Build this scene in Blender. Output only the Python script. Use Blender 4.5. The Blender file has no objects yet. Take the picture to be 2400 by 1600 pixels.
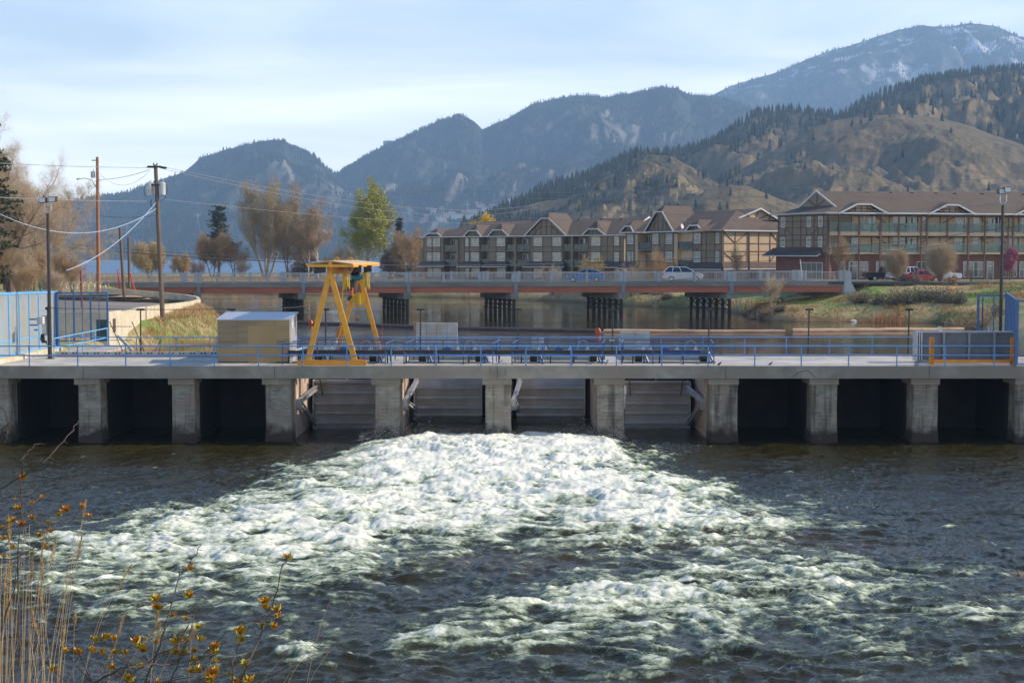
import bpy, math, random
import numpy as np
from mathutils import Vector
R = math.radians
SC = bpy.context.scene
COL = SC.collection
F = 3333.33; HC = 5.8; PITCH = math.atan(198/F)
CT, ST = math.cos(PITCH), math.sin(PITCH)
# ---------------------------------------------------------------- camera
cd = bpy.data.cameras.new('camera'); cam = bpy.data.objects.new('camera', cd); COL.objects.link(cam)
cd.sensor_width = 36; cd.lens = 50; cd.clip_start = 0.5; cd.clip_end = 30000
cam.location = (0, 0, HC); cam.rotation_euler = (math.pi/2-PITCH, 0, 0)
SC.camera = cam
# ---------------------------------------------------------------- light
SUN_AZ, SUN_EL = 4.0, 33.0      # azimuth from +X (camera right), plus = away from the camera
w = bpy.data.worlds.new('World'); SC.world = w; w.use_nodes = True
nt = w.node_tree; nt.nodes.clear()
def N(nt, t, **k):
    n = nt.nodes.new(t)
    for a, b in k.items(): setattr(n, a, b)
    return n
out = N(nt, 'ShaderNodeOutputWorld'); bg = N(nt, 'ShaderNodeBackground'); bg.inputs[1].default_value = 0.11
sky = N(nt, 'ShaderNodeTexSky', sky_type='NISHITA', sun_disc=False)
sky.sun_elevation = R(SUN_EL); sky.sun_rotation = R(90-SUN_AZ); sky.altitude = 350; sky.air_density = 1.0; sky.dust_density = 0.9; sky.ozone_density = 2.2
tc = N(nt, 'ShaderNodeTexCoord'); mp = N(nt, 'ShaderNodeMapping'); mp.inputs['Scale'].default_value = (1.3, 1.3, 9.0); mp.inputs['Rotation'].default_value = (0, R(5), 0)
nz = N(nt, 'ShaderNodeTexNoise'); nz.inputs['Scale'].default_value = 1.7; nz.inputs['Detail'].default_value = 9; nz.inputs['Roughness'].default_value = 0.55; nz.inputs['Distortion'].default_value = 0.4
cr = N(nt, 'ShaderNodeValToRGB'); cr.color_ramp.elements[0].position = 0.44; cr.color_ramp.elements[1].position = 0.70
cr.color_ramp.elements[0].color = (0.0, 0.0, 0.0, 1); cr.color_ramp.elements[1].color = (0.62, 0.62, 0.62, 1)
mx = N(nt, 'ShaderNodeMix', data_type='RGBA'); mx.inputs[7].default_value = (15.8, 16.1, 15.2, 1)
L = nt.links.new
L(tc.outputs['Generated'], mp.inputs[0]); L(mp.outputs[0], nz.inputs['Vector']); L(nz.outputs[0], cr.inputs[0])
hs = N(nt, 'ShaderNodeHueSaturation'); hs.inputs['Saturation'].default_value = 1.25; hs.inputs['Value'].default_value = 1.3; L(sky.outputs[0], hs.inputs['Color'])
sp = N(nt, 'ShaderNodeSeparateXYZ'); L(tc.outputs['Generated'], sp.inputs[0])
lo_ = N(nt, 'ShaderNodeMapRange'); lo_.inputs[1].default_value = 0.0; lo_.inputs[2].default_value = 0.45; lo_.inputs[3].default_value = 1.0; lo_.inputs[4].default_value = 0.12; L(sp.outputs[2], lo_.inputs[0])
gl_ = N(nt, 'ShaderNodeMapRange'); gl_.inputs[1].default_value = 0.0; gl_.inputs[2].default_value = 0.27; gl_.inputs[3].default_value = 0.80; gl_.inputs[4].default_value = 0.0; L(sp.outputs[2], gl_.inputs[0])
ml_ = N(nt, 'ShaderNodeMath', operation='MULTIPLY'); L(cr.outputs[0], ml_.inputs[0]); L(lo_.outputs[0], ml_.inputs[1])
ad_ = N(nt, 'ShaderNodeMath', operation='ADD', use_clamp=True); L(ml_.outputs[0], ad_.inputs[0]); L(gl_.outputs[0], ad_.inputs[1])
L(ad_.outputs[0], mx.inputs[0]); L(hs.outputs[0], mx.inputs[6]); L(mx.outputs[2], bg.inputs[0]); L(bg.outputs[0], out.inputs[0])
sd = bpy.data.lights.new('sun', 'SUN'); sd.energy = 5.0; sd.angle = R(0.5); sd.color = (1.0, 0.86, 0.68)
sun = bpy.data.objects.new('sun', sd); COL.objects.link(sun)
SDIR = Vector((math.cos(R(SUN_EL))*math.cos(R(SUN_AZ)), math.cos(R(SUN_EL))*math.sin(R(SUN_AZ)), math.sin(R(SUN_EL))))
sun.rotation_euler = SDIR.to_track_quat('Z', 'Y').to_euler(); sun.location = (60, 0, 60)
SC.view_settings.view_transform = 'Standard'; SC.view_settings.look = 'None'; SC.view_settings.gamma = 1; SC.view_settings.exposure = 0.5
SC.render.engine = 'CYCLES'
SC.cycles.max_bounces = 7; SC.cycles.volume_bounces = 0; SC.cycles.use_denoising = True; SC.cycles.denoising_prefilter = 'ACCURATE'
# ---------------------------------------------------------------- measuring helpers
def P(u, v, Y):
    """world point seen at photo pixel (u, v) (2400x1600) at distance Y"""
    dv = v-800; t = Y/(F*CT-dv*ST)
    return Vector(((u-1200)*t, Y, HC+(-F*ST-dv*CT)*t))
def G(u, v, z):
    """world point seen at (u, v) on the level z"""
    dv = v-800; t = (z-HC)/(-F*ST-dv*CT)
    return Vector(((u-1200)*t, (F*CT-dv*ST)*t, z))
def XU(u, Y): return (u-1200)*Y/F/CT*0.9983
# ---------------------------------------------------------------- mesh helpers
ORG = {}
def tag(o, label=None, cat=None, group=None, kind=None):
    if label: o['label'] = label
    if cat: o['category'] = cat
    if group: o['group'] = group
    if kind: o['kind'] = kind
    return o
def thing(name, loc, label, cat, group=None, kind=None):
    o = bpy.data.objects.new(name, None); COL.objects.link(o); o.location = loc
    ORG[o.name] = Vector(loc); return tag(o, label, cat, group, kind)
class MB:
    def __init__(s): s.v = []; s.f = []
    def add(s, vs, fs):
        b = len(s.v); s.v.extend([tuple(x) for x in vs]); s.f.extend([tuple(i+b for i in f) for f in fs]); return s
    def hexa(s, c):     # 8 corners: bottom ring 0-3, top ring 4-7
        return s.add(c, [(0,3,2,1),(4,5,6,7),(0,1,5,4),(1,2,6,5),(2,3,7,6),(3,0,4,7)])
    def box(s, x0, x1, y0, y1, z0, z1):
        return s.hexa([(x0,y0,z0),(x1,y0,z0),(x1,y1,z0),(x0,y1,z0),(x0,y0,z1),(x1,y0,z1),(x1,y1,z1),(x0,y1,z1)])
    def beam(s, p, q, w, h, up=(0,0,1)):
        p = Vector(p); q = Vector(q); d = (q-p)
        if d.length < 1e-6: return s
        d.normalize(); up = Vector(up); a = d.cross(up)
        if a.length < 1e-3: a = d.cross(Vector((0,1,0)))
        a.normalize(); b = a.cross(d).normalized()
        a = a*w/2; b = b*h/2
        return s.hexa([p-a-b, p+a-b, q+a-b, q-a-b, p-a+b, p+a+b, q+a+b, q-a+b])
    def tube(s, p, q, r0, r1=None, n=8, cap=True):
        if r1 is None: r1 = r0
        p = Vector(p); q = Vector(q); d = q-p
        if d.length < 1e-6: return s
        d.normalize(); a = d.cross(Vector((0,0,1)) if abs(d.z) < .9 else Vector((1,0,0))).normalized(); b = d.cross(a)
        vs = []
        for c, r in ((p, r0), (q, r1)):
            for i in range(n):
                t = 2*math.pi*i/n; vs.append(c+a*(math.cos(t)*r)+b*(math.sin(t)*r))
        fs = [(i, (i+1) % n, n+(i+1) % n, n+i) for i in range(n)]
        if cap: fs += [tuple(range(n))[::-1], tuple(range(n, 2*n))]
        return s.add(vs, fs)
    def path(s, pts, r, n=6):
        for a, b in zip(pts[:-1], pts[1:]): s.tube(a, b, r, r, n, False)
        return s
    def quad(s, a, b, c, d): return s.add([a,b,c,d], [(0,1,2,3)])
    def tri(s, a, b, c): return s.add([a,b,c], [(0,1,2)])
    def prism(s, poly, off):   # poly: list of 3D pts, off: vector
        n = len(poly); off = Vector(off); vs = [Vector(p) for p in poly]; vs += [p+off for p in vs]
        fs = [tuple(range(n))[::-1], tuple(range(n, 2*n))]+[(i, (i+1) % n, n+(i+1) % n, n+i) for i in range(n)]
        return s.add(vs, fs)
    def build(s, name, mat, parent=None, origin=None, smooth=False):
        A = np.array(s.v, dtype=np.float64).reshape(-1, 3)
        if parent is not None: O = ORG[parent.name]
        elif origin is not None: O = Vector(origin)
        elif len(A): mn = A.min(0); mxx = A.max(0); O = Vector(((mn[0]+mxx[0])/2, (mn[1]+mxx[1])/2, mn[2]))
        else: O = Vector((0,0,0))
        A = A-np.array(O)
        me = bpy.data.meshes.new(name); me.from_pydata(A.tolist(), [], s.f)
        if mat is not None: me.materials.append(mat)
        if smooth: me.polygons.foreach_set('use_smooth', [True]*len(me.polygons))
        me.update()
        o = bpy.data.objects.new(name, me); COL.objects.link(o)
        if parent is not None: o.parent = parent
        else: o.location = O
        ORG[o.name] = O
        return o
def npmesh(name, V, Fq, mat, kind='structure', attr=None, smooth=True, label=None, cat=None, group=None, parent=None):
    me = bpy.data.meshes.new(name); V = np.asarray(V, dtype=np.float32); Fq = np.asarray(Fq, dtype=np.int32)
    me.vertices.add(len(V)); me.vertices.foreach_set('co', V.ravel())
    k = Fq.shape[1]; me.loops.add(Fq.size); me.loops.foreach_set('vertex_index', Fq.ravel())
    me.polygons.add(len(Fq)); me.polygons.foreach_set('loop_start', np.arange(0, Fq.size, k, dtype=np.int32))
    try: me.polygons.foreach_set('loop_total', np.full(len(Fq), k, dtype=np.int32))
    except Exception: pass
    me.polygons.foreach_set('use_smooth', np.full(len(Fq), smooth))
    me.update(calc_edges=True)
    if attr:
        for nm, a in attr.items():
            at = me.attributes.new(nm, 'FLOAT', 'POINT'); at.data.foreach_set('value', np.asarray(a, dtype=np.float32))
    me.materials.append(mat)
    o = bpy.data.objects.new(name, me); COL.objects.link(o)
    if parent is not None: o.parent = parent
    return tag(o, label, cat, group, kind)
def gridfaces(nr, nc):
    i = np.arange(nr-1)[:, None]*nc+np.arange(nc-1)[None, :]; i = i.ravel()
    return np.stack([i, i+1, i+nc+1, i+nc], 1)
def kids(o): return [c for c in COL.objects if c.parent == o]
def dup(root, loc, label=None, rotz=0.0, scale=None):
    r = root.copy(); COL.objects.link(r); r.location = loc; r.rotation_euler = (0, 0, rotz)
    if scale: r.scale = (scale,)*3 if not hasattr(scale, '__len__') else scale
    if label: r['label'] = label
    for ch in list(root.children):
        c = ch.copy(); COL.objects.link(c); c.parent = r
        for g in list(ch.children):
            d = g.copy(); COL.objects.link(d); d.parent = c
    return r
# ---------------------------------------------------------------- noise
def _perm(seed):
    rs = np.random.RandomState(seed); p = rs.permutation(512); return np.concatenate([p, p]), rs.uniform(0, 2*np.pi, 512)
_PC = {}
def perlin(x, y, seed=0):
    if seed not in _PC: _PC[seed] = _perm(seed)
    p, ang = _PC[seed]
    xi = np.floor(x).astype(np.int64); yi = np.floor(y).astype(np.int64); xf = x-xi; yf = y-yi
    def g(ix, iy, fx, fy):
        a = ang[p[(p[ix & 511]+iy) & 511]]; return np.cos(a)*fx+np.sin(a)*fy
    u = xf*xf*xf*(xf*(xf*6-15)+10); v = yf*yf*yf*(yf*(yf*6-15)+10)
    n00 = g(xi, yi, xf, yf); n10 = g(xi+1, yi, xf-1, yf); n01 = g(xi, yi+1, xf, yf-1); n11 = g(xi+1, yi+1, xf-1, yf-1)
    return ((n00*(1-u)+n10*u)*(1-v)+(n01*(1-u)+n11*u)*v)*1.6
def fbm(x, y, o=4, seed=0, gain=.5, ridged=False):
    s = 0; a = 1; t = 0
    for k in range(o):
        n = perlin(x*2**k+k*17.3, y*2**k+k*9.1, seed+k)
        if ridged: n = 1-2*np.abs(n)
        s = s+a*n; t += a; a *= gain
    return s/t
def sst(a, b, x): t = np.clip((x-a)/(b-a), 0, 1); return t*t*(3-2*t)
# ---------------------------------------------------------------- materials
def mat(name, c1, c2=None, scale=2.0, rough=.7, metal=0.0, bump=0.0, bscale=None, stretch=(1,1,1), lo=.35, hi=.65, detail=6, c3=None, s3=.3, spec=.5, trans=0.0, alpha=1.0, disp=0.0):
    m = bpy.data.materials.new(name); m.use_nodes = True; nt = m.node_tree; b = nt.nodes['Principled BSDF']
    b.inputs['Roughness'].default_value = rough; b.inputs['Metallic'].default_value = metal
    b.inputs['Specular IOR Level'].default_value = spec; b.inputs['Alpha'].default_value = alpha
    b.inputs['Transmission Weight'].default_value = trans
    b.inputs['Base Color'].default_value = (*c1, 1)
    ge = N(nt, 'ShaderNodeNewGeometry'); mp = N(nt, 'ShaderNodeMapping'); mp.inputs['Scale'].default_value = stretch
    nt.links.new(ge.outputs['Position'], mp.inputs[0])
    if c2 is None: c2 = tuple(x*.78 for x in c1)
    nz = N(nt, 'ShaderNodeTexNoise'); nz.inputs['Scale'].default_value = scale; nz.inputs['Detail'].default_value = detail; nz.inputs['Roughness'].default_value = .62
    rp = N(nt, 'ShaderNodeMapRange'); rp.inputs[1].default_value = lo; rp.inputs[2].default_value = hi
    mx = N(nt, 'ShaderNodeMix', data_type='RGBA'); mx.inputs[6].default_value = (*c1, 1); mx.inputs[7].default_value = (*c2, 1)
    l = nt.links.new
    l(mp.outputs[0], nz.inputs['Vector']); l(nz.outputs[0], rp.inputs[0]); l(rp.outputs[0], mx.inputs[0]); last = mx.outputs[2]
    if c3:
        n3 = N(nt, 'ShaderNodeTexNoise'); n3.inputs['Scale'].default_value = s3; n3.inputs['Detail'].default_value = 5
        r3 = N(nt, 'ShaderNodeMapRange'); r3.inputs[1].default_value = .48; r3.inputs[2].default_value = .62
        m3 = N(nt, 'ShaderNodeMix', data_type='RGBA'); m3.inputs[7].default_value = (*c3, 1)
        l(mp.outputs[0], n3.inputs['Vector']); l(n3.outputs[0], r3.inputs[0]); l(r3.outputs[0], m3.inputs[0]); l(last, m3.inputs[6]); last = m3.outputs[2]
    l(last, b.inputs['Base Color'])
    if bump:
        nb = N(nt, 'ShaderNodeTexNoise'); nb.inputs['Scale'].default_value = bscale or scale*4; nb.inputs['Detail'].default_value = 6
        bp = N(nt, 'ShaderNodeBump'); bp.inputs['Strength'].default_value = bump; bp.inputs['Distance'].default_value = .05
        l(mp.outputs[0], nb.inputs['Vector']); l(nb.outputs[0], bp.inputs['Height']); l(bp.outputs[0], b.inputs['Normal'])
    return m
def pier_mat():
    """old board-marked concrete, wet and dark near the water, streaked from the top"""
    m = mat('pier_concrete', (.38,.335,.265), (.19,.165,.13), scale=1.1, rough=.85, bump=.5, bscale=7, stretch=(1,1,2.2), c3=(.27,.215,.16), s3=.5)
    nt = m.node_tree; b = nt.nodes['Principled BSDF']; l = nt.links.new
    src = b.inputs['Base Color'].links[0].from_socket
    ge = N(nt, 'ShaderNodeNewGeometry'); sx = N(nt, 'ShaderNodeSeparateXYZ'); l(ge.outputs['Position'], sx.inputs[0])
    # horizontal form-board lines
    mu = N(nt, 'ShaderNodeMath', operation='MULTIPLY'); mu.inputs[1].default_value = 5.2; l(sx.outputs[2], mu.inputs[0])
    fr = N(nt, 'ShaderNodeMath', operation='FRACT'); l(mu.outputs[0], fr.inputs[0])
    nz = N(nt, 'ShaderNodeTexNoise'); nz.inputs['Scale'].default_value = 1.8; nz.inputs['Detail'].default_value = 7; l(ge.outputs['Position'], nz.inputs['Vector'])
    ad = N(nt, 'ShaderNodeMath', operation='ADD'); l(fr.outputs[0], ad.inputs[0]); l(nz.outputs[0], ad.inputs[1])
    lr = N(nt, 'ShaderNodeMapRange'); lr.inputs[1].default_value = 1.42; lr.inputs[2].default_value = 1.52; lr.inputs[3].default_value = 1; lr.inputs[4].default_value = .55; l(ad.outputs[0], lr.inputs[0])
    m1 = N(nt, 'ShaderNodeMix', data_type='RGBA', blend_type='MULTIPLY'); m1.inputs[0].default_value = 1; l(src, m1.inputs[6]); l(lr.outputs[0], m1.inputs[7])
    # vertical drip streaks
    mp = N(nt, 'ShaderNodeMapping'); mp.inputs['Scale'].default_value = (3.2, 3.2, .28); l(ge.outputs['Position'], mp.inputs[0])
    ns = N(nt, 'ShaderNodeTexNoise'); ns.inputs['Scale'].default_value = 1; ns.inputs['Detail'].default_value = 5; l(mp.outputs[0], ns.inputs['Vector'])
    sr = N(nt, 'ShaderNodeMapRange'); sr.inputs[1].default_value = .52; sr.inputs[2].default_value = .66; sr.inputs[3].default_value = 1; sr.inputs[4].default_value = .42; l(ns.outputs[0], sr.inputs[0])
    m2 = N(nt, 'ShaderNodeMix', data_type='RGBA', blend_type='MULTIPLY'); m2.inputs[0].default_value = 1; l(m1.outputs[2], m2.inputs[6]); l(sr.outputs[0], m2.inputs[7])
    # wet, rusty band above the water
    a2 = N(nt, 'ShaderNodeMath', operation='MULTIPLY_ADD'); a2.inputs[1].default_value = -1.6; l(nz.outputs[0], a2.inputs[0]); l(sx.outputs[2], a2.inputs[2])
    wr = N(nt, 'ShaderNodeMapRange'); wr.inputs[1].default_value = -4.5; wr.inputs[2].default_value = -3.9; wr.inputs[3].default_value = 1; wr.inputs[4].default_value = 0; l(a2.outputs[0], wr.inputs[0])
    m3 = N(nt, 'ShaderNodeMix', data_type='RGBA'); m3.inputs[7].default_value = (.045,.03,.02,1); l(wr.outputs[0], m3.inputs[0]); l(m2.outputs[2], m3.inputs[6])
    l(m3.outputs[2], b.inputs['Base Color'])
    return m
M = {}
M['pier'] = pier_mat()
M['conc'] = mat('concrete', (.34,.30,.245), (.21,.19,.155), scale=.8, rough=.85, bump=.3, bscale=9, c3=(.24,.20,.16), s3=.35)
M['deck'] = mat('deck_concrete', (.44,.42,.38), (.31,.29,.265), scale=1.2, rough=.85, bump=.2, bscale=12, c3=(.50,.46,.42), s3=.4)
M['concl'] = mat('pale_concrete', (.50,.48,.46), (.38,.36,.34), scale=1.5, rough=.85, bump=.2, bscale=9, c3=(.40,.34,.28), s3=.9)
M['cream'] = mat('cream_concrete', (.62,.54,.40), (.45,.38,.28), scale=1.3, rough=.9, bump=.3, bscale=8)
M['blue'] = mat('light_blue_paint', (.10,.30,.58), (.075,.22,.44), scale=3, rough=.4)
M['blue2'] = mat('dark_blue_paint', (.05,.10,.26), (.035,.07,.18), scale=3, rough=.35)
M['fblue'] = mat('fence_blue_paint', (.16,.42,.72), (.12,.30,.52), scale=3, rough=.45)
M['black'] = mat('black_metal', (.018,.016,.016), (.03,.025,.022), rough=.45)
M['iron'] = mat('dark_iron', (.07,.065,.06), (.04,.035,.03), rough=.5, metal=.4)
M['gate'] = mat('gate_grey_paint', (.46,.47,.49), (.38,.385,.40), scale=1.2, rough=.55, c3=(.36,.34,.33), s3=.6)
M['pinkc'] = mat('bay_sunlit_concrete', (.52,.40,.32), (.36,.27,.21), scale=1.6, rough=.85, bump=.3, bscale=6, stretch=(1,1,.6))  # warm sunlight on the gated bay walls put into the colour
M['inner'] = mat('bay_shade_concrete', (.022,.019,.015), (.012,.010,.008), scale=1.2, rough=.7, bump=.4, bscale=6)  # deep shade inside the dam bays put into the colour
M['galv'] = mat('galvanised_steel', (.55,.56,.58), (.42,.43,.45), scale=4, rough=.38, metal=.65)
M['yellow'] = mat('crane_yellow_paint', (.78,.36,.025), (.66,.28,.02), scale=2, rough=.38)
M['reel'] = mat('reel_yellow', (.66,.44,.01), (.55,.34,.01), rough=.4)
M['bronze'] = mat('shed_bronze_panel', (.30,.225,.145), (.225,.165,.10), scale=.7, rough=.38, metal=.35, stretch=(.4,1,2.5), c3=(.36,.25,.12), s3=.5)
M['alu'] = mat('shed_aluminium', (.62,.63,.66), (.5,.51,.54), scale=2, rough=.4, metal=.5)
M['roofm'] = mat('shed_roof_metal', (.46,.47,.53), (.40,.41,.46), scale=2, rough=.35, metal=.3)
M['red'] = mat('red_paint', (.62,.05,.03), rough=.5)
M['orange'] = mat('orange_plastic', (.75,.14,.03), (.5,.09,.02), rough=.5)
M['girder'] = mat('girder_red_paint', (.46,.135,.075), (.34,.10,.055), scale=.6, rough=.6, stretch=(.4,.4,2))
M['bconc'] = mat('bridge_concrete', (.26,.24,.21), (.16,.15,.13), scale=.6, rough=.85, bump=.2, bscale=6, stretch=(.3,1,1.4))
M['bpost'] = mat('bridge_post_concrete', (.42,.41,.415), (.34,.335,.34), scale=1, rough=.85)
M['railm'] = mat('railing_metal', (.50,.46,.42), (.38,.35,.32), rough=.5)
M['pile'] = mat('pile_timber', (.028,.024,.02), (.045,.036,.028), scale=2, rough=.85)
M['asph'] = mat('asphalt', (.20,.185,.175), (.15,.14,.13), scale=3, rough=.9, bump=.2, c3=(.24,.215,.19), s3=.15)
M['road'] = mat('road_asphalt', (.075,.075,.075), (.055,.055,.055), scale=3, rough=.9)
M['kerb'] = mat('kerb_concrete', (.55,.53,.5), rough=.85)
M['poleb'] = mat('pole_brown', (.36,.16,.075), (.25,.105,.05), scale=3, rough=.8, stretch=(3,3,.3))
M['poled'] = mat('pole_weathered', (.16,.115,.085), (.10,.07,.05), scale=3, rough=.85, stretch=(3,3,.3))
M['logd'] = mat('wet_log', (.10,.055,.045), (.05,.03,.025), scale=2, rough=.5, stretch=(.4,2,2))
M['logl'] = mat('pale_log', (.55,.36,.22), (.36,.2,.12), scale=1.4, rough=.7, stretch=(.4,2,2))
M['bark'] = mat('bark_brown', (.17,.115,.085), (.08,.055,.04), scale=3, rough=.9, stretch=(2,2,.5))
M['barkl'] = mat('bark_pale', (.42,.36,.30), (.26,.21,.17), scale=3, rough=.9)
M['barkw'] = mat('bark_white', (.62,.56,.52), (.4,.33,.3), scale=3, rough=.9)
M['twig'] = mat('twig_tan', (.54,.43,.30), (.42,.31,.20), rough=.9)
M['twigr'] = mat('twig_russet', (.42,.29,.16), (.34,.23,.125), rough=.9)
M['twigg'] = mat('twig_greybrown', (.24,.17,.13), (.17,.11,.09), rough=.9)
M['budo'] = mat('bud_ochre', (.42,.30,.10), (.34,.24,.08), rough=.8)
M['budr'] = mat('bud_russet', (.48,.26,.10), (.40,.23,.10), rough=.8)
M['leafy'] = mat('leaf_yellow_green', (.34,.33,.04), (.22,.25,.035), scale=1.5, rough=.6)
M['leafye'] = mat('leaf_yellow', (.62,.42,.02), (.5,.33,.02), rough=.6)
M['pine'] = mat('pine_needles', (.045,.065,.03), (.028,.042,.02), scale=1.5, rough=.8)
M['pineb'] = mat('cedar_bronze_needles', (.12,.085,.04), (.075,.06,.03), scale=1.5, rough=.8)
M['pink'] = mat('pink_blossom', (.42,.13,.19), (.34,.10,.15), scale=2, rough=.8)
M['sage'] = mat('sagebrush', (.20,.18,.13), (.11,.10,.07), scale=2, rough=.9)
M['straw'] = mat('dry_straw', (.52,.34,.16), (.38,.22,.09), scale=1, rough=.8)
M['stalk'] = mat('dry_stalk', (.58,.40,.22), (.46,.29,.13), scale=9, rough=.7)
M['grassg'] = mat('green_grass_blades', (.14,.22,.035), (.22,.25,.06), scale=.5, rough=.8)
M['leafo'] = mat('young_leaf', (.42,.36,.035), (.55,.22,.02), scale=26, rough=.45, lo=.45, hi=.55, trans=.0)
M['leafr'] = mat('red_young_leaf', (.50,.17,.02), (.48,.30,.03), scale=26, rough=.45, lo=.45, hi=.55)
M['stem'] = mat('dark_stem', (.09,.06,.05), (.06,.04,.035), rough=.8)
M['rock'] = mat('wet_rock', (.16,.13,.11), (.09,.07,.06), scale=4, rough=.6, bump=.5)
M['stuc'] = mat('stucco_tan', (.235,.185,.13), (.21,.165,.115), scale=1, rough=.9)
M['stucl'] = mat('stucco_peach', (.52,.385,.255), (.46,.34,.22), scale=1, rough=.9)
M['timb'] = mat('timber_brown', (.15,.085,.065), (.12,.065,.05), rough=.8)
M['shing'] = mat('roof_shingle', (.105,.077,.060), (.08,.058,.045), scale=.9, rough=.9, bump=.4, bscale=5, detail=10)
M['shingd'] = mat('skirt_shingle', (.10,.075,.065), (.07,.05,.045), scale=1.2, rough=.9, bump=.4, bscale=5)
M['white'] = mat('white_trim', (.56,.55,.53), (.50,.49,.47), rough=.6)
M['glass'] = mat('window_glass', (.06,.075,.085), (.10,.10,.09), scale=.7, rough=.08, spec=.8)
M['curt'] = mat('curtained_glass', (.40,.36,.28), (.25,.24,.21), scale=1.0, rough=.15, spec=.6)
M['teal'] = mat('teal_railing', (.08,.23,.20), (.09,.27,.23), rough=.35)
M['tealg'] = mat('teal_glass_panel', (.14,.24,.21), (.17,.27,.235), rough=.15, alpha=.22)
M['dgl'] = mat('dark_glass_panel', (.035,.07,.075), (.05,.085,.08), rough=.15, alpha=.75)
M['brick'] = mat('red_brick', (.20,.095,.075), (.15,.07,.055), scale=1.5, rough=.9)
M['carb'] = mat('car_paint_blue', (.07,.17,.42), rough=.25, metal=.3)
M['cars'] = mat('car_paint_silver', (.52,.54,.60), rough=.25, metal=.3)
M['carr'] = mat('car_paint_red', (.45,.03,.03), rough=.25)
M['carw'] = mat('car_paint_white', (.75,.75,.76), rough=.3)
M['cark'] = mat('car_paint_black', (.02,.02,.022), rough=.3)
M['carg'] = mat('car_glass', (.02,.025,.03), rough=.06, spec=.8)
M['tyre'] = mat('tyre_rubber', (.02,.02,.02), rough=.8)
M['rim'] = mat('wheel_rim', (.5,.5,.52), rough=.35, metal=.7)
M['lampr'] = mat('tail_lamp_red', (.5,.02,.02), rough=.3)
M['lampw'] = mat('head_lamp_lens', (.8,.8,.78), rough=.1)
M['cable'] = mat('power_cable', (.30,.30,.31), rough=.5)
M['cabled'] = mat('dark_cable', (.03,.03,.035), rough=.5)
M['cablew'] = mat('sheathed_cable_white', (.46,.52,.60), (.25,.38,.55), scale=3, rough=.5)
M['trafo'] = mat('transformer_grey', (.50,.52,.50), rough=.5)
M['mesh'] = mat('fence_mesh', (.30,.36,.38), (.34,.30,.24), scale=1.2, rough=.6, alpha=.35, stretch=(1,1,.4))
M['meshl'] = mat('fence_panel_mesh', (.27,.42,.55), (.36,.34,.29), scale=1.0, rough=.6, alpha=.7, stretch=(1,1,.25))
M['greens'] = mat('green_screen', (.01,.07,.06), rough=.7)
M['foamm'] = mat('spray_white', (.9,.92,.92), rough=.7)
# ================================================================ terrain, water
ZL, ZR = -1.1, -4.1           # water above and below the dam
DF, DB = 75.5, 83.9           # dam front and back faces
def poly_sd(px, py, poly):
    """signed distance, positive inside"""
    poly = np.array(poly, float); n = len(poly); d = np.full(px.shape, 1e9); ins = np.zeros(px.shape, bool)
    for i in range(n):
        x0, y0 = poly[i]; x1, y1 = poly[(i+1) % n]; ex, ey = x1-x0, y1-y0
        t = np.clip(((px-x0)*ex+(py-y0)*ey)/(ex*ex+ey*ey), 0, 1)
        d = np.minimum(d, np.hypot(px-x0-t*ex, py-y0-t*ey))
        c = ((y0 > py) != (y1 > py)); xi = ex*(py-y0)/((y1-y0) if y1 != y0 else 1e-9)+x0
        ins ^= (c & (px < xi))
    return np.where(ins, d, -d)
RIGHT = [(33,60),(33,84.5),(36,100),(40,118),(43.5,131),(46,140),(46.7,146),(44,149),(41,150.5),(36.6,152),(30.6,152.5),(28.6,154),(27.4,158),(27.4,164),(27.6,173),(26,188),(24,193),(20,198),(16,202),(11,217),(1.3,230),(-5,238),(-17,246),(-30,256),(-50,268),
         (-90,284),(-160,300),(-300,330),(-700,420),(-700,560),(-300,470),(-120,440),(-30,430),(-34,600),(-60,1100),(-140,2300),(-180,3050),(4000,3050),(4000,60)]
LEFT = [(-60,60),(-31,60),(-31,84.4),(-29.5,86),(-27.2,95),(-26.6,103),(-26.6,109),(-24.2,114),(-23.6,119),(-24.5,126),(-27,134),(-31.5,144),(-38,154),(-45,164),(-52,176),(-64,196),(-100,236),(-170,262),(-400,290),(-400,60)]
def land_h(px, py):
    sr = poly_sd(px, py, RIGHT); sl = poly_sd(px, py, LEFT)
    wob = fbm(px*.35, py*.35, 3, 5)*.7
    sr = sr+wob*np.clip(py/140, .2, 1); sl = sl+wob*.35
    far = sst(236, 262, py)*sst(0, -22, px); sl_ = .07+.10*sst(33, 40, px)*sst(146, 152, py)*sst(230, 200, py)
    hr = np.where(sr > 0, 1.25*(1-np.exp(-np.maximum(sr, 0)/1.3))*(1-.2*far)+np.minimum(np.maximum(sr, 0)*sl_, 2.55-1.6*far), np.maximum(sr*.5, -2.6))
    hr = np.where(sr > 0, np.maximum(hr, 3.78*sst(155.5, 162.2, py)*sst(34.5, 41, px)*sst(230, 200, py)), hr)
    top = np.interp(py, [84, 92, 98, 108, 147, 160], [.8, 1.1, 1.6, 1.95, 2.45, 4.05])
    hl = np.where(sl > 0, np.minimum(np.maximum(sl, 0)*1.05, top), np.maximum(sl*.5, -2.6))
    h = np.maximum(hr, hl)
    # dip between the two banks beyond the first ones keeps the lake open
    h = h+np.where(h > .3, fbm(px*.22, py*.22, 4, 9)*.16, 0)+np.where(h > .3, fbm(px*1.1, py*1.1, 3, 19)*.07, 0)
    return ZL+h
def hz(x, y): return float(land_h(np.array([float(x)]), np.array([float(y)]))[0])
xs = np.concatenate([-np.geomspace(4000, 131, 40), np.arange(-130, 131, 1.0), np.geomspace(131, 4000, 40)])
ys = np.concatenate([np.arange(84.4, 300, 1.0), np.geomspace(300, 3200, 90)])
XX, YY = np.meshgrid(xs, ys)
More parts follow.
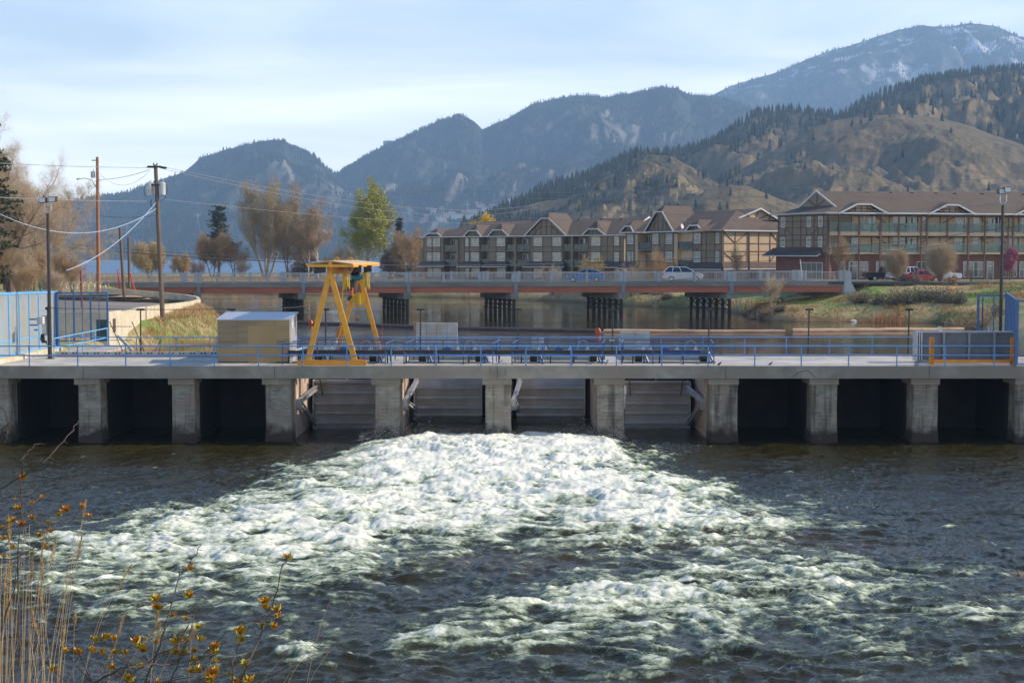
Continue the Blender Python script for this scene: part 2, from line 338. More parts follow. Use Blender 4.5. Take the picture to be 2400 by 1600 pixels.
ZZ = land_h(XX.ravel(), YY.ravel())
def ground_mat():
    m = mat('ground_grass', (.29,.24,.11), (.13,.19,.035), scale=.16, rough=.95, bump=.8, bscale=2.2, lo=.42, hi=.58, detail=8, c3=(.35,.24,.12), s3=.09)
    nt = m.node_tree; b = nt.nodes['Principled BSDF']; l = nt.links.new; src = b.inputs['Base Color'].links[0].from_socket
    ge = N(nt, 'ShaderNodeNewGeometry'); nf = N(nt, 'ShaderNodeTexNoise'); nf.inputs['Scale'].default_value = 2.3; nf.inputs['Detail'].default_value = 8; l(ge.outputs['Position'], nf.inputs['Vector'])
    rf = N(nt, 'ShaderNodeMapRange'); rf.inputs[1].default_value = .3; rf.inputs[2].default_value = .7; rf.inputs[3].default_value = .6; rf.inputs[4].default_value = 1.35; l(nf.outputs[0], rf.inputs[0])
    m1 = N(nt, 'ShaderNodeMix', data_type='RGBA', blend_type='MULTIPLY'); m1.inputs[0].default_value = 1; l(src, m1.inputs[6]); l(rf.outputs[0], m1.inputs[7])
    sx = N(nt, 'ShaderNodeSeparateXYZ'); l(ge.outputs['Position'], sx.inputs[0])
    wr = N(nt, 'ShaderNodeMapRange'); wr.inputs[1].default_value = -1.1; wr.inputs[2].default_value = -.45; wr.inputs[3].default_value = 1; wr.inputs[4].default_value = 0; l(sx.outputs[2], wr.inputs[0])
    m2 = N(nt, 'ShaderNodeMix', data_type='RGBA'); m2.inputs[7].default_value = (.13,.075,.035,1); l(wr.outputs[0], m2.inputs[0]); l(m1.outputs[2], m2.inputs[6]); l(m2.outputs[2], b.inputs['Base Color'])
    return m
M['ground'] = ground_mat()
npmesh('ground', np.stack([XX.ravel(), YY.ravel(), ZZ], 1), gridfaces(len(ys), len(xs)), M['ground'], label='grassy banks, spit and valley floor around the river', cat='ground')
g = MB(); g.quad((-16000,-600,-9),(16000,-600,-9),(16000,22000,-9),(-16000,22000,-9))
tag(g.build('terrain', mat('valley_floor', (.18,.15,.09), rough=.95)), 'flat valley floor reaching the horizon', 'terrain', kind='structure')
def lake_mat(far=False):
    m = bpy.data.materials.new('open_lake_water' if far else 'lake_water'); m.use_nodes = True; nt = m.node_tree; b = nt.nodes['Principled BSDF']; l = nt.links.new
    b.inputs['Base Color'].default_value = (.10,.17,.27,1) if far else (.020,.019,.010,1); b.inputs['Roughness'].default_value = .06; b.inputs['IOR'].default_value = 1.333  # open lake: blue of the reflected sky put into the base colour
    ge = N(nt, 'ShaderNodeNewGeometry'); mp = N(nt, 'ShaderNodeMapping'); mp.inputs['Scale'].default_value = (.55, 1.3, 1); l(ge.outputs['Position'], mp.inputs[0])
    n1 = N(nt, 'ShaderNodeTexNoise'); n1.inputs['Scale'].default_value = 1.6; n1.inputs['Detail'].default_value = 5; l(mp.outputs[0], n1.inputs['Vector'])
    b1 = N(nt, 'ShaderNodeBump'); b1.inputs['Strength'].default_value = .22; b1.inputs['Distance'].default_value = .05; l(n1.outputs[0], b1.inputs['Height'])
    n2 = N(nt, 'ShaderNodeTexNoise'); n2.inputs['Scale'].default_value = .04; n2.inputs['Detail'].default_value = 3; l(mp.outputs[0], n2.inputs['Vector'])
    r2 = N(nt, 'ShaderNodeMapRange'); r2.inputs[1].default_value = .4; r2.inputs[2].default_value = .65; r2.inputs[3].default_value = .45 if far else .04; r2.inputs[4].default_value = .6 if far else .14; l(n2.outputs[0], r2.inputs[0]); l(r2.outputs[0], b.inputs['Roughness'])
    l(b1.outputs[0], b.inputs['Normal'])
    return m
M['lake'] = lake_mat()
g = MB(); g.quad((-9000,82.7,ZL),(9000,82.7,ZL),(9000,440,ZL),(-9000,440,ZL))
tag(g.build('water', M['lake']), 'calm brown river water above the dam', 'water', kind='structure')
g = MB(); g.quad((-9000,440,ZL),(9000,440,ZL),(9000,7000,ZL),(-9000,7000,ZL))
tag(g.build('lake', lake_mat(True)), 'wind rippled blue lake beyond the spit', 'lake', kind='structure')
# ---- white water below the dam
FO = """00000017670000000
00000059992000000
00000199994000000
00001799998200000
00015899998710000
00258899999852000
02578898889873100
36777885457651001
55677642233345321
24566521134666421
12455311577765443
01333214776654456
01222216554433345
00111612333222223
01111111222212222
00111111111111111"""
FT = np.array([[int(c) for c in r] for r in FO.split('\n')], float)/9
fv = np.array([1010,1040,1080,1120,1160,1200,1240,1280,1320,1360,1400,1440,1480,1520,1560,1600.])
fu = np.arange(17)*150.
def foam_density(X, Y):
    yy = Y*1.0; t = yy; # photo coordinates of the measured foam layout, on the river level
    zc = -(HC-ZR); depth = yy*CT-zc*ST; hgt = yy*ST+zc*CT
    u = 1200+F*X/depth; v = 800-F*hgt/depth
    ui = np.clip(u/150, 0, 15.999); i = ui.astype(int); fx = ui-i
    vi = np.interp(v, fv, np.arange(16)); vi = np.clip(vi, 0, 14.999); j = vi.astype(int); fy = vi-j
    fx = fx*fx*(3-2*fx)
    d = (FT[j, i]*(1-fx)+FT[j, i+1]*fx)*(1-fy)+(FT[j+1, i]*(1-fx)+FT[j+1, i+1]*fx)*fy
    return d*sst(995, 1014, v)
xs = np.concatenate([np.arange(-95, -34, 1.5), np.arange(-34, 34, .062), np.arange(34, 95, 1.5)])
ys = np.concatenate([np.arange(16, 30, .5), np.arange(30, 55, .085), np.arange(55, 77, .14), np.arange(77, 84.3, .35)])
XX, YY = np.meshgrid(xs, ys); x = XX.ravel(); y = YY.ravel()
wx = fbm(x*.16, y*.16, 3, 31)*2.6; wy = fbm(x*.16+7, y*.16, 3, 37)*2.6
dn = foam_density(x+wx*.9, y+wy*1.0)
dn = np.clip(dn, 0, 1)
a = x+wx*.5; b_ = y+wy*.5
big = 1-np.abs(fbm(a*.42, b_*.55, 3, 41))*2          # rolling crests
mid = 1-np.abs(perlin(a*1.15+wy, b_*1.5, 47))*2
sml = fbm(a*2.6, b_*3.6, 3, 53)
wav = fbm(a*.55+wx, b_*1.0+wy, 4, 61)
fine = fbm(a*2.4, b_*4.6, 3, 67)
bil = fbm(a*.62, b_*.8, 2, 43)
z = ZR+wav*.17+fine*.06+dn*(.22+.24*bil+.10*big+.045*sml)
z = z-.05*(1-dn)
fil = fbm(a*.95+wy*.6, b_*1.9+wx*.3, 5, 73, gain=.6, ridged=True)
crest = big*.35+bil*.55+fbm(a*1.3, b_*2.6, 5, 71, gain=.62)*1.1+(fil-.2)*.75
foam = np.where(dn > .04, dn**.74*1.24-.52+crest*.66-.34*sst(.0,.5,fbm(a*.21, b_*.33, 3, 131))*(1-.8*sst(62,70,b_))+.22*np.exp(-((x+1.0)/6.0)**2-((y-69)/4.5)**2), -1)
foam = np.where(dn < .04, -1, foam)
# small whitecaps all over
wc = fbm(a*1.1, b_*1.9, 4, 79)+wav*.4
near = sst(78, 60, y)
foam = np.maximum(foam, (wc-.54+.08*near)*2.4*sst(77, 70, y)+dn*.3)
z += np.clip(foam, 0, 1)*.06*(1+fbm(a*5, b_*7, 2, 91))
z = np.where(y > 76, ZR+(z-ZR)*np.clip((79.5-y)/3.5, .15, 1), z)
z = np.where(y < 30, ZR+wav*.18, z)
# mound where the jets surface
z += .30*np.exp(-((y-71.5)/3.2)**2)*sst(-9, -5.5, x)*sst(6.8, 3.5, x)
foam = np.clip(foam, -.5, 1.3)
brown = np.exp(-(((x-7.5)/5.5)**2+((y-48.5)/2.0)**2))+.8*np.exp(-(((x+0)/3.5)**2+((y-45.5)/1.5)**2))+np.exp(-(((x-17.5)/2.2)**2+((y-41.5)/1)**2))
def rapid_mat():
    m = bpy.data.materials.new('white_water'); m.use_nodes = True; nt = m.node_tree; b = nt.nodes['Principled BSDF']; l = nt.links.new
    b.inputs['IOR'].default_value = 1.333
    at = N(nt, 'ShaderNodeAttribute', attribute_name='foam'); ab = N(nt, 'ShaderNodeAttribute', attribute_name='brown')
    ge = N(nt, 'ShaderNodeNewGeometry'); mp = N(nt, 'ShaderNodeMapping'); mp.inputs['Scale'].default_value = (1, 1.5, 1); l(ge.outputs['Position'], mp.inputs[0])
    n1 = N(nt, 'ShaderNodeTexNoise'); n1.inputs['Scale'].default_value = 3.4; n1.inputs['Detail'].default_value = 9; n1.inputs['Roughness'].default_value = .74; n1.inputs['Distortion'].default_value = 1.8; l(mp.outputs[0], n1.inputs['Vector'])
    nr = N(nt, 'ShaderNodeTexNoise', noise_type='RIDGED_MULTIFRACTAL'); nr.inputs['Scale'].default_value = 1.5; nr.inputs['Detail'].default_value = 6; nr.inputs['Distortion'].default_value = .9; l(mp.outputs[0], nr.inputs['Vector'])
    na = N(nt, 'ShaderNodeMath', operation='MULTIPLY_ADD'); na.inputs[1].default_value = .16; l(nr.outputs[0], na.inputs[0]); l(at.outputs['Fac'], na.inputs[2])
    s = N(nt, 'ShaderNodeMath', operation='MULTIPLY_ADD'); s.inputs[1].default_value = 1.35; l(n1.outputs[0], s.inputs[0]); l(na.outputs[0], s.inputs[2])
    o = N(nt, 'ShaderNodeMath', operation='SUBTRACT'); o.inputs[1].default_value = .80; l(s.outputs[0], o.inputs[0])
    # clear water -> aerated green -> white
    cr = N(nt, 'ShaderNodeValToRGB'); e = cr.color_ramp.elements
    e[0].position = .0; e[0].color = (.026,.022,.007,1); e[1].position = .86; e[1].color = (.72,.72,.63,1)
    for p_, c in ((.14,(.030,.034,.018)), (.27,(.075,.092,.060)), (.42,(.20,.24,.16)), (.64,(.46,.51,.39))):
        q = e.new(p_); q.color = (*c, 1)
    l(o.outputs[0], cr.inputs[0])
    bm = N(nt, 'ShaderNodeMix', data_type='RGBA'); bm.inputs[7].default_value = (.062,.042,.018,1); 
    inv = N(nt, 'ShaderNodeMapRange'); inv.inputs[1].default_value = .15; inv.inputs[2].default_value = .6; inv.inputs[3].default_value = .75; inv.inputs[4].default_value = .0; l(o.outputs[0], inv.inputs[0])
    mu = N(nt, 'ShaderNodeMath', operation='MULTIPLY'); l(inv.outputs[0], mu.inputs[0]); l(ab.outputs['Fac'], mu.inputs[1]); l(mu.outputs[0], bm.inputs[0]); l(cr.outputs[0], bm.inputs[6])
    l(bm.outputs[2], b.inputs['Base Color'])
    rr = N(nt, 'ShaderNodeMapRange'); rr.inputs[1].default_value = .1; rr.inputs[2].default_value = .6; rr.inputs[3].default_value = .06; rr.inputs[4].default_value = .75; l(o.outputs[0], rr.inputs[0]); l(rr.outputs[0], b.inputs['Roughness'])
    n2 = N(nt, 'ShaderNodeTexNoise'); n2.inputs['Scale'].default_value = 5.5; n2.inputs['Detail'].default_value = 6; n2.inputs['Roughness'].default_value = .6; n2.inputs['Distortion'].default_value = .8; l(mp.outputs[0], n2.inputs['Vector'])
    bp = N(nt, 'ShaderNodeBump'); bp.inputs['Strength'].default_value = .5; bp.inputs['Distance'].default_value = .07; l(n2.outputs[0], bp.inputs['Height'])
    l(bp.outputs[0], b.inputs['Normal'])
    return m
M['rapid'] = rapid_mat()
npmesh('river', np.stack([x, y, z], 1), gridfaces(len(ys), len(xs)), M['rapid'], attr={'foam': foam, 'brown': np.clip(brown, 0, 1)}, label='dark river breaking into white water below the dam', cat='river')
# spray: small torn drops thrown up from the crests
rs = np.random.RandomState(4); K = 420000
sx = rs.uniform(-32, 32, K); sy = 30+46*rs.rand(K)**.8
sdn = foam_density(sx+fbm(sx*.16, sy*.16, 3, 31)*2.3, sy+fbm(sx*.16+7, sy*.16, 3, 37)*2.6)
ix = np.searchsorted(xs, sx)-1; iy = np.searchsorted(ys, sy)-1
ff = foam.reshape(len(ys), len(xs))[iy, ix]; zz = z.reshape(len(ys), len(xs))[iy, ix]
cl = fbm(sx*1.3, sy*1.3, 3, 83)
keep = (rs.rand(K) < np.clip(ff-.35, 0, 1)*.22*sst(-.1, .5, cl)) 
sx, sy, zz = sx[keep], sy[keep], zz[keep]
sz = zz+rs.exponential(.07, len(sx))
# plume edge
K2 = 7000; ex = rs.uniform(-8.0, 6.0, K2); ey = rs.uniform(72.5, 75.6, K2); env = .28+.5*np.exp(-((ex-3.4)/1.0)**2)+.35*np.exp(-((ex+4.8)/1.4)**2)+.2*np.exp(-((ex+6.5)/1)**2)
ez = ZR+.35+rs.exponential(1, K2)*env*.62
sx = np.concatenate([sx, ex]); sy = np.concatenate([sy, ey]); sz = np.concatenate([sz, ez])
n = len(sx); r = rs.uniform(.007, .021, n)
d = rs.normal(size=(n, 3, 3)); d /= np.linalg.norm(d, axis=2, keepdims=True)
c = np.stack([sx, sy, sz], 1)[:, None, :]
V = (c+d*r[:, None, None]*np.array([1, 1, 1.2])).reshape(-1, 3); Fq = np.arange(3*n).reshape(-1, 3)
npmesh('spray', V, Fq, M['foamm'], kind='stuff', smooth=False, label='drops of white spray flying off the rapids', cat='spray')
# ================================================================ mountains
def mountain_mat(name, forest, forest2, rock, scale, rlo, rhi, snow=None, grass=None):
    m = bpy.data.materials.new(name); m.use_nodes = True; nt = m.node_tree; b = nt.nodes['Principled BSDF']; l = nt.links.new
    b.inputs['Roughness'].default_value = .95; b.inputs['Specular IOR Level'].default_value = .1
    ge = N(nt, 'ShaderNodeNewGeometry')
    def noise(s, d=6, st=(1,1,1)):
        mp = N(nt, 'ShaderNodeMapping'); mp.inputs['Scale'].default_value = st; l(ge.outputs['Position'], mp.inputs[0])
        n = N(nt, 'ShaderNodeTexNoise'); n.inputs['Scale'].default_value = s; n.inputs['Detail'].default_value = d; n.inputs['Roughness'].default_value = .65; l(mp.outputs[0], n.inputs['Vector']); return n.outputs[0]
    def mixc(f, a, c):
        mx = N(nt, 'ShaderNodeMix', data_type='RGBA'); l(f, mx.inputs[0])
        for i, q in ((6, a), (7, c)):
            if isinstance(q, tuple): mx.inputs[i].default_value = (*q, 1)
            else: l(q, mx.inputs[i])
        return mx.outputs[2]
    def rng(s, a, c, x=0, yv=1):
        r = N(nt, 'ShaderNodeMapRange'); r.inputs[1].default_value = a; r.inputs[2].default_value = c; r.inputs[3].default_value = x; r.inputs[4].default_value = yv; l(s, r.inputs[0]); return r.outputs[0]
    f = mixc(rng(noise(scale*9), .4, .6), forest, forest2)
    at = N(nt, 'ShaderNodeAttribute', attribute_name='bare')
    s = N(nt, 'ShaderNodeMath', operation='ADD'); l(noise(scale, 9), s.inputs[0]); l(at.outputs['Fac'], s.inputs[1])
    c = mixc(rng(s.outputs[0], rlo, rhi), f, mixc(rng(noise(scale*5), .4, .62), rock, tuple(v*.62 for v in rock)))
    if snow:
        sx = N(nt, 'ShaderNodeSeparateXYZ'); l(ge.outputs['Position'], sx.inputs[0])
        h = rng(sx.outputs[2], snow[0], snow[1]); mu = N(nt, 'ShaderNodeMath', operation='MULTIPLY'); l(h, mu.inputs[0]); l(rng(noise(scale*3, 9), .52, .60), mu.inputs[1])
        c = mixc(mu.outputs[0], c, (.62,.63,.68))
    l(c, b.inputs['Base Color'])
    bp = N(nt, 'ShaderNodeBump'); bp.inputs['Strength'].default_value = .55; bp.inputs['Distance'].default_value = .10/scale; l(noise(scale*4, 8), bp.inputs['Height']); l(bp.outputs[0], b.inputs['Normal'])
    return m
def ridge(name, pts, Yr, Yb, zb, amp, wl, m, label, nu=500, ns=120, seed=1, prof=1.15, bareamp=.25, rim=0.0, umin=None, umax=None):
    pts = np.array(pts, float); u = np.linspace(pts[0, 0], pts[-1, 0], nu); v = np.interp(u, pts[:, 0], pts[:, 1])
    v = v+np.convolve(np.pad(fbm(u/38, u*0, 3, seed+90)*3.0, 0), [1], 'same')
    Yr = np.full(nu, Yr) if np.isscalar(Yr) else np.interp(u, Yr[0], Yr[1])
    dv = v-800; t = Yr/(F*CT-dv*ST); zr = HC+(-F*ST-dv*CT)*t
    s = np.concatenate([np.linspace(0, 1, ns), 1+np.linspace(.02, .3, 8)])
    S, Uc = np.meshgrid(s, np.arange(nu), indexing='ij')
    Yrr = Yr[Uc]; Y = Yb+(Yrr-Yb)*S; X = (u[Uc]-1200)/F*Y*1.0
    X = X*(1+0*S)
    zrr = zr[Uc]; hh = zrr-zb
    s1 = np.minimum(S, 1)
    base = hh*s1**prof
    env = np.sin(np.pi*np.clip(s1, 0, 1)**.9)**.8
    wx = fbm(X/wl*.5, Y/wl*.5, 3, seed+3)*.8
    nn = fbm(X/wl+wx, Y/wl*.7, 6, seed, gain=.52, ridged=True)
    n2 = fbm(X/wl*4+2*wx, Y/wl*2.6, 4, seed+5)
    h = base+env*np.abs(hh)*(amp*(nn-.1)+amp*.32*n2+amp*.07*fbm(X/wl*14, Y/wl*9, 4, seed+8, ridged=True))
    back = np.clip(S-1, 0, 1); h = h-back*np.abs(hh)*.9
    # spurs must stay under the measured skyline
    lim = (HC+(zrr-HC)*Y/Yrr)-zb
    h = np.where(S < 1, np.minimum(h, lim-.004*np.abs(hh)*(1-s1)*10), h)
    z = zb+h
    # slope-based rock
    gy = np.gradient(z, axis=0)/np.maximum(np.gradient(Y, axis=0), 1e-3); gx = np.gradient(z, axis=1)/np.maximum(np.abs(np.gradient(X, axis=1)), 1e-3)
    st = np.hypot(gx, gy); bare = bareamp*(sst(.5, 1.3, st)-.3)
    o = npmesh(name, np.stack([X.ravel(), Y.ravel(), z.ravel()], 1), gridfaces(len(s), nu), m, attr={'bare': bare.ravel()}, label=label, cat='mountain')
    return dict(X=X, Y=Y, Z=z, bare=bare, ns=ns, u=u, zb=zb)
mL = mountain_mat('mountain_forest', (.030,.038,.032), (.055,.056,.044), (.22,.19,.17), .0032, .64, .76)
mL3 = mountain_mat('high_forest', (.035,.046,.034), (.06,.066,.05), (.20,.175,.15), .0024, .62, .74, snow=(640, 880))
mH1 = mountain_mat('ridge_hill', (.060,.052,.028), (.11,.086,.046), (.21,.16,.09), .011, .49, .66)
mH2 = mountain_mat('grassy_hill', (.15,.115,.065), (.10,.082,.048), (.22,.165,.10), .014, .50, .70)
L3 = [(900,330),(1200,330),(1500,290),(1600,250),(1658,227),(1708,202),(1763,185),(1819,169),(1874,144),(1929,122),(1984,108),(2040,88),(2095,70),(2150,61),(2206,62),(2261,55),(2316,60),(2371,84),(2430,98),(2600,140),(2900,220)]
L2 = [(560,560),(700,470),(785,410),(829,387),(880,353),(965,315),(1033,281),(1084,270),(1110,284),(1131,304),(1160,291),(1188,279),(1244,246),(1310,230),(1365,224),(1410,230),(1454,221),(1498,216),(1542,204),(1586,208),(1614,224),(1653,224),(1720,240),(1850,290),(2050,330),(2400,420),(2700,520)]
L1 = [(-300,520),(-100,505),(0,492),(120,478),(225,463),(306,451),(370,425),(434,404),(476,370),(540,349),(608,333),(640,328),(670,329),(693,347),(740,364),(765,391),(785,408),(830,440),(900,480),(1000,530),(1100,575)]
H1 = [(1040,560),(1133,522),(1210,480),(1266,452),(1321,438),(1387,416),(1443,386),(1487,366),(1542,362),(1597,362),(1653,342),(1686,326),(1725,298),(1763,272),(1819,262),(1874,262),(1929,272),(1973,272),(2007,248),(2051,226),(2095,212),(2150,193),(2206,184),(2261,175),(2316,170),(2400,160),(2600,160),(2900,230)]
H2 = [(1560,500),(1597,478),(1660,445),(1708,412),(1760,382),(1819,348),(1901,299),(1951,282),(2012,274),(2095,267),(2178,274),(2261,293),(2316,315),(2400,343),(2550,400),(2800,480)]
H3 = [(1480,520),(1540,502),(1575,487),(1653,448),(1708,431),(1752,436),(1819,465),(1874,481),(1960,496),(2100,520)]
H4 = [(1300,470),(1360,452),(1400,425),(1432,402),(1470,380),(1520,362),(1570,366),(1620,392),(1680,430),(1760,470),(1900,520)]
RD3 = ridge('mountain_range', L3, 6600, 4900, -5, .20, 900, mL3, 'high blue mountain dusted with snow at the right', seed=11, ns=150)
RD2 = ridge('mountain', L2, 4700, 3050, -3, .26, 620, mL, 'long forested middle mountain with a rounded double summit', seed=23, ns=190, nu=700, prof=1.1)
RD1 = ridge('mountain', L1, 4300, 2950, -3, .26, 560, mL, 'rocky topped blue mountain across the lake at the left', seed=37, ns=180, nu=560)
q1 = ridge('hill', H1, ([1040,1500,2000,2900],[1250,1750,2050,2100]), 980, 1.5, .30, 260, mH1, 'tree lined brown ridge climbing to the right', seed=43, ns=170, nu=620, bareamp=.35)
q4 = ridge('hill', H4, 1350, 900, 1.5, .34, 150, mH1, 'sunlit knoll on the flank of the tree lined ridge', seed=47, ns=110, nu=320, bareamp=.5)
q2 = ridge('hill', H2, 1400, 850, 1.5, .28, 210, mH2, 'round bare grassy hill behind the right hand building', seed=53, ns=150, nu=520)
q3 = ridge('hill', H3, 900, 640, 1.5, .2, 120, mH2, 'low sunlit tan hill between two roofs', seed=59, ns=80, nu=260)
def scatter_cones(name, rd, cnt, hmin, hmax, seed, m, label, dens, smin=.0, shape=.17):
    rs = np.random.RandomState(seed); ns, nu = rd['ns'], rd['X'].shape[1]
    s = rs.uniform(max(smin, .01), .999, cnt)*(ns-1); c = rs.uniform(0, nu-1.001, cnt)
    i = np.minimum(s.astype(int), ns-2); fi = s-i; j = c.astype(int); fj = c-j
    def smp(A): return (A[i, j]*(1-fj)+A[i, j+1]*fj)*(1-fi)+(A[i+1, j]*(1-fj)+A[i+1, j+1]*fj)*fi
    X, Y, Z, B = smp(rd['X']), smp(rd['Y']), smp(rd['Z']), smp(rd['bare'])
    u = 1200+F*X/Y; k = rs.rand(cnt) < dens(X, Y, Z, B, u, s/(ns-1)); X, Y, Z = X[k], Y[k], Z[k]; n = len(X)
    h = rs.uniform(hmin, hmax, n)*(1+.3*rs.rand(n)); r = h*shape*rs.uniform(.8, 1.3, n); a0 = rs.uniform(0, 6.28, n)
    # two stacked 5-sided cones
    V = []; Fq = []; kk = 5
    for (b0, t0, rr) in ((.06, .72, 1.0), (.42, 1.0, .68)):
        ring = [np.stack([X+r*rr*np.cos(a0+2*np.pi*q/kk)*(1+.25*np.sin(q*2.3+a0*3)), Y+r*rr*np.sin(a0+2*np.pi*q/kk), Z-h*.05+h*b0*(1+.5*np.cos(q*1.7+a0))], 1) for q in range(kk)]
        apex = np.stack([X+r*.1*np.cos(a0), Y, Z+h*t0], 1); V.append(np.stack(ring+[apex], 1))
    V = np.concatenate(V, 1); base = np.arange(n)[:, None]*12
    tris = np.array([[q, (q+1) % 5, 5] for q in range(5)]+[[6+q, 6+(q+1) % 5, 11] for q in range(5)])
    Fq = (base[:, :, None]+tris[None]).reshape(-1, 3)
    npmesh(name, V.reshape(-1, 3), Fq, m, kind='stuff', smooth=False, label=label, cat='forest')
    return X, Y, Z, h
mfar = mat('far_conifers', (.022,.034,.02), (.045,.055,.03), scale=.01, rough=.95, spec=.1)
mnear = mat('hill_conifers', (.026,.034,.016), (.050,.050,.024), scale=.06, rough=.95, spec=.1)
nz2 = lambda X, Y, s, sd_: fbm(X/s, Y/s, 4, sd_)
scatter_cones('forest', RD1, 36000, 6, 12, 1, mfar, 'conifer forest covering the left mountain', lambda X,Y,Z,B,u,s: (.95*sst(-.25,.1,nz2(X,Y,160,3)-B*2.2))*((u>-60)&(u<1120)))
scatter_cones('forest', RD2, 52000, 6, 12, 2, mfar, 'conifer forest covering the middle mountain', lambda X,Y,Z,B,u,s: (.95*sst(-.25,.1,nz2(X,Y,180,4)-B*2.2))*sst(.05,.25,s+.1*(u>1500))*((u>600)&(u<2200)))
scatter_cones('forest', RD3, 34000, 8, 15, 3, mfar, 'snowy high forest on the right mountain', lambda X,Y,Z,B,u,s: .9*sst(-.3,.1,nz2(X,Y,200,5))*((u>1600)&(u<2460)))
crest = lambda u: np.interp(u, [1100,1400,1500,1800,1950,2400],[.8,.9,.5,.9,.9,.9])
scatter_cones('forest', q1, 9000, 7, 12, 4, mnear, 'dark pines massed along the brown ridge', lambda X,Y,Z,B,u,s: (crest(u)*sst(.60,.97,s)+.75*sst(.1,.35,nz2(X,Y,90,6)+.15-B))*((u>1080)&(u<2460)), smin=.25)
# ---- pines one can tell apart on the hills
def hill_pine_mesh(seed):
    rs = random.Random(seed); b = MB(); b.tube((0,0,-.05),(0,0,.5),.02,.012,5)
    n = 9
    for k in range(n):
        z0 = .12+.8*k/n; rr = (.20*(1-k/n)**.8+.03)*rs.uniform(.75,1.2); m_ = 7; a0 = rs.uniform(0,6)
        ap = len(b.v); ring = [(math.cos(a0+6.283*i/m_)*rr*rs.uniform(.55,1.25), math.sin(a0+6.283*i/m_)*rr*rs.uniform(.55,1.25), z0-.03*rs.random()) for i in range(m_)]
        b.add(ring+[(rs.uniform(-.02,.02), rs.uniform(-.02,.02), z0+.17)], [(i,(i+1)%m_,m_) for i in range(m_)])
    return b
protos = []
rs = np.random.RandomState(77); cntp = 0
def hill_pines(rd, cnt, dens, hm, group, label, seed, smin=.1):
    rs = np.random.RandomState(seed); got = 0; proto = None; ns, nu = rd['ns'], rd['X'].shape[1]; tries = 0
    pr = [hill_pine_mesh(seed*3+k) for k in range(3)]; objs = []
    while got < cnt and tries < 20000:
        tries += 1; i = int(rs.uniform(smin, .995)*(ns-1)); j = rs.randint(1, nu-1)
        X, Y, Z = rd['X'][i, j], rd['Y'][i, j], rd['Z'][i, j]; u = 1200+F*X/Y
        if u > 2420 or u < 1100 or rs.rand() > dens(u, i/(ns-1), X, Y): continue
        h = rs.uniform(*hm); k = got % 3
        if got < 3:
            o = pr[k].build('pine_tree', mnear, origin=(0,0,0)); tag(o, label, 'tree', group); objs.append(o)
        else:
            o = objs[k].copy(); COL.objects.link(o)
        o.location = (X, Y, Z-.3); o.scale = (h*rs.uniform(.8,1.2), h, h); o.rotation_euler = (0,0,rs.uniform(0,6.28)); got += 1
hill_pines(q2, 70, lambda u,s,X,Y: float(np.clip(.08+1.2*fbm(np.array([X/70]),np.array([Y/70]),3,8)[0],0.02,1)), (6,11), 'scattered pines on the round grassy hill', 'dark pine standing alone on the round bare grassy hill', 5)
hill_pines(q4, 90, lambda u,s,X,Y: float(np.clip(.2+1.2*fbm(np.array([X/50]),np.array([Y/50]),3,9)[0],0.02,1))*(u<1800), (6,11), 'scattered pines on the sunlit knoll', 'dark pine on the sunlit knoll left of the round hill', 6)
hill_pines(q3, 24, lambda u,s,X,Y: 1.0 if s>.5 and u<1880 else .1, (4,7), 'small pines on the low tan hill', 'small pine on the low tan hill behind the roofs', 7, .3)
# ================================================================ the dam
dam = thing('dam', (0, DF, ZR), 'grey concrete dam with square piers and a flat roadway on top', 'dam')
TOPF, BOTF = 0.0, -.66
XP = lambda u: P(u, 860, DF).x
# piers: (left, right) of the front face in the photo
PU = [(-46, 14), (177, 229), (398, 451), (619, 678), (876, 936), (1137, 1198), (1400, 1464), (1669, 1732), (1907, 1967), (2146, 2205), (2391, 2455)]
PX = [(XP(a), XP(b)) for a, b in PU]
rs = random.Random(3)
for k, (a, b) in enumerate(PX):
    m = MB(); ch = .07
    # nose with chamfered corners, slightly worn, then a stop-log slot, then the long body
    def ring(z, g):
        return [(a-g, DF+.35+ch, z), (a+ch-g, DF+.35, z), (b-ch+g, DF+.35, z), (b+g, DF+.35+ch, z), (b+g, DF+1.65, z), (a-g, DF+1.65, z)]
    zs = [-5.6, -4.6, -3.9, -3.2, -2.2, -1.35, -1.02, -1.01]; g0 = [.10, .08, .05, .0, .0, .0, .0, 0]
    rr = [ring(z, g+rs.uniform(-.01, .01)) for z, g in zip(zs, g0)]
    vs = [p for r_ in rr for p in r_]; fs = []
    for i in range(len(rr)-1):
        for j in range(6): fs.append((i*6+j, i*6+(j+1) % 6, (i+1)*6+(j+1) % 6, (i+1)*6+j))
    m.add(vs, fs)
    m.box(a+.18, b-.18, DF+1.65, DF+2.15, -5.6, -1.03)
    p = m.build('pier', M['pier'], dam); ORG[p.name] = ORG[dam.name]
    m = MB(); m.box(a, b, DF+2.153, DB-.02, -5.6, -.302); m.build('pier_body', M['inner'] if k in (0, 1, 2, 8, 9, 10) else M['pinkc'], p)  # outer bodies take the painted shade, gated ones the painted sunlight
    m = MB(); m.box(a-.16, b+.03, DF+.20, DF+2.148, -1.01, BOTF-.004); m.build('pier_cap', M['conc'], p); ORG['pier_cap'] = ORG[dam.name]
ORG_D = ORG[dam.name]
# front beam in lengths with open joints
joints = [-60, XP(195), XP(643), XP(1165.5), XP(1701), XP(2178), 60]
for a, b in zip(joints[:-1], joints[1:]):
    m = MB(); m.box(a+.012, b-.012, DF, DF+.55, BOTF, TOPF); m.build('front_beam', M['conc'], dam)
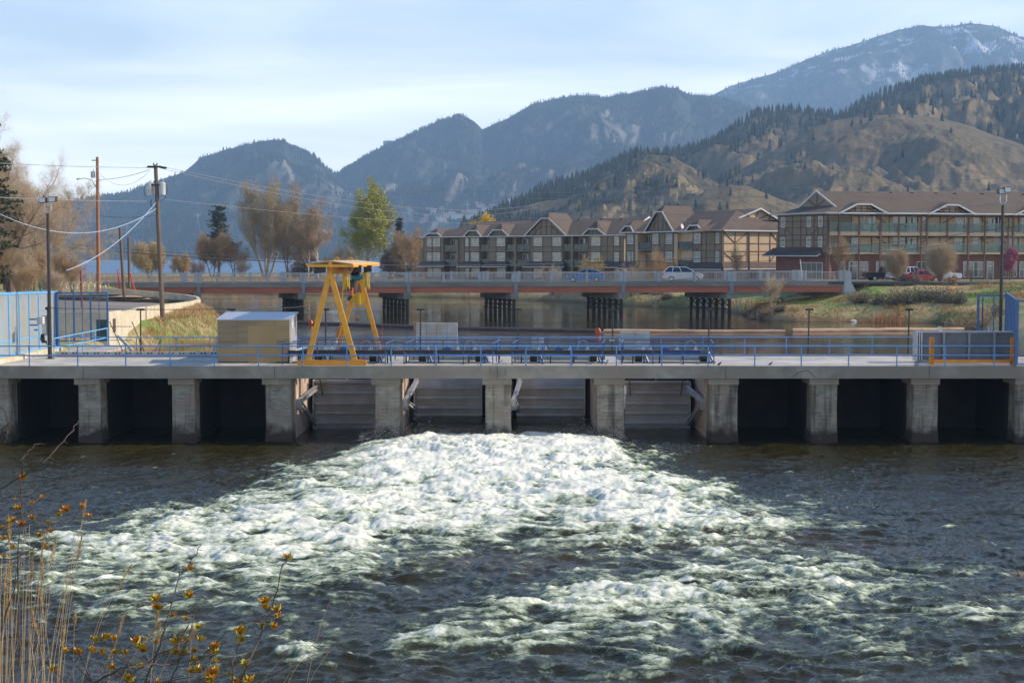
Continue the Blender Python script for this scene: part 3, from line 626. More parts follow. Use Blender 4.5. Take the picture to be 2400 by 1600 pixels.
# roadway slab; open wells above the four gates
xl, xr = PX[3][1]-.9, PX[7][0]+.3
m = MB()
m.box(-60, xl, DF+.553, DB, -.30, .0); m.box(xr, 60, DF+.553, DB, -.30, 0)
m.box(xl+.003, xr-.003, DF+.553, 77.4, -.30, -.004); m.box(xl+.003, xr-.003, 79.2, 79.7, -.30, -.003); m.box(xl+.003, xr-.003, 83.0, DB, -.30, -.005)
for k in (4, 5, 6):
    a, b = PX[k]; m.box(a, b, 77.403, 79.197, -.295, -.002); m.box(a, b, 79.703, 82.997, -.295, -.0025)
m.build('deck_slab', M['deck'], dam)
# head walls that close the outer bays, slots in their sides
m = MB()
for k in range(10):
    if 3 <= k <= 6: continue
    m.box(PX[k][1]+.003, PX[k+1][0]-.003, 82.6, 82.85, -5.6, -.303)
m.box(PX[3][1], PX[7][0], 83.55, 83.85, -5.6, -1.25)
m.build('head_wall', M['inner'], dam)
m = MB()
m.box(-31.5, -27.9, DF+.7, DB+1.2, .004, .05)
m.build('deck_edge_panel', M['concl'], dam)
# white chequer strip along the front edge
m = MB()
for a, b in ((55, 215), (250, 510), (515, 655), (1730, 2140)):
    m.box(XP(a), XP(b), DF+.12, DF+.30, .0, .012)
m.build('edge_marking', M['white'], dam)
# perforated steel kerb at the back, left of the shed
m = MB(); xa, xb = P(132, 830, 82.6).x, P(575, 830, 82.6).x
m.box(xa, xb, 82.35, 82.6, .02, .30)
x_ = xa+.4
kb = m.build('back_kerb', M['concl'], dam); m = MB()
while x_ < xb-.3:
    m.box(x_, x_+.10, 82.34, 82.348, .18, .27); m.box(x_+.2, x_+.3, 82.34, 82.348, .18, .27); x_ += .62
m.build('kerb_slot', M['black'], kb)
m = MB(); m.box(XP(60), XP(2144)+3, 83.2, 83.4, .0, .10); m.build('back_upstand', M['conc'], dam)
# raised year plate
m = MB()
xa, xb = XP(1147), XP(1187)
for (x0, x1, z0, z1) in ((xa, xb, -.15, -.13), (xa, xb, -.50, -.48), (xa, xa+.02, -.5, -.13), (xb-.02, xb, -.5, -.13)):
    m.box(x0, x1, DF-.018, DF, z0, z1)
yp = m.build('year_plate', M['conc'], dam)
for txt, px in (('19', 1155.5), ('53', 1176)):
    fc = bpy.data.curves.new('year_numerals', 'FONT'); fc.body = txt; fc.size = .40; fc.extrude = .018; fc.align_x = 'CENTER'; fc.space_character = 1.15
    fo = bpy.data.objects.new('text', fc); COL.objects.link(fo); me_ = bpy.data.meshes.new_from_object(fo.evaluated_get(bpy.context.evaluated_depsgraph_get())); bpy.data.objects.remove(fo)
    me_.materials.clear(); me_.materials.append(M['conc']); fo = bpy.data.objects.new('year_numerals', me_); COL.objects.link(fo); fo.parent = yp
    fo.location = Vector((XP(px), DF-.012, -.45))-ORG_D; fo.rotation_euler = (R(90), 0, 0)
# a crack in the right hand beam
m = MB(); pts = [(1858,884),(1868,874),(1880,870),(1893,868),(1900,874),(1911,884)]
for (u0, v0), (u1, v1) in zip(pts[:-1], pts[1:]):
    p, q = P(u0, v0, DF), P(u1, v1, DF); m.beam((p.x, DF-.001, p.z), (q.x, DF-.001, q.z), .012, .03)
m.build('crack', M['black'], dam)

# ---------------------------------------------------------------- railings
def railing(name, pts, posts, label, m_, hts=(1.07, .56), r=.032, group=None, posth=None, r2=None):
    """pts: polyline of base points; posts: list of base points"""
    o = thing(name, pts[0], label, 'railing', group)
    for h in hts:
        b = MB()
        for p, q in zip(pts[:-1], pts[1:]):
            b.tube(Vector(p)+Vector((0,0,h)), Vector(q)+Vector((0,0,h)), r, r, 8)
        b.build('top_rail' if h == hts[0] else 'mid_rail', m_, o)
    for p in posts:
        b = MB(); b.tube(Vector(p)-Vector((0,0,.0)), Vector(p)+Vector((0,0,hts[0])), r2 or r, r2 or r, 8); b.box(p[0]-.06, p[0]+.06, p[1]-.05, p[1]+.05, p[2], p[2]+.012); b.build('post', m_, o)
    return o
fp = [-45, 68.5, 182, 294.5, 398.5, 502, 606, 710, 813, 917, 1022, 1127, 1232.5, 1338.6, 1444.8, 1551, 1660, 1769, 1878, 1989, 2102, 2215.7, 2330.5]
yr = DF+.12
pp = [(P(u, 835, yr).x, yr, 0.0) for u in fp]
railing('front_railing', [(pp[0][0], yr, 0), (P(2378, 830, yr).x, yr, 0)], pp, 'long light blue two-bar railing along the front edge of the dam', M['blue'], (1.06, .56), .034)
yb = 83.3
bp = [320, 413, 507, 700, 793, 888, 982, 1075, 1168, 1262, 1356, 1451, 1549, 1647, 1745, 1843, 1944, 2044, 2140]
railing('back_railing', [(P(140, 815, yb).x, yb, .1), (P(2150, 815, yb).x, yb, .1)], [(P(u, 815, yb).x, yb, .1) for u in [140]+bp], 'long light blue railing along the upstream edge of the dam', M['blue'], (1.0, .50), .030)
# sloping ramp railing and ramp at the left
a0 = P(127, 835, 81.6); a0.z = 0; a1 = P(252, 813, 86.5); a1.z = .35
rp = [a0.lerp(a1, t) for t in (0, .27, .52, .76, 1)]
railing('ramp_railing', [tuple(a0), tuple(a1)], [tuple(q) for q in rp], 'pale blue handrail climbing beside the ramp to the gate', M['fblue'], (1.12, .55), .036)
b = MB(); q = [P(140, 832, 82.2), P(205, 832, 82.2)]; 
b.hexa([(q[0].x,82.7,-.05),(q[1].x,82.7,-.05),(a1.x+1.0,87.6,.2),(a1.x-2.2,87.6,.2),(q[0].x,82.7,.03),(q[1].x,82.7,.03),(a1.x+1.0,87.6,.36),(a1.x-2.2,87.6,.36)])
tag(b.build('ramp', M['concl']), 'short pale concrete ramp behind the sloping handrail', 'ramp')

# ---------------------------------------------------------------- guard railings round the gate wells and hoists
boxes = [((662,903),(704,926),'farthest left of the four dark blue guard rails, under the yellow crane'),
         ((947,1155),(970,1171),'second dark blue guard rail from the left, in front of the tall concrete slab'),
         ((1200,1411),(1214,1417),'third dark blue guard rail from the left, right of the year plate'),
         ((1457,1673),(1461,1666),'farthest right of the four dark blue guard rails, in front of the short wide slab')]
for (fu_, bu, lb) in boxes:
    yf, yk = 76.75, 80.3
    A = [Vector((P(fu_[0], 820, yf).x, yf, 0)), Vector((P(fu_[1], 820, yf).x, yf, 0))]
    B = [Vector((P(bu[0], 820, yk).x, yk, 0)), Vector((P(bu[1], 820, yk).x, yk, 0))]
    o = thing('guard_railing', A[0], lb, 'railing', 'dark blue guard rails over the gates')
    for nm, h, r in (('top_rail', 1.12, .03), ('mid_rail', .56, .026)):
        b = MB()
        for p, q in ((A[0], A[1]), (B[0], B[1]), (A[0], B[0]), (A[1], B[1])): b.tube(p+Vector((0,0,h)), q+Vector((0,0,h)), r, r, 8)
        b.build(nm, M['blue2'], o)
    for t in (0, .34, .67, 1):
        for S in (A, B):
            p = S[0].lerp(S[1], t); b = MB(); b.box(p.x-.028, p.x+.028, p.y-.028, p.y+.028, 0, 1.12); b.build('post', M['blue2'], o)
    for S in (0, 1):
        p = A[S].lerp(B[S], .5); b = MB(); b.box(p.x-.028, p.x+.028, p.y-.028, p.y+.028, 0, 1.12); b.build('post', M['blue2'], o)
m = MB(); 
for u0, u1 in ((926, 950), (1157, 1200), (1411, 1458)): m.tube(P(u0, 804, 77), P(u1, 804, 77), .03, .03, 8)
tag(m.build('link_rail', M['blue2']), 'short dark blue bars linking the guard rails', 'railing')

# ---------------------------------------------------------------- gates
GY = 82.5
gates = [(735, 895, 889, 1004, 1, 'lowered grey steel sluice gate in the bay under the yellow crane'),
         (978, 1140, 884, 973, 0, 'raised grey sluice gate left of the middle pier with water rushing beneath'),
         (1226, 1402, 884, 974, 0, 'raised grey sluice gate right of the middle pier with water rushing beneath'),
         (1475, 1655, 893, 1005, 1, 'lowered grey steel sluice gate in the rightmost gated bay')]
for gi, (u0, u1, vt, vb, low, lb) in enumerate(gates):
    k = 3+gi; x0 = PX[k][1]+.36; x1 = PX[k+1][0]-.36
    zt = P(u0, vt, GY).z; zb = P(u0, vb, GY-.35).z
    if gi in (1, 2): zt = -.2
    o = thing('sluice_gate', ((x0+x1)/2, GY, zb), lb, 'sluice gate', 'steel gates between the dam piers')
    m = MB(); m.box(x0, x1, GY, GY+.05, zb, zt); m.build('skin_plate', M['gate'], o)
    zr = [P(u0, v, GY).z for v in ((893, 918, 942.5, 965.5, 988.5, 1003) if low else (906.5, 930, 952.5, 970.5))]
    for i, z_ in enumerate(zr):
        m = MB(); dpt = .34 if i in (0, 2, 5) else .24
        m.box(x0+.02, x1-.02, GY-dpt, GY-.003, z_-.03, z_+.03); m.box(x0+.02, x1-.02, GY-dpt-.02, GY-dpt, z_-.07, z_+.07); m.build('rib', M['gate'], o)
    for i in range(2):
        xx = x0-.03 if i == 0 else x1+.03
        m = MB(); m.box(xx-.03, xx+.03, GY-.45, GY+.06, zb, zt); m.build('end_plate', M['gate'], o)
    m = MB()
    for f_ in (.42, .61): m.box(x0+(x1-x0)*f_, x0+(x1-x0)*f_+.02, GY-.02, GY-.003, zb+.02, zt-.06)
    m.build('stiffener', M['gate'], o)
    for i, sg in enumerate((1, -1)):
        if i == 1 and gi < 3: continue
        xw = (PX[k][1] if i == 0 else PX[k+1][0]); xi = xw+sg*.12
        tr = Vector((xi, 78.1, -2.15)); up = Vector((xi+sg*.42, GY-.45, -1.75+(.5 if not low else 0))); dn_ = Vector((xi+sg*.3, GY-.45, zb+.35))
        for q in (up, dn_):
            m = MB(); d = q-tr
            m.beam(tr, q, .05, .26); m.beam(tr+Vector((0,0,.12)), q+Vector((0,0,.12)), .2, .04); m.beam(tr-Vector((0,0,.12)), q-Vector((0,0,.12)), .2, .04)
            m.build('radial_arm', M['galv'] if i == 0 and q is up else M['gate'], o)
        m = MB(); m.box(xi-.12, xi+.12, 77.9, 78.4, -2.45, -2.0); m.tube((xi-.16, 78.05, -2.55), (xi+.16, 78.05, -2.55), .1, .1, 10); m.build('trunnion', M['galv'] if i == 0 else M['gate'], o)
        m = MB(); m.tube((xi+sg*.55, 81.2, -.05), (xi+sg*.75, GY-.3, -2.2 if low else -1.0), .03, .03, 6); m.build('lifting_rod', M['black'], o)
        m = MB(); m.tube((xi+sg*.55-.06, 81.2, -.75), (xi+sg*.55+.06, 81.2, -.75), .17, .17, 12); m.build('sheave', M['blue2'], o)
    m = MB(); m.box((x0+x1)/2, (x0+x1)/2+.03, GY-.36, GY-.3, zr[0], zr[0]+.3); m.build('lifting_lug', M['white'], o)
    # guide frames against the pier walls
    m = MB()
    for xx in (PX[k][1]+.06, PX[k+1][0]-.06): m.box(xx-.055, xx+.055, GY+.1, GY+.4, -5.3, -.31)
    m.build('guide_frame', M['iron'], o)
    # smooth tongue of water under a raised gate
    if not low:
        w_ = MB(); n = 14
        for i in range(n):
            t0, t1 = i/n, (i+1)/n
            f_ = lambda t: (GY-.2-9.2*t, zb-.02-(zb-(ZR+.10))*(t**.75))
            (ya, za), (yb_, zb_) = f_(t0), f_(t1)
            w_.quad((x0-.3, yb_, zb_), (x1+.3, yb_, zb_), (x1+.3, ya, za), (x0-.3, ya, za))
        jm = bpy.data.materials.get('jet_water') or mat('jet_water', (.010,.014,.006), (.02,.03,.012), scale=1.2, rough=.07, bump=.7, bscale=3, stretch=(4,.3,1), spec=.6)
        tag(w_.build('water', jm, smooth=True), None, None, kind='structure')

# ---------------------------------------------------------------- hoists
hz_ = [(735, 890), (975, 1135), (1232, 1400), (1475, 1655)]
hl = ['gate hoist beneath the yellow crane', 'gate hoist beside the tall concrete slab', 'gate hoist just right of the year plate', 'gate hoist at the far right with a bare blue beam']
for (u0, u1), lb in zip(hz_, hl):
    y0 = 79.1; xa, xb = P(u0, 826, y0).x, P(u1, 826, y0).x
    o = thing('gate_hoist', ((xa+xb)/2, y0, 0), lb, 'hoist', 'gate hoists on the dam deck')
    m = MB(); m.box(xa, xb, y0-.1, y0+.1, .30, .33); m.box(xa, xb, y0-.1, y0+.1, .60, .63); m.box(xa, xb, y0-.015, y0+.015, .33, .60); m.build('beam', M['blue2'], o)
    for xx in (xa+.45, xb-.25):
        m = MB(); m.tube((xx-.22, y0-.9, .34), (xx+.16, y0-.9, .34), .30, .30, 18); m.build('rope_drum', M['iron'], o)
        m = MB(); m.beam((xx+.30, y0-1.1, 0), (xx+.22, y0-.8, .56), .07, .07); m.beam((xx+.52, y0-1.1, 0), (xx+.28, y0-.8, .56), .09, .09); m.box(xx+.18, xx+.62, y0-1.25, y0-.7, 0, .05); m.box(xx+.1, xx+.34, y0-1, y0-.1, .42, .5); m.build('drum_bracket', M['blue2'], o)
    m = MB(); m.box((xa+xb)/2-.35, (xa+xb)/2+.05, y0-.2, y0+.2, .63, .78); m.tube(((xa+xb)/2-.15, y0, .78), ((xa+xb)/2-.15, y0, .9), .1, .1, 10); m.build('motor', M['blue2'], o)
    for q in (.18, .28, .62, .86):
        m = MB(); m.tube((xa+(xb-xa)*q, y0, .63), (xa+(xb-xa)*q, y0, .88), .035, .035, 8); m.box(xa+(xb-xa)*q-.12, xa+(xb-xa)*q+.12, y0-.06, y0+.06, .63, .68); m.build('fitting', M['galv'], o)
    m = MB(); cx = xa+(xb-xa)*.80; pts = [Vector((cx+.34*math.cos(t), y0, .65+.5*math.sin(t))) for t in np.linspace(0, math.pi, 14)]
    m.path(pts, .012, 5); m.build('hose', M['galv'], o)
# black cable tray on short legs
yt = 77.6; m_o = thing('cable_tray', (P(675, 826, yt).x, yt, 0), 'long black cable tray on short legs running between the guard rails', 'cable tray')
m = MB(); m.box(P(675, 826, yt).x, P(1548, 826, yt).x, yt-.15, yt+.15, .50, .56); m.box(P(675, 826, yt).x, P(1548, 826, yt).x, yt-.16, yt-.13, .50, .70); m.box(P(675, 826, yt).x, P(1548, 826, yt).x, yt+.13, yt+.16, .50, .70); m.build('tray', M['black'], m_o)
for u in (677, 700, 774, 840, 908, 952, 1028, 1099, 1169, 1222, 1290, 1345, 1412, 1483, 1546):
    xx = P(u, 826, yt).x; m = MB(); m.box(xx-.035, xx+.035, yt-.12, yt+.12, 0, .5); m.build('tray_leg', M['black'], m_o)
m = MB()
for k in range(9): m.path([P(680+k*3, 824-k*.5, 77.6), P(690+k*4, 820-k, 78.2), P(712+k*.5, 812+k*.6, 79.3)], .012, 4)
m.build('cable', M['galv'], m_o)
# loose planks and a battered board on the deck
m = MB(); m.hexa([(P(1160,852,77.6).x,76.9,.0),(P(1188,852,77.6).x,76.9,.0),(P(1203,840,80).x,80.0,.02),(P(1185,840,80).x,80.0,.02),(P(1160,852,77.6).x,76.9,.03),(P(1188,852,77.6).x,76.9,.03),(P(1203,840,80).x,80.0,.06),(P(1185,840,80).x,80.0,.06)])
tag(m.build('plank', M['concl']), 'pale weathered plank lying on the deck above the middle pier', 'plank')
# thin red marker rods
for u, v0, v1, y_, lb in ((848.5, 776, 845, 80.0, 'thin red marker rod standing between the crane legs'), (896, 763, 822, 83.0, 'thin red marker rod right of the crane rear leg')):
    m = MB(); p, q = P(u+1, v1, y_), P(u, v0, y_); m.tube((p.x, y_, 0), q, .016, .012, 6); tag(m.build('marker_rod', M['red']), lb, 'rod')
m = MB(); p = P(898, 800, 76.2); 

# ---------------------------------------------------------------- concrete slabs standing behind
for u0, u1, vt, yy, lb in ((975, 1072, 757, 85.4, 'tall pale concrete slab standing behind the back railing'), (1453, 1523, 777, 85.4, 'short wide pale concrete slab behind the back railing'),
                           (1246, 1259, 791, 85, 'small grey upright block left one of a pair behind the railing'), (1262, 1275, 791, 85, 'small grey upright block right one of a pair behind the railing')):
    p0, p1 = P(u0, vt, yy), P(u1, vt, yy); m = MB(); m.box(p0.x, p1.x, yy, yy+.3, -2.5, p0.z)
    o = m.build('concrete_slab', M['concl']); tag(o, lb, 'slab')
    if u1-u0 > 50:
        j = MB(); n = 4 if u1-u0 > 80 else 2
        for k in range(1, n): xx = p0.x+(p1.x-p0.x)*k/n; j.box(xx-.008, xx+.008, yy-.004, yy-.001, -1, p0.z)
        j.box(p0.x, p1.x, yy-.004, yy-.001, p0.z-.62, p0.z-.61); j.build('form_joint', M['iron'], o)

# ---------------------------------------------------------------- T-headed deck lamps
ml = [331, 545, 764, 986, 1213, 1436, 1661, 1895, 2129]
first = None
where = ['on the grass side, leftmost of the T-headed lamps', 'rising behind the bronze shed', 'seen between the crane legs', 'in front of the tall concrete slab', 'fifth from the left, by a bridge bent', 'carrying a small grey sign', 'right of the last guard rail', 'eighth from the left, before the pale logs', 'just left of the stacked grey panel']
for k, u in enumerate(ml):
    yy = 84.05; p = P(u, 722, yy); x0 = P(u-1, 833, yy).x
    if first is None:
        o = thing('deck_lamp', (x0, yy, 0), '', 'lamp post', 'black T-headed lamps along the back of the dam')
        m = MB(); m.tube((x0, yy, -.4), (x0+.03, yy, 2.72), .05, .042, 8); m.build('pole', M['black'], o)
        m = MB(); m.box(x0-.17, x0+.23, yy-.11, yy+.11, 2.70, 2.76); m.box(x0-.20, x0-.04, yy-.12, yy+.12, 2.64, 2.72); m.box(x0+.10, x0+.26, yy-.12, yy+.12, 2.64, 2.72); m.build('lamp_head', M['black'], o)
        first = o
    else: o = dup(first, (x0, yy, 0))
    o['label'] = 'black T-headed lamp '+where[k]
p = P(1434, 797, 83.9); m = MB(); m.box(p.x-.15, p.x+.15, 83.86, 83.9, p.z-.055, p.z+.055); o = m.build('small_sign', M['galv']); tag(o, 'small grey rectangular sign on a lamp pole above the railing', 'sign')
m = MB()
for k, w_ in enumerate((.03, .02, .03, .025)): m.box(p.x-.09+k*.045, p.x-.09+k*.045+w_, 83.855, 83.859, p.z-.025, p.z+.025)
m.build('sign_lettering', M['blue2'], o)
# small posts and birds on deck
for u, v, lb in ((1685, 855.5, 'dark starling perched on the deck left of the other bird'), (1805, 855, 'dark starling perched at the deck edge between two posts')):
    p = G(u, v+2, 0.0); m = MB()
    for a, b, r0, r1 in ((Vector((-.10,0,.06)), Vector((-.03,0,.09)), .012, .045), (Vector((-.03,0,.09)), Vector((.05,0,.13)), .045, .05), (Vector((.05,0,.13)), Vector((.09,0,.18)), .05, .028), (Vector((.09,0,.18)), Vector((.12,0,.20)), .032, .026), (Vector((.12,0,.20)), Vector((.17,0,.195)), .010, .003), (Vector((.0,.015,0)), Vector((.0,.015,.08)), .006, .006), (Vector((.02,-.015,0)), Vector((.02,-.015,.08)), .006, .006)):
        m.tube(p+a, p+b, r0, r1, 8)
    tag(m.build('bird', M['black'], origin=p, smooth=True), lb, 'bird')

# ---------------------------------------------------------------- the shed
sh = thing('shed', (P(510, 850, 77.8).x, 77.8, 0), 'small windowless bronze panelled shed with a pale single pitch roof', 'shed')
x0, x1 = P(510, 800, 77.8).x, P(679, 800, 77.8).x; y0, y1 = 77.8, 80.5; zf, zk = 2.34, 2.63
m = MB(); m.box(x0+.002, x1-.002, y0+.0, y0+.05, 0, zf); sw = m.build('front_wall', M['bronze'], sh)
m = MB(); m.box(P(582,800,y0).x, P(648,800,y0).x, y0-.012, y0, .03, P(582,764,y0).z); m.build('patch_panel', mat('patch_panel', (.36,.25,.13), (.30,.205,.10), scale=.8, rough=.36, metal=.45), sw)
m = MB(); m.hexa([(x1-.05,y0+.052,0),(x1,y0+.002,0),(x1,y1,0),(x1-.05,y1,0),(x1-.05,y0+.052,zf-.02),(x1,y0+.002,zf-.02),(x1,y1,zk),(x1-.05,y1,zk)])
m.hexa([(x0,y0+.052,0),(x0+.05,y0+.052,0),(x0+.05,y1,0),(x0,y1,0),(x0,y0+.052,zf-.02),(x0+.05,y0+.052,zf-.02),(x0+.05,y1,zk),(x0,y1,zk)]); m.box(x0, x1, y1-.05, y1-.002, 0, zk); m.build('side_wall', M['alu'], sh)
m = MB(); m.hexa([(x0-.08,y0-.06,zf+.002),(x1+.04,y0-.06,zf+.002),(x1+.08,y1+.1,zk+.002),(x0-.08,y1+.1,zk+.002),(x0-.08,y0-.06,zf+.05),(x1+.04,y0-.06,zf+.05),(x1+.08,y1+.1,zk+.06),(x0-.08,y1+.1,zk+.06)]); m.build('roof', M['roofm'], sh)
m = MB(); m.box(x1+.001, x1+.012, 78.55, 79.0, 1.85, 2.2); m.build('notice', M['white'], sh)
m = MB()
for f_ in (.27, .52, .79): m.box(x0+(x1-x0)*f_, x0+(x1-x0)*f_+.012, y0-.004, y0-.001, .02, zf-.05)
m.box(x0, x1, y0-.005, y0-.001, 1.14, 1.152); m.box(x0, x1, y0-.01, y0-.001, .0, .07); m.build('panel_seam', M['iron'], sw)
m = MB(); m.box(x1+.001, x1+.006, y0+.3, y0+.33, .05, 2.3); m.box(x1+.001, x1+.012, y0+.22, y0+.28, 1.0, 1.25); m.build('door_edge', M['iron'], sh)

# ---------------------------------------------------------------- gantry crane
cr_ = thing('gantry_crane', (P(777, 857, 76.3).x, 76.3, 0), 'yellow A-frame gantry crane with a low canopy and a hanging hook', 'crane')
yF, yB = 76.3, 83.4
def leg(u0, v0, u1, v1, Y, w_=.28, dp=.2):
    p, q = P(u0, v0, Y), P(u1, v1, Y); b = MB(); b.beam(p, q, dp, w_, up=(1,0,.25)); b.build('leg', M['yellow'], cr_)
leg(721.5, 846, 771, 648, yF); leg(832, 846, 777, 650, yF)
leg(791, 822, 838, 655, yB, .24); leg(890, 822, 845, 650, yB, .24)
b = MB(); p, q = P(698, 852, yF), P(857, 852, yF); b.box(p.x, q.x, yF-.12, yF+.12, .235, .26); b.box(p.x, q.x, yF-.12, yF+.12, .0, .03); b.box(p.x, q.x, yF-.05, yF+.05, .03, .235); b.box(q.x, q.x+.06, yF-.1, yF+.1, 0, .24); b.build('base_beam', M['yellow'], cr_)
b = MB(); p, q = P(783, 826, yB), P(895, 826, yB); b.box(p.x, q.x, yB-.12, yB+.12, .05, .28); b.build('base_beam', M['yellow'], cr_)
b = MB()
for u, v, yy in ((724, 846, yF), (832, 846, yF)): p = P(u, v, yy); b.box(p.x-.28, p.x+.28, yF-.13, yF+.13, .262, .29)
b.build('foot_plate', M['yellow'], cr_)
# head posts, main beam, end beam
for u0, v0, v1, Y in ((774, 655, 612, yF), (842, 655, 613, yB)):
    p, q = P(u0, v0, Y), P(u0, v1, Y); b = MB(); b.box(p.x-.13, p.x+.13, Y-.12, Y+.12, p.z, q.z); b.build('head_post', M['yellow'], cr_)
b = MB(); a, c = P(775, 630, yF), P(842, 629, yB); b.beam(a, c, .02, .52); b.beam(a+Vector((0,0,.26)), c+Vector((0,0,.26)), .26, .05); b.beam(a-Vector((0,0,.26)), c-Vector((0,0,.26)), .26, .05); b.build('main_beam', M['yellow'], cr_)
# side facing board with dark stencilled lettering (too small to read)
bp0 = P(776, 631.5, yF-.02); bp1 = P(831, 631, yF-.02); b = MB(); b.add([(bp0.x,yF-.03,bp0.z-.24),(bp1.x-.2,yF-.03,bp0.z-.22),(bp1.x+.05,yF-.03,bp0.z+.24),(bp0.x,yF-.03,bp0.z+.24),(bp0.x,yF+.0,bp0.z-.24),(bp1.x-.2,yF+.0,bp0.z-.22),(bp1.x+.05,yF+.0,bp0.z+.24),(bp0.x,yF+.0,bp0.z+.24)], [(0,1,2,3),(4,7,6,5),(0,4,5,1),(1,5,6,2),(2,6,7,3),(3,7,4,0)])
sb = b.build('name_board', mat('board_orange', (.55,.20,.015), rough=.45), cr_)
b = MB(); x_ = P(790, 631, yF-.04).x; z_ = bp0.z
for k, pat in enumerate(((0,1,0,1),(1,0,1,1),(1,1,0,1),(0,1,1,1),(1,1,1,0))):
    X_ = x_+k*.105
    b.box(X_, X_+.02, yF-.038, yF-.031, z_-.15, z_+.12)
    if pat[0]: b.box(X_+.06, X_+.08, yF-.038, yF-.031, z_-.15, z_+.12)
    if pat[1]: b.box(X_+.02, X_+.06, yF-.038, yF-.031, z_+.09, z_+.12)
    if pat[2]: b.box(X_+.02, X_+.06, yF-.038, yF-.031, z_-.15, z_-.12)
    if pat[3]: b.box(X_+.02, X_+.06, yF-.038, yF-.031, z_-.03, z_)
b.build('board_lettering', mat('lettering_dark', (.10,.045,.03), rough=.6), sb)
b = MB(); b.box(x_+.58, x_+.76, yF-.037, yF-.031, z_-.08, z_+.12); b.build('board_plate', mat('plate_slate', (.13,.11,.16), rough=.5), sb)
# canopy
nA, nR, nB = P(718.5, 617.5, 75.3), P(774, 609.8, 75.3), P(826.5, 617.8, 75.3); fD, fR, fC = P(790, 615, 84.4), P(839, 609.6, 84.4), P(888.7, 615.4, 84.4)
b = MB(); dz = Vector((0,0,.05))
b.hexa([nA-dz, nR-dz, fR-dz, fD-dz, nA, nR, fR, fD]); b.hexa([nR-dz+Vector((.003,0,0)), nB-dz, fC-dz, fR-dz+Vector((.003,0,0)), nR+Vector((.003,0,0)), nB, fC, fR+Vector((.003,0,0))]); b.build('canopy', mat('canopy_plate', (.66,.44,.20), (.6,.38,.16), rough=.5), cr_)
b = MB(); e = Vector((0,0,.12)); 
b.beam(nA-e+Vector((.05,.1,0)), nB-e+Vector((-.0,.1,0)), .1, .13); b.beam(nB-e, fC-e, .08, .14); b.beam(nA-e+Vector((.05,0,0)), fD-e, .08, .13); b.beam(fD-e, fC-e+Vector((-.1,0,0)), .1, .13)
b.beam(nR-e*2+Vector((0,.1,0)), nR-e*.6+Vector((0,.1,0)), .16, .16); b.build('canopy_frame', M['yellow'], cr_)
for t, m_ in ((.22, 'yellow'), (.72, 'yellow')):
    c = nR.lerp(fR, t); b = MB(); pts = [c+Vector((.09*math.cos(a), 0, .03+.09*math.sin(a)+.03)) for a in np.linspace(-.5, math.pi+.5, 12)]; b.path(pts, .03, 6); b.build('lifting_eye', M[m_], cr_)
for u, v, Y, w_ in ((751, 631, 76.0, .32), (837, 630, 77.2, .26), (861, 630, 80, .26)):
    p = P(u, v, Y); b = MB(); b.hexa([p+Vector(q) for q in ((-w_,-.25,-.24),(w_*.8,-.25,-.16),(w_*.8,.25,-.16),(-w_,.25,-.24),(-w_*.8,-.25,.2),(w_,-.25,.2),(w_,.25,.2),(-w_*.8,.25,.2))]); fl = b.build('floodlight', M['black'], cr_)
    b = MB(); b.box(p.x+w_+.0, p.x+w_+.06, p.y-.24, p.y+.24, p.z-.2, p.z+.18); b.build('lens', M['galv'], fl)
# hoist, chain, hook
p = P(836, 650, 80.5); b = MB(); b.tube(p+Vector((-.28,-.1,0)), p+Vector((.22,-.1,.02)), .19, .19, 16); b.tube(p+Vector((.24,-.1,.02)), p+Vector((.36,-.1,.02)), .14, .14, 12); b.build('hoist_motor', mat('hoist_blue', (.06,.26,.38), rough=.3, metal=.3), cr_)
b = MB(); b.box(p.x-.22, p.x+.15, 80.2, 80.7, p.z+.15, p.z+.5); b.tube(p+Vector((-.2,-.3,.28)), p+Vector((-.2,.3,.28)), .16, .16, 12); b.tube(p+Vector((.05,-.3,.3)), p+Vector((.05,.3,.3)), .13, .13, 12); b.build('trolley', M['black'], cr_)
q = P(820, 668, 80.0); b = MB(); b.box(q.x-.16, q.x+.14, 79.8, 80.1, q.z-.28, q.z+.28); b.build('control_box', M['iron'], cr_)
q2 = P(828, 668, 80.3); b = MB(); b.tube(q2+Vector((.0,0,-.4)), q2+Vector((.0,0,.25)), .14, .14, 12); b.tube(q2+Vector((-.3,0,-.85)), q2+Vector((.02,0,-.35)), .09, .13, 10); b.build('chain_bag', M['black'], cr_)
b = MB(); q3 = P(825, 683, 80.2); b.tube(q3-Vector((0,0,.25)), q3+Vector((0,0,.2)), .09, .09, 10); b.build('brake_unit', M['orange'], cr_)
for du in (-.035, .035):
    a, c = P(837, 656, 80.5), P(837, 740, 80.5); b = MB(); b.tube(a+Vector((du*1.5,0,0)), c+Vector((du*1.5,0,0)), .014, .014, 5); b.build('hoist_chain', M['iron'], cr_)
c = P(837, 742, 80.5); b = MB(); b.box(c.x-.07, c.x+.07, 80.44, 80.56, c.z-.09, c.z+.06); b.build('hook_block', M['orange'], cr_)
b = MB(); b.path([c+Vector((.0+.07*math.sin(t), 0, -.16-.07*math.cos(t)+.0)) for t in np.linspace(-2.4, 2.2, 12)], .022, 6); b.tube(c+Vector((0,0,-.16)), c+Vector((0,0,-.06)), .025, .03, 6); b.build('hook', M['iron'], cr_)
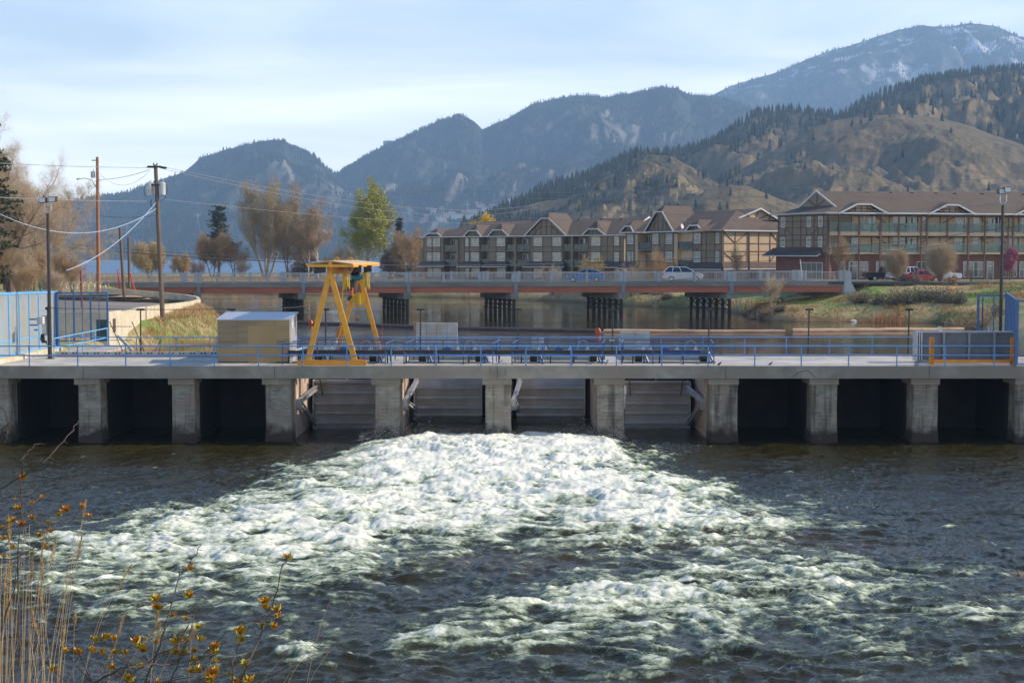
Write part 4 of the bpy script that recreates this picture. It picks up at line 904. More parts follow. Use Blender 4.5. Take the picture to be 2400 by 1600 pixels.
# festoon bundles of yellow cable
for u, Y, L_ in ((810, 78.2, .95), (857, 82.4, 1.0)):
    p = P(u, 637, Y); b = MB()
    for k in range(7):
        xo = (k-3)*.05; pts = [p+Vector((xo+.05*math.sin(t*2+k), .03*math.cos(k*2), -L_*t+(.12 if k % 2 else 0)*t*t)) for t in np.linspace(0, 1, 7)]; b.path(pts, .034, 5)
    b.build('cable_bundle', M['reel'], cr_)
b = MB(); b.path([P(804, 655, 78.2), P(801, 740, 79.5), P(797, 765, 80.5)], .022, 6); b.build('pendant_cable', M['reel'], cr_)
p0, p1 = P(799, 763, 82.8), P(790, 792, 82.8); b = MB(); b.beam(p0, p1, .3, .14); b.build('pendant_box', mat('pendant_orange', (.62,.20,.02), rough=.4), cr_)
b = MB(); b.path([P(789, 793, 82.8), P(789.5, 800, 82.8), P(789, 806, 82.8)], .05, 8); b.build('pendant_handle', M['alu'], cr_)
# reel and its bar
c = P(840.5, 700, 82.9); b = MB(); b.tube(c+Vector((0,-.05,0)), c+Vector((0,.0,0)), .37, .37, 24); b.tube(c+Vector((0,.25,0)), c+Vector((0,.3,0)), .37, .37, 24); b.tube(c+Vector((0,0,0)), c+Vector((0,.25,0)), .25, .25, 16); b.tube(c+Vector((0,-.22,0)), c+Vector((0,-.05,0)), .1, .1, 10); b.box(c.x-.11, c.x+.11, 82.64, 82.84, c.z-.33, c.z+.22); b.build('cable_reel', M['reel'], cr_)
p0, p1 = P(820, 717.5, yB), P(859, 717.5, yB); b = MB(); b.beam(p0, p1, .14, .08); b.build('cross_bar', M['yellow'], cr_)
b = MB(); b.beam(P(833,716,83), P(829,705,83), .03, .04); b.beam(P(848,716,83), P(853,705,83), .03, .04); b.build('reel_bracket', M['yellow'], cr_)

# ---------------------------------------------------------------- stack of stop logs at the right with its orange cradle
st_ = thing('stoplog_panel', (P(2147, 850, 78).x, 78, 0), 'wide grey ribbed steel panel standing in an orange cradle', 'steel panel')
yy = 78.0; x0, x1 = P(2152, 800, yy).x, P(2379, 800, yy).x; zt = P(2152, 777, yy).z
m = MB(); m.box(x0, x1, yy+.12, yy+.2, .12, zt); m.build('panel', mat('panel_grey', (.17,.18,.21), (.13,.135,.155), scale=1, rough=.5, metal=.2), st_)
gr_ = mat('panel_frame_grey', (.30,.31,.34), (.24,.25,.27), rough=.5, metal=.2)
for v in (779, 810, 832, 847): z_ = P(2200, v, yy).z; m = MB(); m.box(x0, x1, yy-.06, yy+.118, z_-.03, z_+.04); m.build('rib', gr_, st_)
for u in (2212, 2271, 2330): xx = P(u, 800, yy).x; m = MB(); m.box(xx-.05, xx+.05, yy-.07, yy+.116, .12, zt-.01); m.build('upright', gr_, st_)
m = MB()
for k in range(3): m.box(x0-.10-.0*k+k*.12, x0-.04+k*.12, yy-.1, yy+.7, .1, zt)
m.box(x0, x1, yy+.2, yy+.75, zt-.05, zt-.003); m.build('end_plate', M['galv'], st_)
for u in (2203, 2208, 2320, 2327): p = P(u, 777, yy); m = MB(); m.beam((p.x, yy+.1, zt), (p.x-.06, yy+.1, zt+.28), .03, .09); m.build('lifting_lug', M['galv'], st_)
cd_ = thing('panel_cradle', (P(2180, 856, 76.6).x, 76.6, 0), 'orange steel cradle with two upright stops in front of the grey panel', 'cradle')
for u in (2183, 2373): p = P(u, 791, 76.6); m = MB(); m.box(p.x-.09, p.x+.09, 76.5, 76.7, 0, p.z); m.box(p.x+.07, p.x+.10, 76.4, 76.5, 0, p.z-.02); m.build('upright', mat('cradle_orange', (.75,.27,.02), rough=.5) if u < 2200 else bpy.data.materials['cradle_orange'], cd_)
m = MB(); m.box(P(2187,850,76.6).x, P(2370,850,76.6).x, 76.5, 76.7, .10, .26); m.build('cross_beam', bpy.data.materials['cradle_orange'], cd_)

# ---------------------------------------------------------------- blue security fences
def fence_panel(parent, a, b, z0a, z0b, z1a, z1b, n, meshm, frame, fr=.05, midz=None, brace=False):
    a = Vector(a); b = Vector(b)
    A0, A1 = Vector((a.x, a.y, z0a)), Vector((a.x, a.y, z1a)); B0, B1 = Vector((b.x, b.y, z0b)), Vector((b.x, b.y, z1b))
    m = MB(); m.beam(A1, B1, fr*1.6, fr*1.6); m.beam(A0+Vector((0,0,.03)), B0+Vector((0,0,.03)), fr*1.2, fr*1.2); m.build('frame', frame, parent)
    nrm = (B0-A0).cross(Vector((0,0,1))).normalized()*.03
    m = MB(); m.quad(A0+nrm, B0+nrm, B1+nrm, A1+nrm); m.build('mesh_infill', meshm, parent)
    for k in range(n+1):
        t = k/n; p, q = A0.lerp(B0, t), A1.lerp(B1, t); m = MB(); w_ = fr*1.7 if k % 2 == 0 else fr*.7
        m.beam(p, q, w_, w_, up=(0,1,0))
        if brace and k % 2 == 0: m.beam(p+Vector((0,0,.45)), p-nrm*16, .05, .05)
        m.build('fence_post', frame, parent)
    if midz is not None:
        m = MB(); m.beam(A0.lerp(A1, midz), B0.lerp(B1, midz), fr, fr); m.build('mid_bar', frame, parent)
def wire_coil(parent, a, b, r, turns, m_, rr=.006):
    a = Vector(a); b = Vector(b); d = (b-a); n = turns*12; pts = []
    side = d.cross(Vector((0,0,1))).normalized()
    for k in range(n+1):
        t = k/n; th = 2*math.pi*turns*t; pts.append(a+d*t+side*(r*math.cos(th))+Vector((0,0,r+r*math.sin(th))))
    m = MB(); m.path(pts, rr, 4); m.build('razor_wire', m_, parent)
fl = thing('security_fence', (-31, 78, 0), 'sunlit pale blue security fence with mesh panels, left end of the dam', 'fence')
A = P(-60, 760, 74.5); B = P(132, 760, 88.0)
fence_panel(fl, (A.x, A.y), (B.x, B.y), .25, .3, P(-60, 697, 74.5).z+.15, P(132, 684, 88).z, 16, M['meshl'], M['fblue'], .085, .24, True)
wire_coil(fl, (A.x-.3, A.y, 3.0), (B.x-.2, B.y, 3.5), .28, 13, M['galv'], .009)
m = MB()
for k in range(7):
    t = k/7+.02; q = Vector(A).lerp(Vector(B), t); m.beam((q.x, q.y, 3.25+.35*t), (q.x-.35, q.y, 3.55+.35*t), .05, .05)
m.build('wire_arm', M['fblue'], fl)
m = MB(); m.box(-31.6, P(100, 800, 82).x, 74, 86.5, -.3, .24); 
m2 = MB(); a = Vector((A.x+.15, A.y, 0)); b = Vector((B.x+.15, B.y, 0)); m2.hexa([(a.x-.3,a.y,0),(a.x+.25,a.y,0),(b.x+.25,b.y,0),(b.x-.3,b.y,0),(a.x-.3,a.y,.25),(a.x+.25,a.y,.25),(b.x+.25,b.y,.3),(b.x-.3,b.y,.3)]); m2.build('kerb', M['cream'], fl)
fg = thing('fence_gate', (P(135, 800, 87.6).x, 87.6, 0), 'tall open mesh gate in dark blue frame facing the camera, by the ramp', 'gate')
A = P(135, 800, 87.6); B = P(253, 800, 87.6); zt = P(200, 686, 87.6).z; zb = P(200, 800, 87.6).z
dkb = mat('gate_frame_blue', (.045,.15,.36), (.035,.11,.27), rough=.45)
fence_panel(fg, (A.x, 87.6), (B.x, 87.6), zb, zb, zt, zt, 6, mat('gate_mesh', (.20,.22,.23), rough=.6, alpha=.22), dkb, .055)
m = MB(); m.box(P(226,800,87.6).x, P(251,800,87.6).x, 87.63, 87.65, zb, P(226,749,87.6).z); m.build('green_screen', M['greens'], fg)
m = MB(); m.box(P(128,800,87.8).x, P(138,800,87.8).x, 87.7, 87.9, zb-.5, zt+.05); m.build('gate_post', dkb, fg)
wire_coil(fg, (A.x+.3, 87.7, zt+.15), (B.x, 87.7, zt+.15), .26, 8, M['galv'], .010)
fr_ = thing('security_fence', (29, 78, 0), 'blue security fence closing the right end of the dam, outer frame nearest', 'fence')
dkm = mat('right_fence_blue', (.07,.17,.36), (.05,.12,.27), rough=.45)
A = P(2378, 860, 75.6); m = MB(); zt = P(2380, 703, 75.7).z; m.box(A.x, A.x+.1, 75.55, 75.65, -.25, zt); m.build('corner_post', dkm, fr_)
fence_panel(fr_, (A.x+.15, 75.75), (A.x+5, 75.75), .05, .05, zt-.05, zt-.05, 10, M['mesh'], dkm, .06, .14)
B = P(2358, 700, 88); fence_panel(fr_, (A.x+.1, 75.8), (B.x, 88), .05, .1, zt-.0, P(2358, 686, 88).z, 16, mat('right_mesh', (.14,.19,.26), rough=.6, alpha=.5), dkm, .06)
wire_coil(fr_, (B.x-.5, 87.8, zt+.1), (B.x+4, 87.8, zt+.1), .3, 7, M['iron'], .012)
f3 = thing('fence_gate', (P(2291, 800, 86.5).x, 86.5, 0), 'blue framed mesh gate standing behind the grey stacked panel', 'gate')
A, B = P(2293, 700, 86.5), P(2366, 700, 86.5); fence_panel(f3, (A.x, 86.5), (B.x, 86.5), 0, 0, P(2293, 693, 86.5).z, P(2293, 693, 86.5).z, 2, mat('right_gate_mesh', (.25,.26,.25), rough=.6, alpha=.18), dkm, .07)
m = MB(); m.beam((A.x+.27, 86.5, 0), (A.x+.27, 86.5, P(2293, 697, 86.5).z), .06, .06); m.build('inner_stile', dkm, f3)
# electrical boxes on the left fence, conduit posts
eb = thing('electrical_cabinet', (P(100, 760, 80.6).x, 80.6, 1), 'grey electrical cabinets with conduits on blue brackets by the black lamp pole', 'electrical cabinet')
for u0, u1, v0, v1, Y, mt in ((88, 95, 742, 760, 80.4, 'trafo'), (94.5, 102, 742, 759, 80.3, 'white'), (99.5, 111, 739, 785, 80.9, 'galv')):
    p, q = P(u0, v0, Y), P(u1, v1, Y); m = MB(); m.box(p.x, q.x, Y-.15, Y+.2, q.z, p.z); m.build('cabinet', M[mt], eb)
m = MB()
for v in (748, 761.5, 773): p, q = P(70 if v < 770 else 80, v, 80.9), P(88, v, 80.9); m.beam(p, q, .1, .09)
m.build('bracket', mat('bracket_blue', (.04,.22,.62), rough=.4), eb)
m = MB()
for k in range(5): m.path([P(97+k*1.5, 783, 80.6), P(95+k*2.5, 795+k, 80.7), P(99+k*2.4, 803-k, 80.8), P(110, 800+k*2, 80.8)], .028, 5)
m.build('conduit', M['black'], eb)
m = MB(); m.box(P(110.5,720,80.8).x, P(115.5,720,80.8).x, 80.75, 80.85, 0, P(112,719,80.8).z); m.box(P(107,720,80.8).x, P(110,720,80.8).x, 80.7, 80.8, P(107,726,80.8).z, P(107,719.5,80.8).z); m.build('cable_post', M['black'], eb)
# ---------------------------------------------------------------- tall floodlight poles
def flood_pole(u, vt, Y, label, ub, heads):
    x0 = P(ub, 830, Y).x; zt = P(u, vt, Y).z
    o = thing('floodlight_pole', (x0, Y, 0), label, 'lamp post', 'tall black floodlight poles at the dam ends')
    m = MB(); m.tube((x0, Y, 0), (x0, Y, zt), .10, .085, 12); m.box(x0-.2, x0+.2, Y-.2, Y+.2, 0, .04); m.build('pole', M['black'], o)
    m = MB(); pts = [Vector((x0-.16, Y, zt+.55)), Vector((x0-.17, Y, zt+.18)), Vector((x0-.1, Y, zt+.04)), Vector((x0, Y, zt)), Vector((x0+.12, Y, zt+.05)), Vector((x0+.2, Y, zt+.2)), Vector((x0+.2, Y, zt+.6))]; m.path(pts, .03, 8); m.build('yoke', M['galv'], o)
    for dx, dz, tl in heads:
        m = MB(); c = Vector((x0+dx, Y, zt+dz)); w_, h_ = .21, .15
        m.hexa([c+Vector(q) for q in ((-w_,-.22,-h_),(w_,-.22,-h_),(w_,.16,-h_+tl),(-w_,.16,-h_+tl),(-w_*.9,-.12,h_),(w_*.9,-.12,h_),(w_*.9,.2,h_+tl),(-w_*.9,.2,h_+tl))]); fl_ = m.build('floodlight', M['black'], o)
        m = MB(); m.quad(*[c+Vector(q) for q in ((-w_*.85,-.215,-h_*.8),(w_*.85,-.215,-h_*.8),(w_*.78,-.135,h_*.85),(-w_*.78,-.135,h_*.85))]); m.build('lens', M['trafo'], fl_)
    return o
flood_pole(113.5, 500, 81, 'tall black floodlight pole at the left end of the dam', 118, ((-.24, .75, .0), (.32, .78, .03)))
flood_pole(2350, 480, 82, 'tall black floodlight pole at the right end of the dam', 2343.5, ((-.10, .75, .02), (.22, .85, .03)))
# ================================================================ road bridge
def BY(x): return 163.5-.1176*(x-25.8)
def BZ(x): return 3.01+(x-25.8)*.005
bd = Vector((1, -.1176, 0)).normalized(); bs = Vector((-.434, 1, 0)).normalized()      # along, and across (skewed)
def BX(u):
    x = 0.
    for _ in range(12): x = (u-1200)*BY(x)/F
    return x
br = thing('road_bridge', (BX(1100), BY(BX(1100)), ZL), 'long low concrete road bridge on timber piles with red girders', 'bridge')
WID = 9.6
def bp_(x, w_=0., z=0.): return Vector((x, BY(x), BZ(x)+z))+bs*w_
def bbox(m, xa, xb, w0, w1, z0, z1):
    m.hexa([bp_(xa,w0,z0), bp_(xb,w0,z0), bp_(xb,w1,z0), bp_(xa,w1,z0), bp_(xa,w0,z1), bp_(xb,w0,z1), bp_(xb,w1,z1), bp_(xa,w1,z1)])
xe = [BX(u) for u in (226, 466, 711, 958, 1209, 1461, 1715, 1977)]
for k in range(7):
    a, b = xe[k], xe[k+1]
    m = MB(); bbox(m, a+.02, b-.02, 0, .35, -.57, .0); bbox(m, a+.02, b-.02, .353, WID-.353, -.45, -.12); bbox(m, a+.02, b-.02, WID-.35, WID, -.57, 0); m.build('deck', M['bconc'], br)
    m = MB(); bbox(m, a+.05, b-.05, .28, .33, -1.25, -.573); bbox(m, a+.05, b-.05, .12, .45, -1.27, -1.22)
    bbox(m, a+.05, b-.05, WID-.4, WID-.35, -1.25, -.573); bbox(m, a+.05, b-.05, 3, 3.1, -1.25, -.573); bbox(m, a+.05, b-.05, 6, 6.1, -1.25, -.573); m.build('girder', M['girder'], br)
    for side, w0 in ((0, .05), (1, WID-.35)):
        ps = [a, a+(b-a)/3, a+2*(b-a)/3, b]
        for i in range(4):
            ww = .42 if i in (0, 3) else .27
            m = MB(); xx = ps[i]+(.02 if i == 0 else (-ww-.02 if i == 3 else -ww/2)); bbox(m, xx, xx+ww, w0, w0+.3, .004, 1.16); m.build('parapet_post', M['bpost'], br)
        for i in range(3):
            p0, p1 = ps[i]+(.46 if i == 0 else .16), ps[i+1]-(.46 if i == 2 else .16)
            m = MB(); bbox(m, p0, p1, w0+.1, w0+.18, 1.0, 1.07); bbox(m, p0, p1, w0+.12, w0+.16, .10, .15)
            n = int((p1-p0)/.155)
            for q in range(1, n): x_ = p0+(p1-p0)*q/n; bbox(m, x_-.014, x_+.014, w0+.125, w0+.155, .15, 1.0)
            m.build('railing_panel', M['railm'], br)
for x_ in (xe[0]-.0, ):
    m = MB(); bbox(m, x_-1.2, x_-.02, -.05, .5, -1.6, .0); bbox(m, x_-1.2, x_-.02, 0, .45, .004, 1.1); bbox(m, x_-1.2, x_-.02, WID-.5, WID, -1.6, 1.1); bbox(m, x_-1.2, x_-.02, .503, WID-.503, -1.6, -.13); m.build('abutment', M['bpost'], br)
x_ = xe[7]; m = MB()
m.hexa([bp_(x_+.02,-.25,-1.9), bp_(x_+1.6,-.25,-1.9), bp_(x_+1.6,.5,-1.9), bp_(x_+.02,.5,-1.9), bp_(x_+.02,-.05,.0), bp_(x_+.75,-.05,0), bp_(x_+.75,.5,0), bp_(x_+.02,.5,0)])
bbox(m, x_+.02, x_+.62, -.04, .42, .003, 1.2); bbox(m, x_+.625, x_+.85, -.02, .40, -.1, 1.02); bbox(m, x_+.02, x_+.7, WID-.5, WID, -1.6, 1.15); bbox(m, x_+.02, x_+.7, .503, WID-.503, -1.9, -.13); m.build('abutment', M['bpost'], br)
for k in range(1, 7):
    x_ = xe[k]
    m = MB(); bbox(m, x_-.62, x_+.26, -.1, WID-.2, -2.02, -1.275); cp = m.build('pile_cap', M['bconc'], br)
    m = MB(); bbox(m, x_-.22, x_+.22, -.03, .1, -1.27, -.02); m.build('joint_plate', mat('joint_grey', (.22,.25,.27), rough=.6) if k == 1 else bpy.data.materials['joint_grey'], br)
    ORG[cp.name] = ORG[br.name]
    for i in range(7):
        w_ = .3+i*(WID-1.1)/6; c = bp_(x_-.1, w_, 0); m = MB(); m.tube((c.x, c.y, -4.2), (c.x, c.y, BZ(x_)-2.02), .21, .20, 9); m.build('pile', M['pile'], cp)
    m = MB()
    for i in range(6):
        w0, w1 = .3+i*(WID-1.1)/6, .3+(i+1)*(WID-1.1)/6
        m.beam(bp_(x_-.32, w0, -2.1), bp_(x_-.32, w1, -2.75), .06, .13); m.beam(bp_(x_-.32, w1, -2.1), bp_(x_-.32, w0, -2.75), .06, .13)
    m.beam(bp_(x_-.34, .1, -3.2), bp_(x_-.34, WID-.6, -3.2), .07, .14); m.build('bracing', M['pile'], cp)
# road surface on the bridge and both approaches
def strip(name, pts, w_, z0, th, m_, label, cat='road', kind='structure'):
    m = MB(); pts = [Vector(p) for p in pts]
    for i in range(len(pts)-1):
        a, b = pts[i], pts[i+1]
        def nn(k):
            d = (pts[min(k+1, len(pts)-1)]-pts[max(k-1, 0)]); d.z = 0; d.normalize(); return Vector((-d.y, d.x, 0))
        n0, n1 = nn(i)*w_/2, nn(i+1)*w_/2; e = Vector((0,0,th))
        m.hexa([a-n0-e, b-n1-e, b+n1-e, a+n0-e, a-n0, b-n1, b+n1, a+n0])
    return tag(m.build(name, m_), label, cat, kind=kind)
c0 = [bp_(x_, WID/2, -.10) for x_ in (xe[0]-30, xe[0]-1.2, xe[7]+.7)]; c0[0].z = 2.6
e1 = bp_(xe[7]+9, WID/2, -.15); e2 = Vector((62, 167, 2.75)); e3 = Vector((110, 166, 2.8))
m = MB(); bbox(m, xe[0], xe[7], .36, WID-.36, -.116, -.10); tag(m.build('road', M['road'], br), None)
strip('road', [c0[2], e1, e2, e3, Vector((190, 165, 3))], 8.4, 0, .3, M['road'], 'asphalt road leading right from the bridge in front of the shops')
strip('kerb', [Vector((52, 171.6, 2.86)), Vector((66, 171.8, 2.9)), Vector((130, 171, 2.95))], .5, 0, .5, M['kerb'], 'pale concrete kerb in front of the shops', 'kerb')
m = MB(); m.quad((36, 172, 2.72), (140, 171.2, 2.86), (140, 190, 2.9), (36, 190, 2.75)); tag(m.build('pavement', M['asph']), 'paved car park in front of the balcony building', 'pavement', kind='structure')
strip('road', [Vector((-140, 172, 2.6)), Vector((-90, 176, 2.7)), Vector((-60, 178.5, 2.75)), c0[1]], 8.6, 0, 1.5, M['road'], 'asphalt road leading left from the bridge')
# ================================================================ cars
def car(name, loc, rot, prof, Lc, W, paint, label, cat='car', cabin=None, wheels=(.16, .80), wr=.31, group=None, extras='', pick=False):
    o = thing(name, (0,0,0), label, cat, group); ORG[o.name] = Vector((0,0,0))
    n = len(prof); b = MB(); cx = Lc/2
    secs = [(-W/2, .93, .05), (-W/2+.06, 1.0, 0), (-W/2+.25, 1.0, -.015), (W/2-.25, 1.0, -.015), (W/2-.06, 1.0, 0), (W/2, .93, .05)]
    vs = []
    for (yy, sc, dz) in secs:
        for (x_, z_) in prof: vs.append(((x_-cx)*(.985 if abs(yy) > W/2-.01 else 1), yy, .45+(z_-.45)*sc+0))
    fs = []
    for i in range(len(secs)-1):
        for j in range(n): fs.append((i*n+j, i*n+(j+1) % n, (i+1)*n+(j+1) % n, (i+1)*n+j))
    fs.append(tuple(range(n))[::-1]); fs.append(tuple(range((len(secs)-1)*n, len(secs)*n)))
    b.add(vs, fs); b.build('body', paint, o, smooth=False)
    # cabin: lower ring wide, upper ring narrower
    (xa, za), (xb, zb), (xc, zc), (xd, zd) = cabin   # base front, roof front, roof rear, base rear
    wl, wu = W/2-.10, W/2-.24; b = MB()
    b.hexa([(xa-cx,-wl,za-.02),(xd-cx,-wl,zd-.02),(xd-cx,wl,zd-.02),(xa-cx,wl,za-.02),(xb-cx,-wu,zb),(xc-cx,-wu,zc),(xc-cx,wu,zc),(xb-cx,wu,zb)]); b.build('windows', M['carg'], o)
    b = MB(); t_ = .05
    b.hexa([(xb-cx-.06,-wu-.02,zb),(xc-cx+.06,-wu-.02,zc),(xc-cx+.06,wu+.02,zc),(xb-cx-.06,wu+.02,zb),(xb-cx+.08,-wu+.08,zb+t_),(xc-cx-.05,-wu+.08,zc+t_),(xc-cx-.05,wu-.08,zc+t_),(xb-cx+.08,wu-.08,zb+t_)])
    for s in (-1, 1):
        for (p, q) in (((xa,za),(xb,zb)), ((xd,zd),(xc,zc)), ((xa+(xd-xa)*.42,za),(xb+(xc-xb)*.40,zb)), ((xa+(xd-xa)*.72,zd),(xb+(xc-xb)*.74,zc))):
            b.beam((p[0]-cx, s*(wl+.012), p[1]-.02), (q[0]-cx, s*(wu+.012), q[1]), .07, .07)
    b.build('roof', paint, o)
    for f_ in wheels:
        for s in (-1, 1):
            x_ = Lc*f_-cx; b = MB(); b.tube((x_, s*(W/2-.20), wr), (x_, s*(W/2+.005), wr), wr, wr, 18); wo = b.build('wheel', M['tyre'], o)
            b = MB(); b.tube((x_, s*(W/2-.0), wr), (x_, s*(W/2+.015), wr), wr*.62, wr*.58, 12); b.build('rim', M['rim'], wo)
    for s in (-1, 1):
        zf = prof[1][1]
        b = MB(); b.box(-cx-.01, -cx+.22, s*(W/2-.22)-.16, s*(W/2-.22)+.16, .62, .76); b.build('headlight', M['lampw'], o)
        b = MB(); b.box(cx-.14, cx+.012, s*(W/2-.12)-.12, s*(W/2-.12)+.12, .78, 1.02 if not pick else .95); b.build('tail_light', M['lampr'], o)
        b = MB(); b.box(xa-cx+.15, xa-cx+.33, s*(W/2+.06)-.09, s*(W/2+.06)+.09, za-.02, za+.13); b.build('mirror', paint, o)
    o.location = loc; o.rotation_euler = (0, 0, rot); return o
ang = math.atan2(bd.y, bd.x)
hatch = [(.05,.30),(.0,.55),(.12,.78),(.95,1.0),(1.6,1.10),(4.1,1.14),(4.40,1.02),(4.45,.60),(4.38,.30)]
def onbridge(u, w_):
    x_ = BX(u)
    for _ in range(10): q = bp_(x_, w_); x_ += ((u-1200)/3340*q.y-q.x)*.9
    return bp_(x_, w_, -.10)
pc = onbridge(1373, 2.9)
car('parked_car', pc, ang, hatch, 4.45, 1.73, M['carb'], 'blue hatchback driving left across the bridge', cabin=((.95,1.0),(1.95,1.46),(3.2,1.46),(4.30,1.08)), wheels=(.175,.79)).name = 'hatchback_car'
van = [(.05,.32),(.0,.60),(.10,.86),(1.0,1.05),(1.6,1.12),(4.6,1.14),(4.78,1.06),(4.82,.60),(4.75,.30)]
pc = onbridge(1601, 6.0)
car('minivan', pc, ang+math.pi, van, 4.8, 1.9, M['cars'], 'silver minivan driving right across the bridge', cat='minivan', cabin=((.95,1.05),(1.95,1.68),(4.1,1.70),(4.72,1.10)), wheels=(.18,.78), wr=.32)
tr_ = [(.05,.45),(.0,.70),(.08,1.0),(1.4,1.12),(3.4,1.14),(5.2,1.12),(5.3,1.05),(5.32,.62),(5.2,.45)]
def GU(u, y_): return (u-1200)*y_/F
car('pickup_truck', (GU(2130,176), 176, 2.76), math.pi, tr_, 5.3, 1.95, M['carw'], 'white pickup parked between the two bare grey bushes', 'pickup truck', ((1.3,1.12),(1.95,1.78),(3.1,1.78),(3.3,1.14)), (.18,.79), .36, pick=True)
sed = [(.05,.30),(.0,.55),(.1,.76),(1.2,.90),(3.6,.94),(4.5,.90),(4.55,.58),(4.48,.30)]
car('sedan_car', (GU(2160,173.4), 173.4, 2.74), math.pi, sed, 4.5, 1.75, M['carr'], 'red sedan parked beside the white pickup', 'car', ((1.1,.9),(1.9,1.36),(3.1,1.36),(3.8,.93)), (.18,.80), .31)
car('pickup_truck', (GU(2198,176), 176, 2.76), math.pi, tr_, 5.3, 1.95, M['carw'], 'white pickup half hidden behind the broad bare bush', 'pickup truck', ((1.3,1.12),(1.95,1.72),(3.1,1.72),(3.3,1.14)), (.18,.79), .36, pick=True)
car('pickup_truck', (GU(2074,178), 178, 2.76), math.pi, tr_, 5.3, 1.95, M['cark'], 'black pickup parked behind the orange banner', 'pickup truck', ((1.3,1.12),(1.95,1.80),(3.1,1.80),(3.3,1.14)), (.18,.79), .36, pick=True)
# ================================================================ log boom and floats
def logpts(u0, v0, u1, v1): return G(u0, v0, ZL+.05), G(u1, v1, ZL+.05)
for (u0, v0, u1, v1, mt, lb) in ((697, 756.5, 972, 767, 'logd', 'dark wet boom log left of the tall concrete slab'), (1073, 770.5, 1399, 776, 'logd', 'long dark boom log between slab and orange float'),
        (1415, 777, 1840, 778, 'logl', 'pale tan boom log right of the orange float'), (1856, 776, 2258, 773, 'logl', 'thick pale boom log reaching the right bank')):
    a, b = logpts(u0, v0, u1, v1); m = MB(); n = 12; r_ = .21 if mt == 'logd' else .23
    if lb.startswith('thick'): r_ = .27
    rs = random.Random(u0); pr = a
    for k in range(1, n+1):
        q = a.lerp(b, k/n)+Vector((0, rs.uniform(-.06,.06), rs.uniform(-.03,.03))); m.tube(pr, q, r_*(1-.012*(k-1)), r_*(1-.012*k), 12, k in (1, n)); pr = q
    tag(m.build('boom_log', M[mt], smooth=False), lb, 'log', 'floating boom logs above the dam')
    if mt == 'logd':
        m = MB(); m.beam(a+Vector((0,.5,.1)), b+Vector((0,.5,.1)), .3, .2); tag(m.build('boom_log', M['logd']), lb.replace('dark', 'thin dark').replace('boom log', 'boom log behind the thicker one'), 'log', 'floating boom logs above the dam')
for (u, v, lb) in ((728, 759, 'orange disc float beside the crane leg'), (1401.5, 779, 'orange disc float at the end of the dark log')):
    c = G(u, v+3, ZL); c.z = ZL+.25; m = MB(); m.tube(c+Vector((-.05,-.06,0)), c+Vector((.05,.06,0)), .27, .27, 20); m.tube(c+Vector((.04,.05,0)), c+Vector((.2,.12,0)), .12, .06, 12); tag(m.build('disc_float', M['orange']), lb, 'float', 'orange floats on the boom')
m = MB(); a, b = logpts(1404, 779, 1415, 779); m.tube(a, b, .06, .06, 6); tag(m.build('float_chain', M['galv']), 'short grey chain between orange float and pale log', 'chain')
# ================================================================ left bank: walls, pavement
def wallstrip(name, pts, th, zt, zb, m_, label, cat='wall'):
    m = MB()
    for i in range(len(pts)-1):
        a, b = Vector((pts[i][0], pts[i][1], 0)), Vector((pts[i+1][0], pts[i+1][1], 0)); d = (b-a).normalized(); n = Vector((-d.y, d.x, 0))*th
        za, zb_ = zt[i], zt[i+1]
        m.hexa([(a.x,a.y,zb),(b.x,b.y,zb),(b.x+n.x,b.y+n.y,zb),(a.x+n.x,a.y+n.y,zb),(a.x,a.y,za),(b.x,b.y,zb_),(b.x+n.x,b.y+n.y,zb_),(a.x+n.x,a.y+n.y,za)])
    return tag(m.build(name, m_), label, cat)
crn = P(255, 729, 97); 
cx0, cx1 = P(137, 730, 97).x, P(255, 730, 97).x
m = MB(); m.box(cx0-6, cx1, 97, 97.3, -1.6, P(255, 731, 97).z); m.box(cx1-.3, cx1, 97.303, 100.2, -1.6, P(255, 731, 97).z-.002)
o = m.build('retaining_wall', M['cream']); tag(o, 'square cream concrete wall end with a dark slot, below the road', 'wall')
m = MB(); m.box(cx1+.001, cx1+.02, 97.9, 98.6, P(262,779,97.8).z, P(262,747,97.8).z); m.build('slot', mat('rust_slot', (.09,.05,.04), rough=.8), o)
A = [(cx1, 100.2), (P(330,722,110).x, 110), (P(400,714,122).x, 122), (P(450,708,131).x, 131), (P(470,702,137).x, 137), (P(466,696,142).x, 142), (P(440,691,147).x, 147), (P(380,686,150).x, 150), (P(300,680,151).x, 151), (P(223,675,151).x, 151)]
vt = [731, 720, 712, 706, 701, 695, 690, 684.5, 678, 673.5]; ut = [258, 330, 400, 450, 470, 466, 440, 380, 300, 223]
zt = [P(u, v, p[1]).z for u, v, p in zip(ut, vt, A)]
wallstrip('parapet_wall', A, .3, zt, -.9, M['cream'], 'low cream parapet wall curving round the road end')
m = MB(); inner = [(p[0]-.35, p[1]-.2) for p in A]
poly = [Vector((x_, y_, 0)) for x_, y_ in inner]; fan = Vector((-52, 128, 2.3))
for i in range(len(inner)-1):
    a, b = inner[i], inner[i+1]; m.tri((a[0], a[1], zt[i]-.55), (b[0], b[1], zt[i+1]-.75 if i > 3 else zt[i+1]-.55), (fan.x, fan.y, fan.z))
m.tri((inner[-1][0], inner[-1][1], zt[-1]-.75), (-75, 150, 2.9), tuple(fan)); m.tri((-75,150,2.9), (-75,100,1.6), tuple(fan)); m.tri((-75,100,1.6), (inner[0][0], 97.5, zt[0]-.55), tuple(fan))
tag(m.build('pavement', M['asph']), 'worn grey turning area inside the curved parapet', 'pavement', kind='structure')
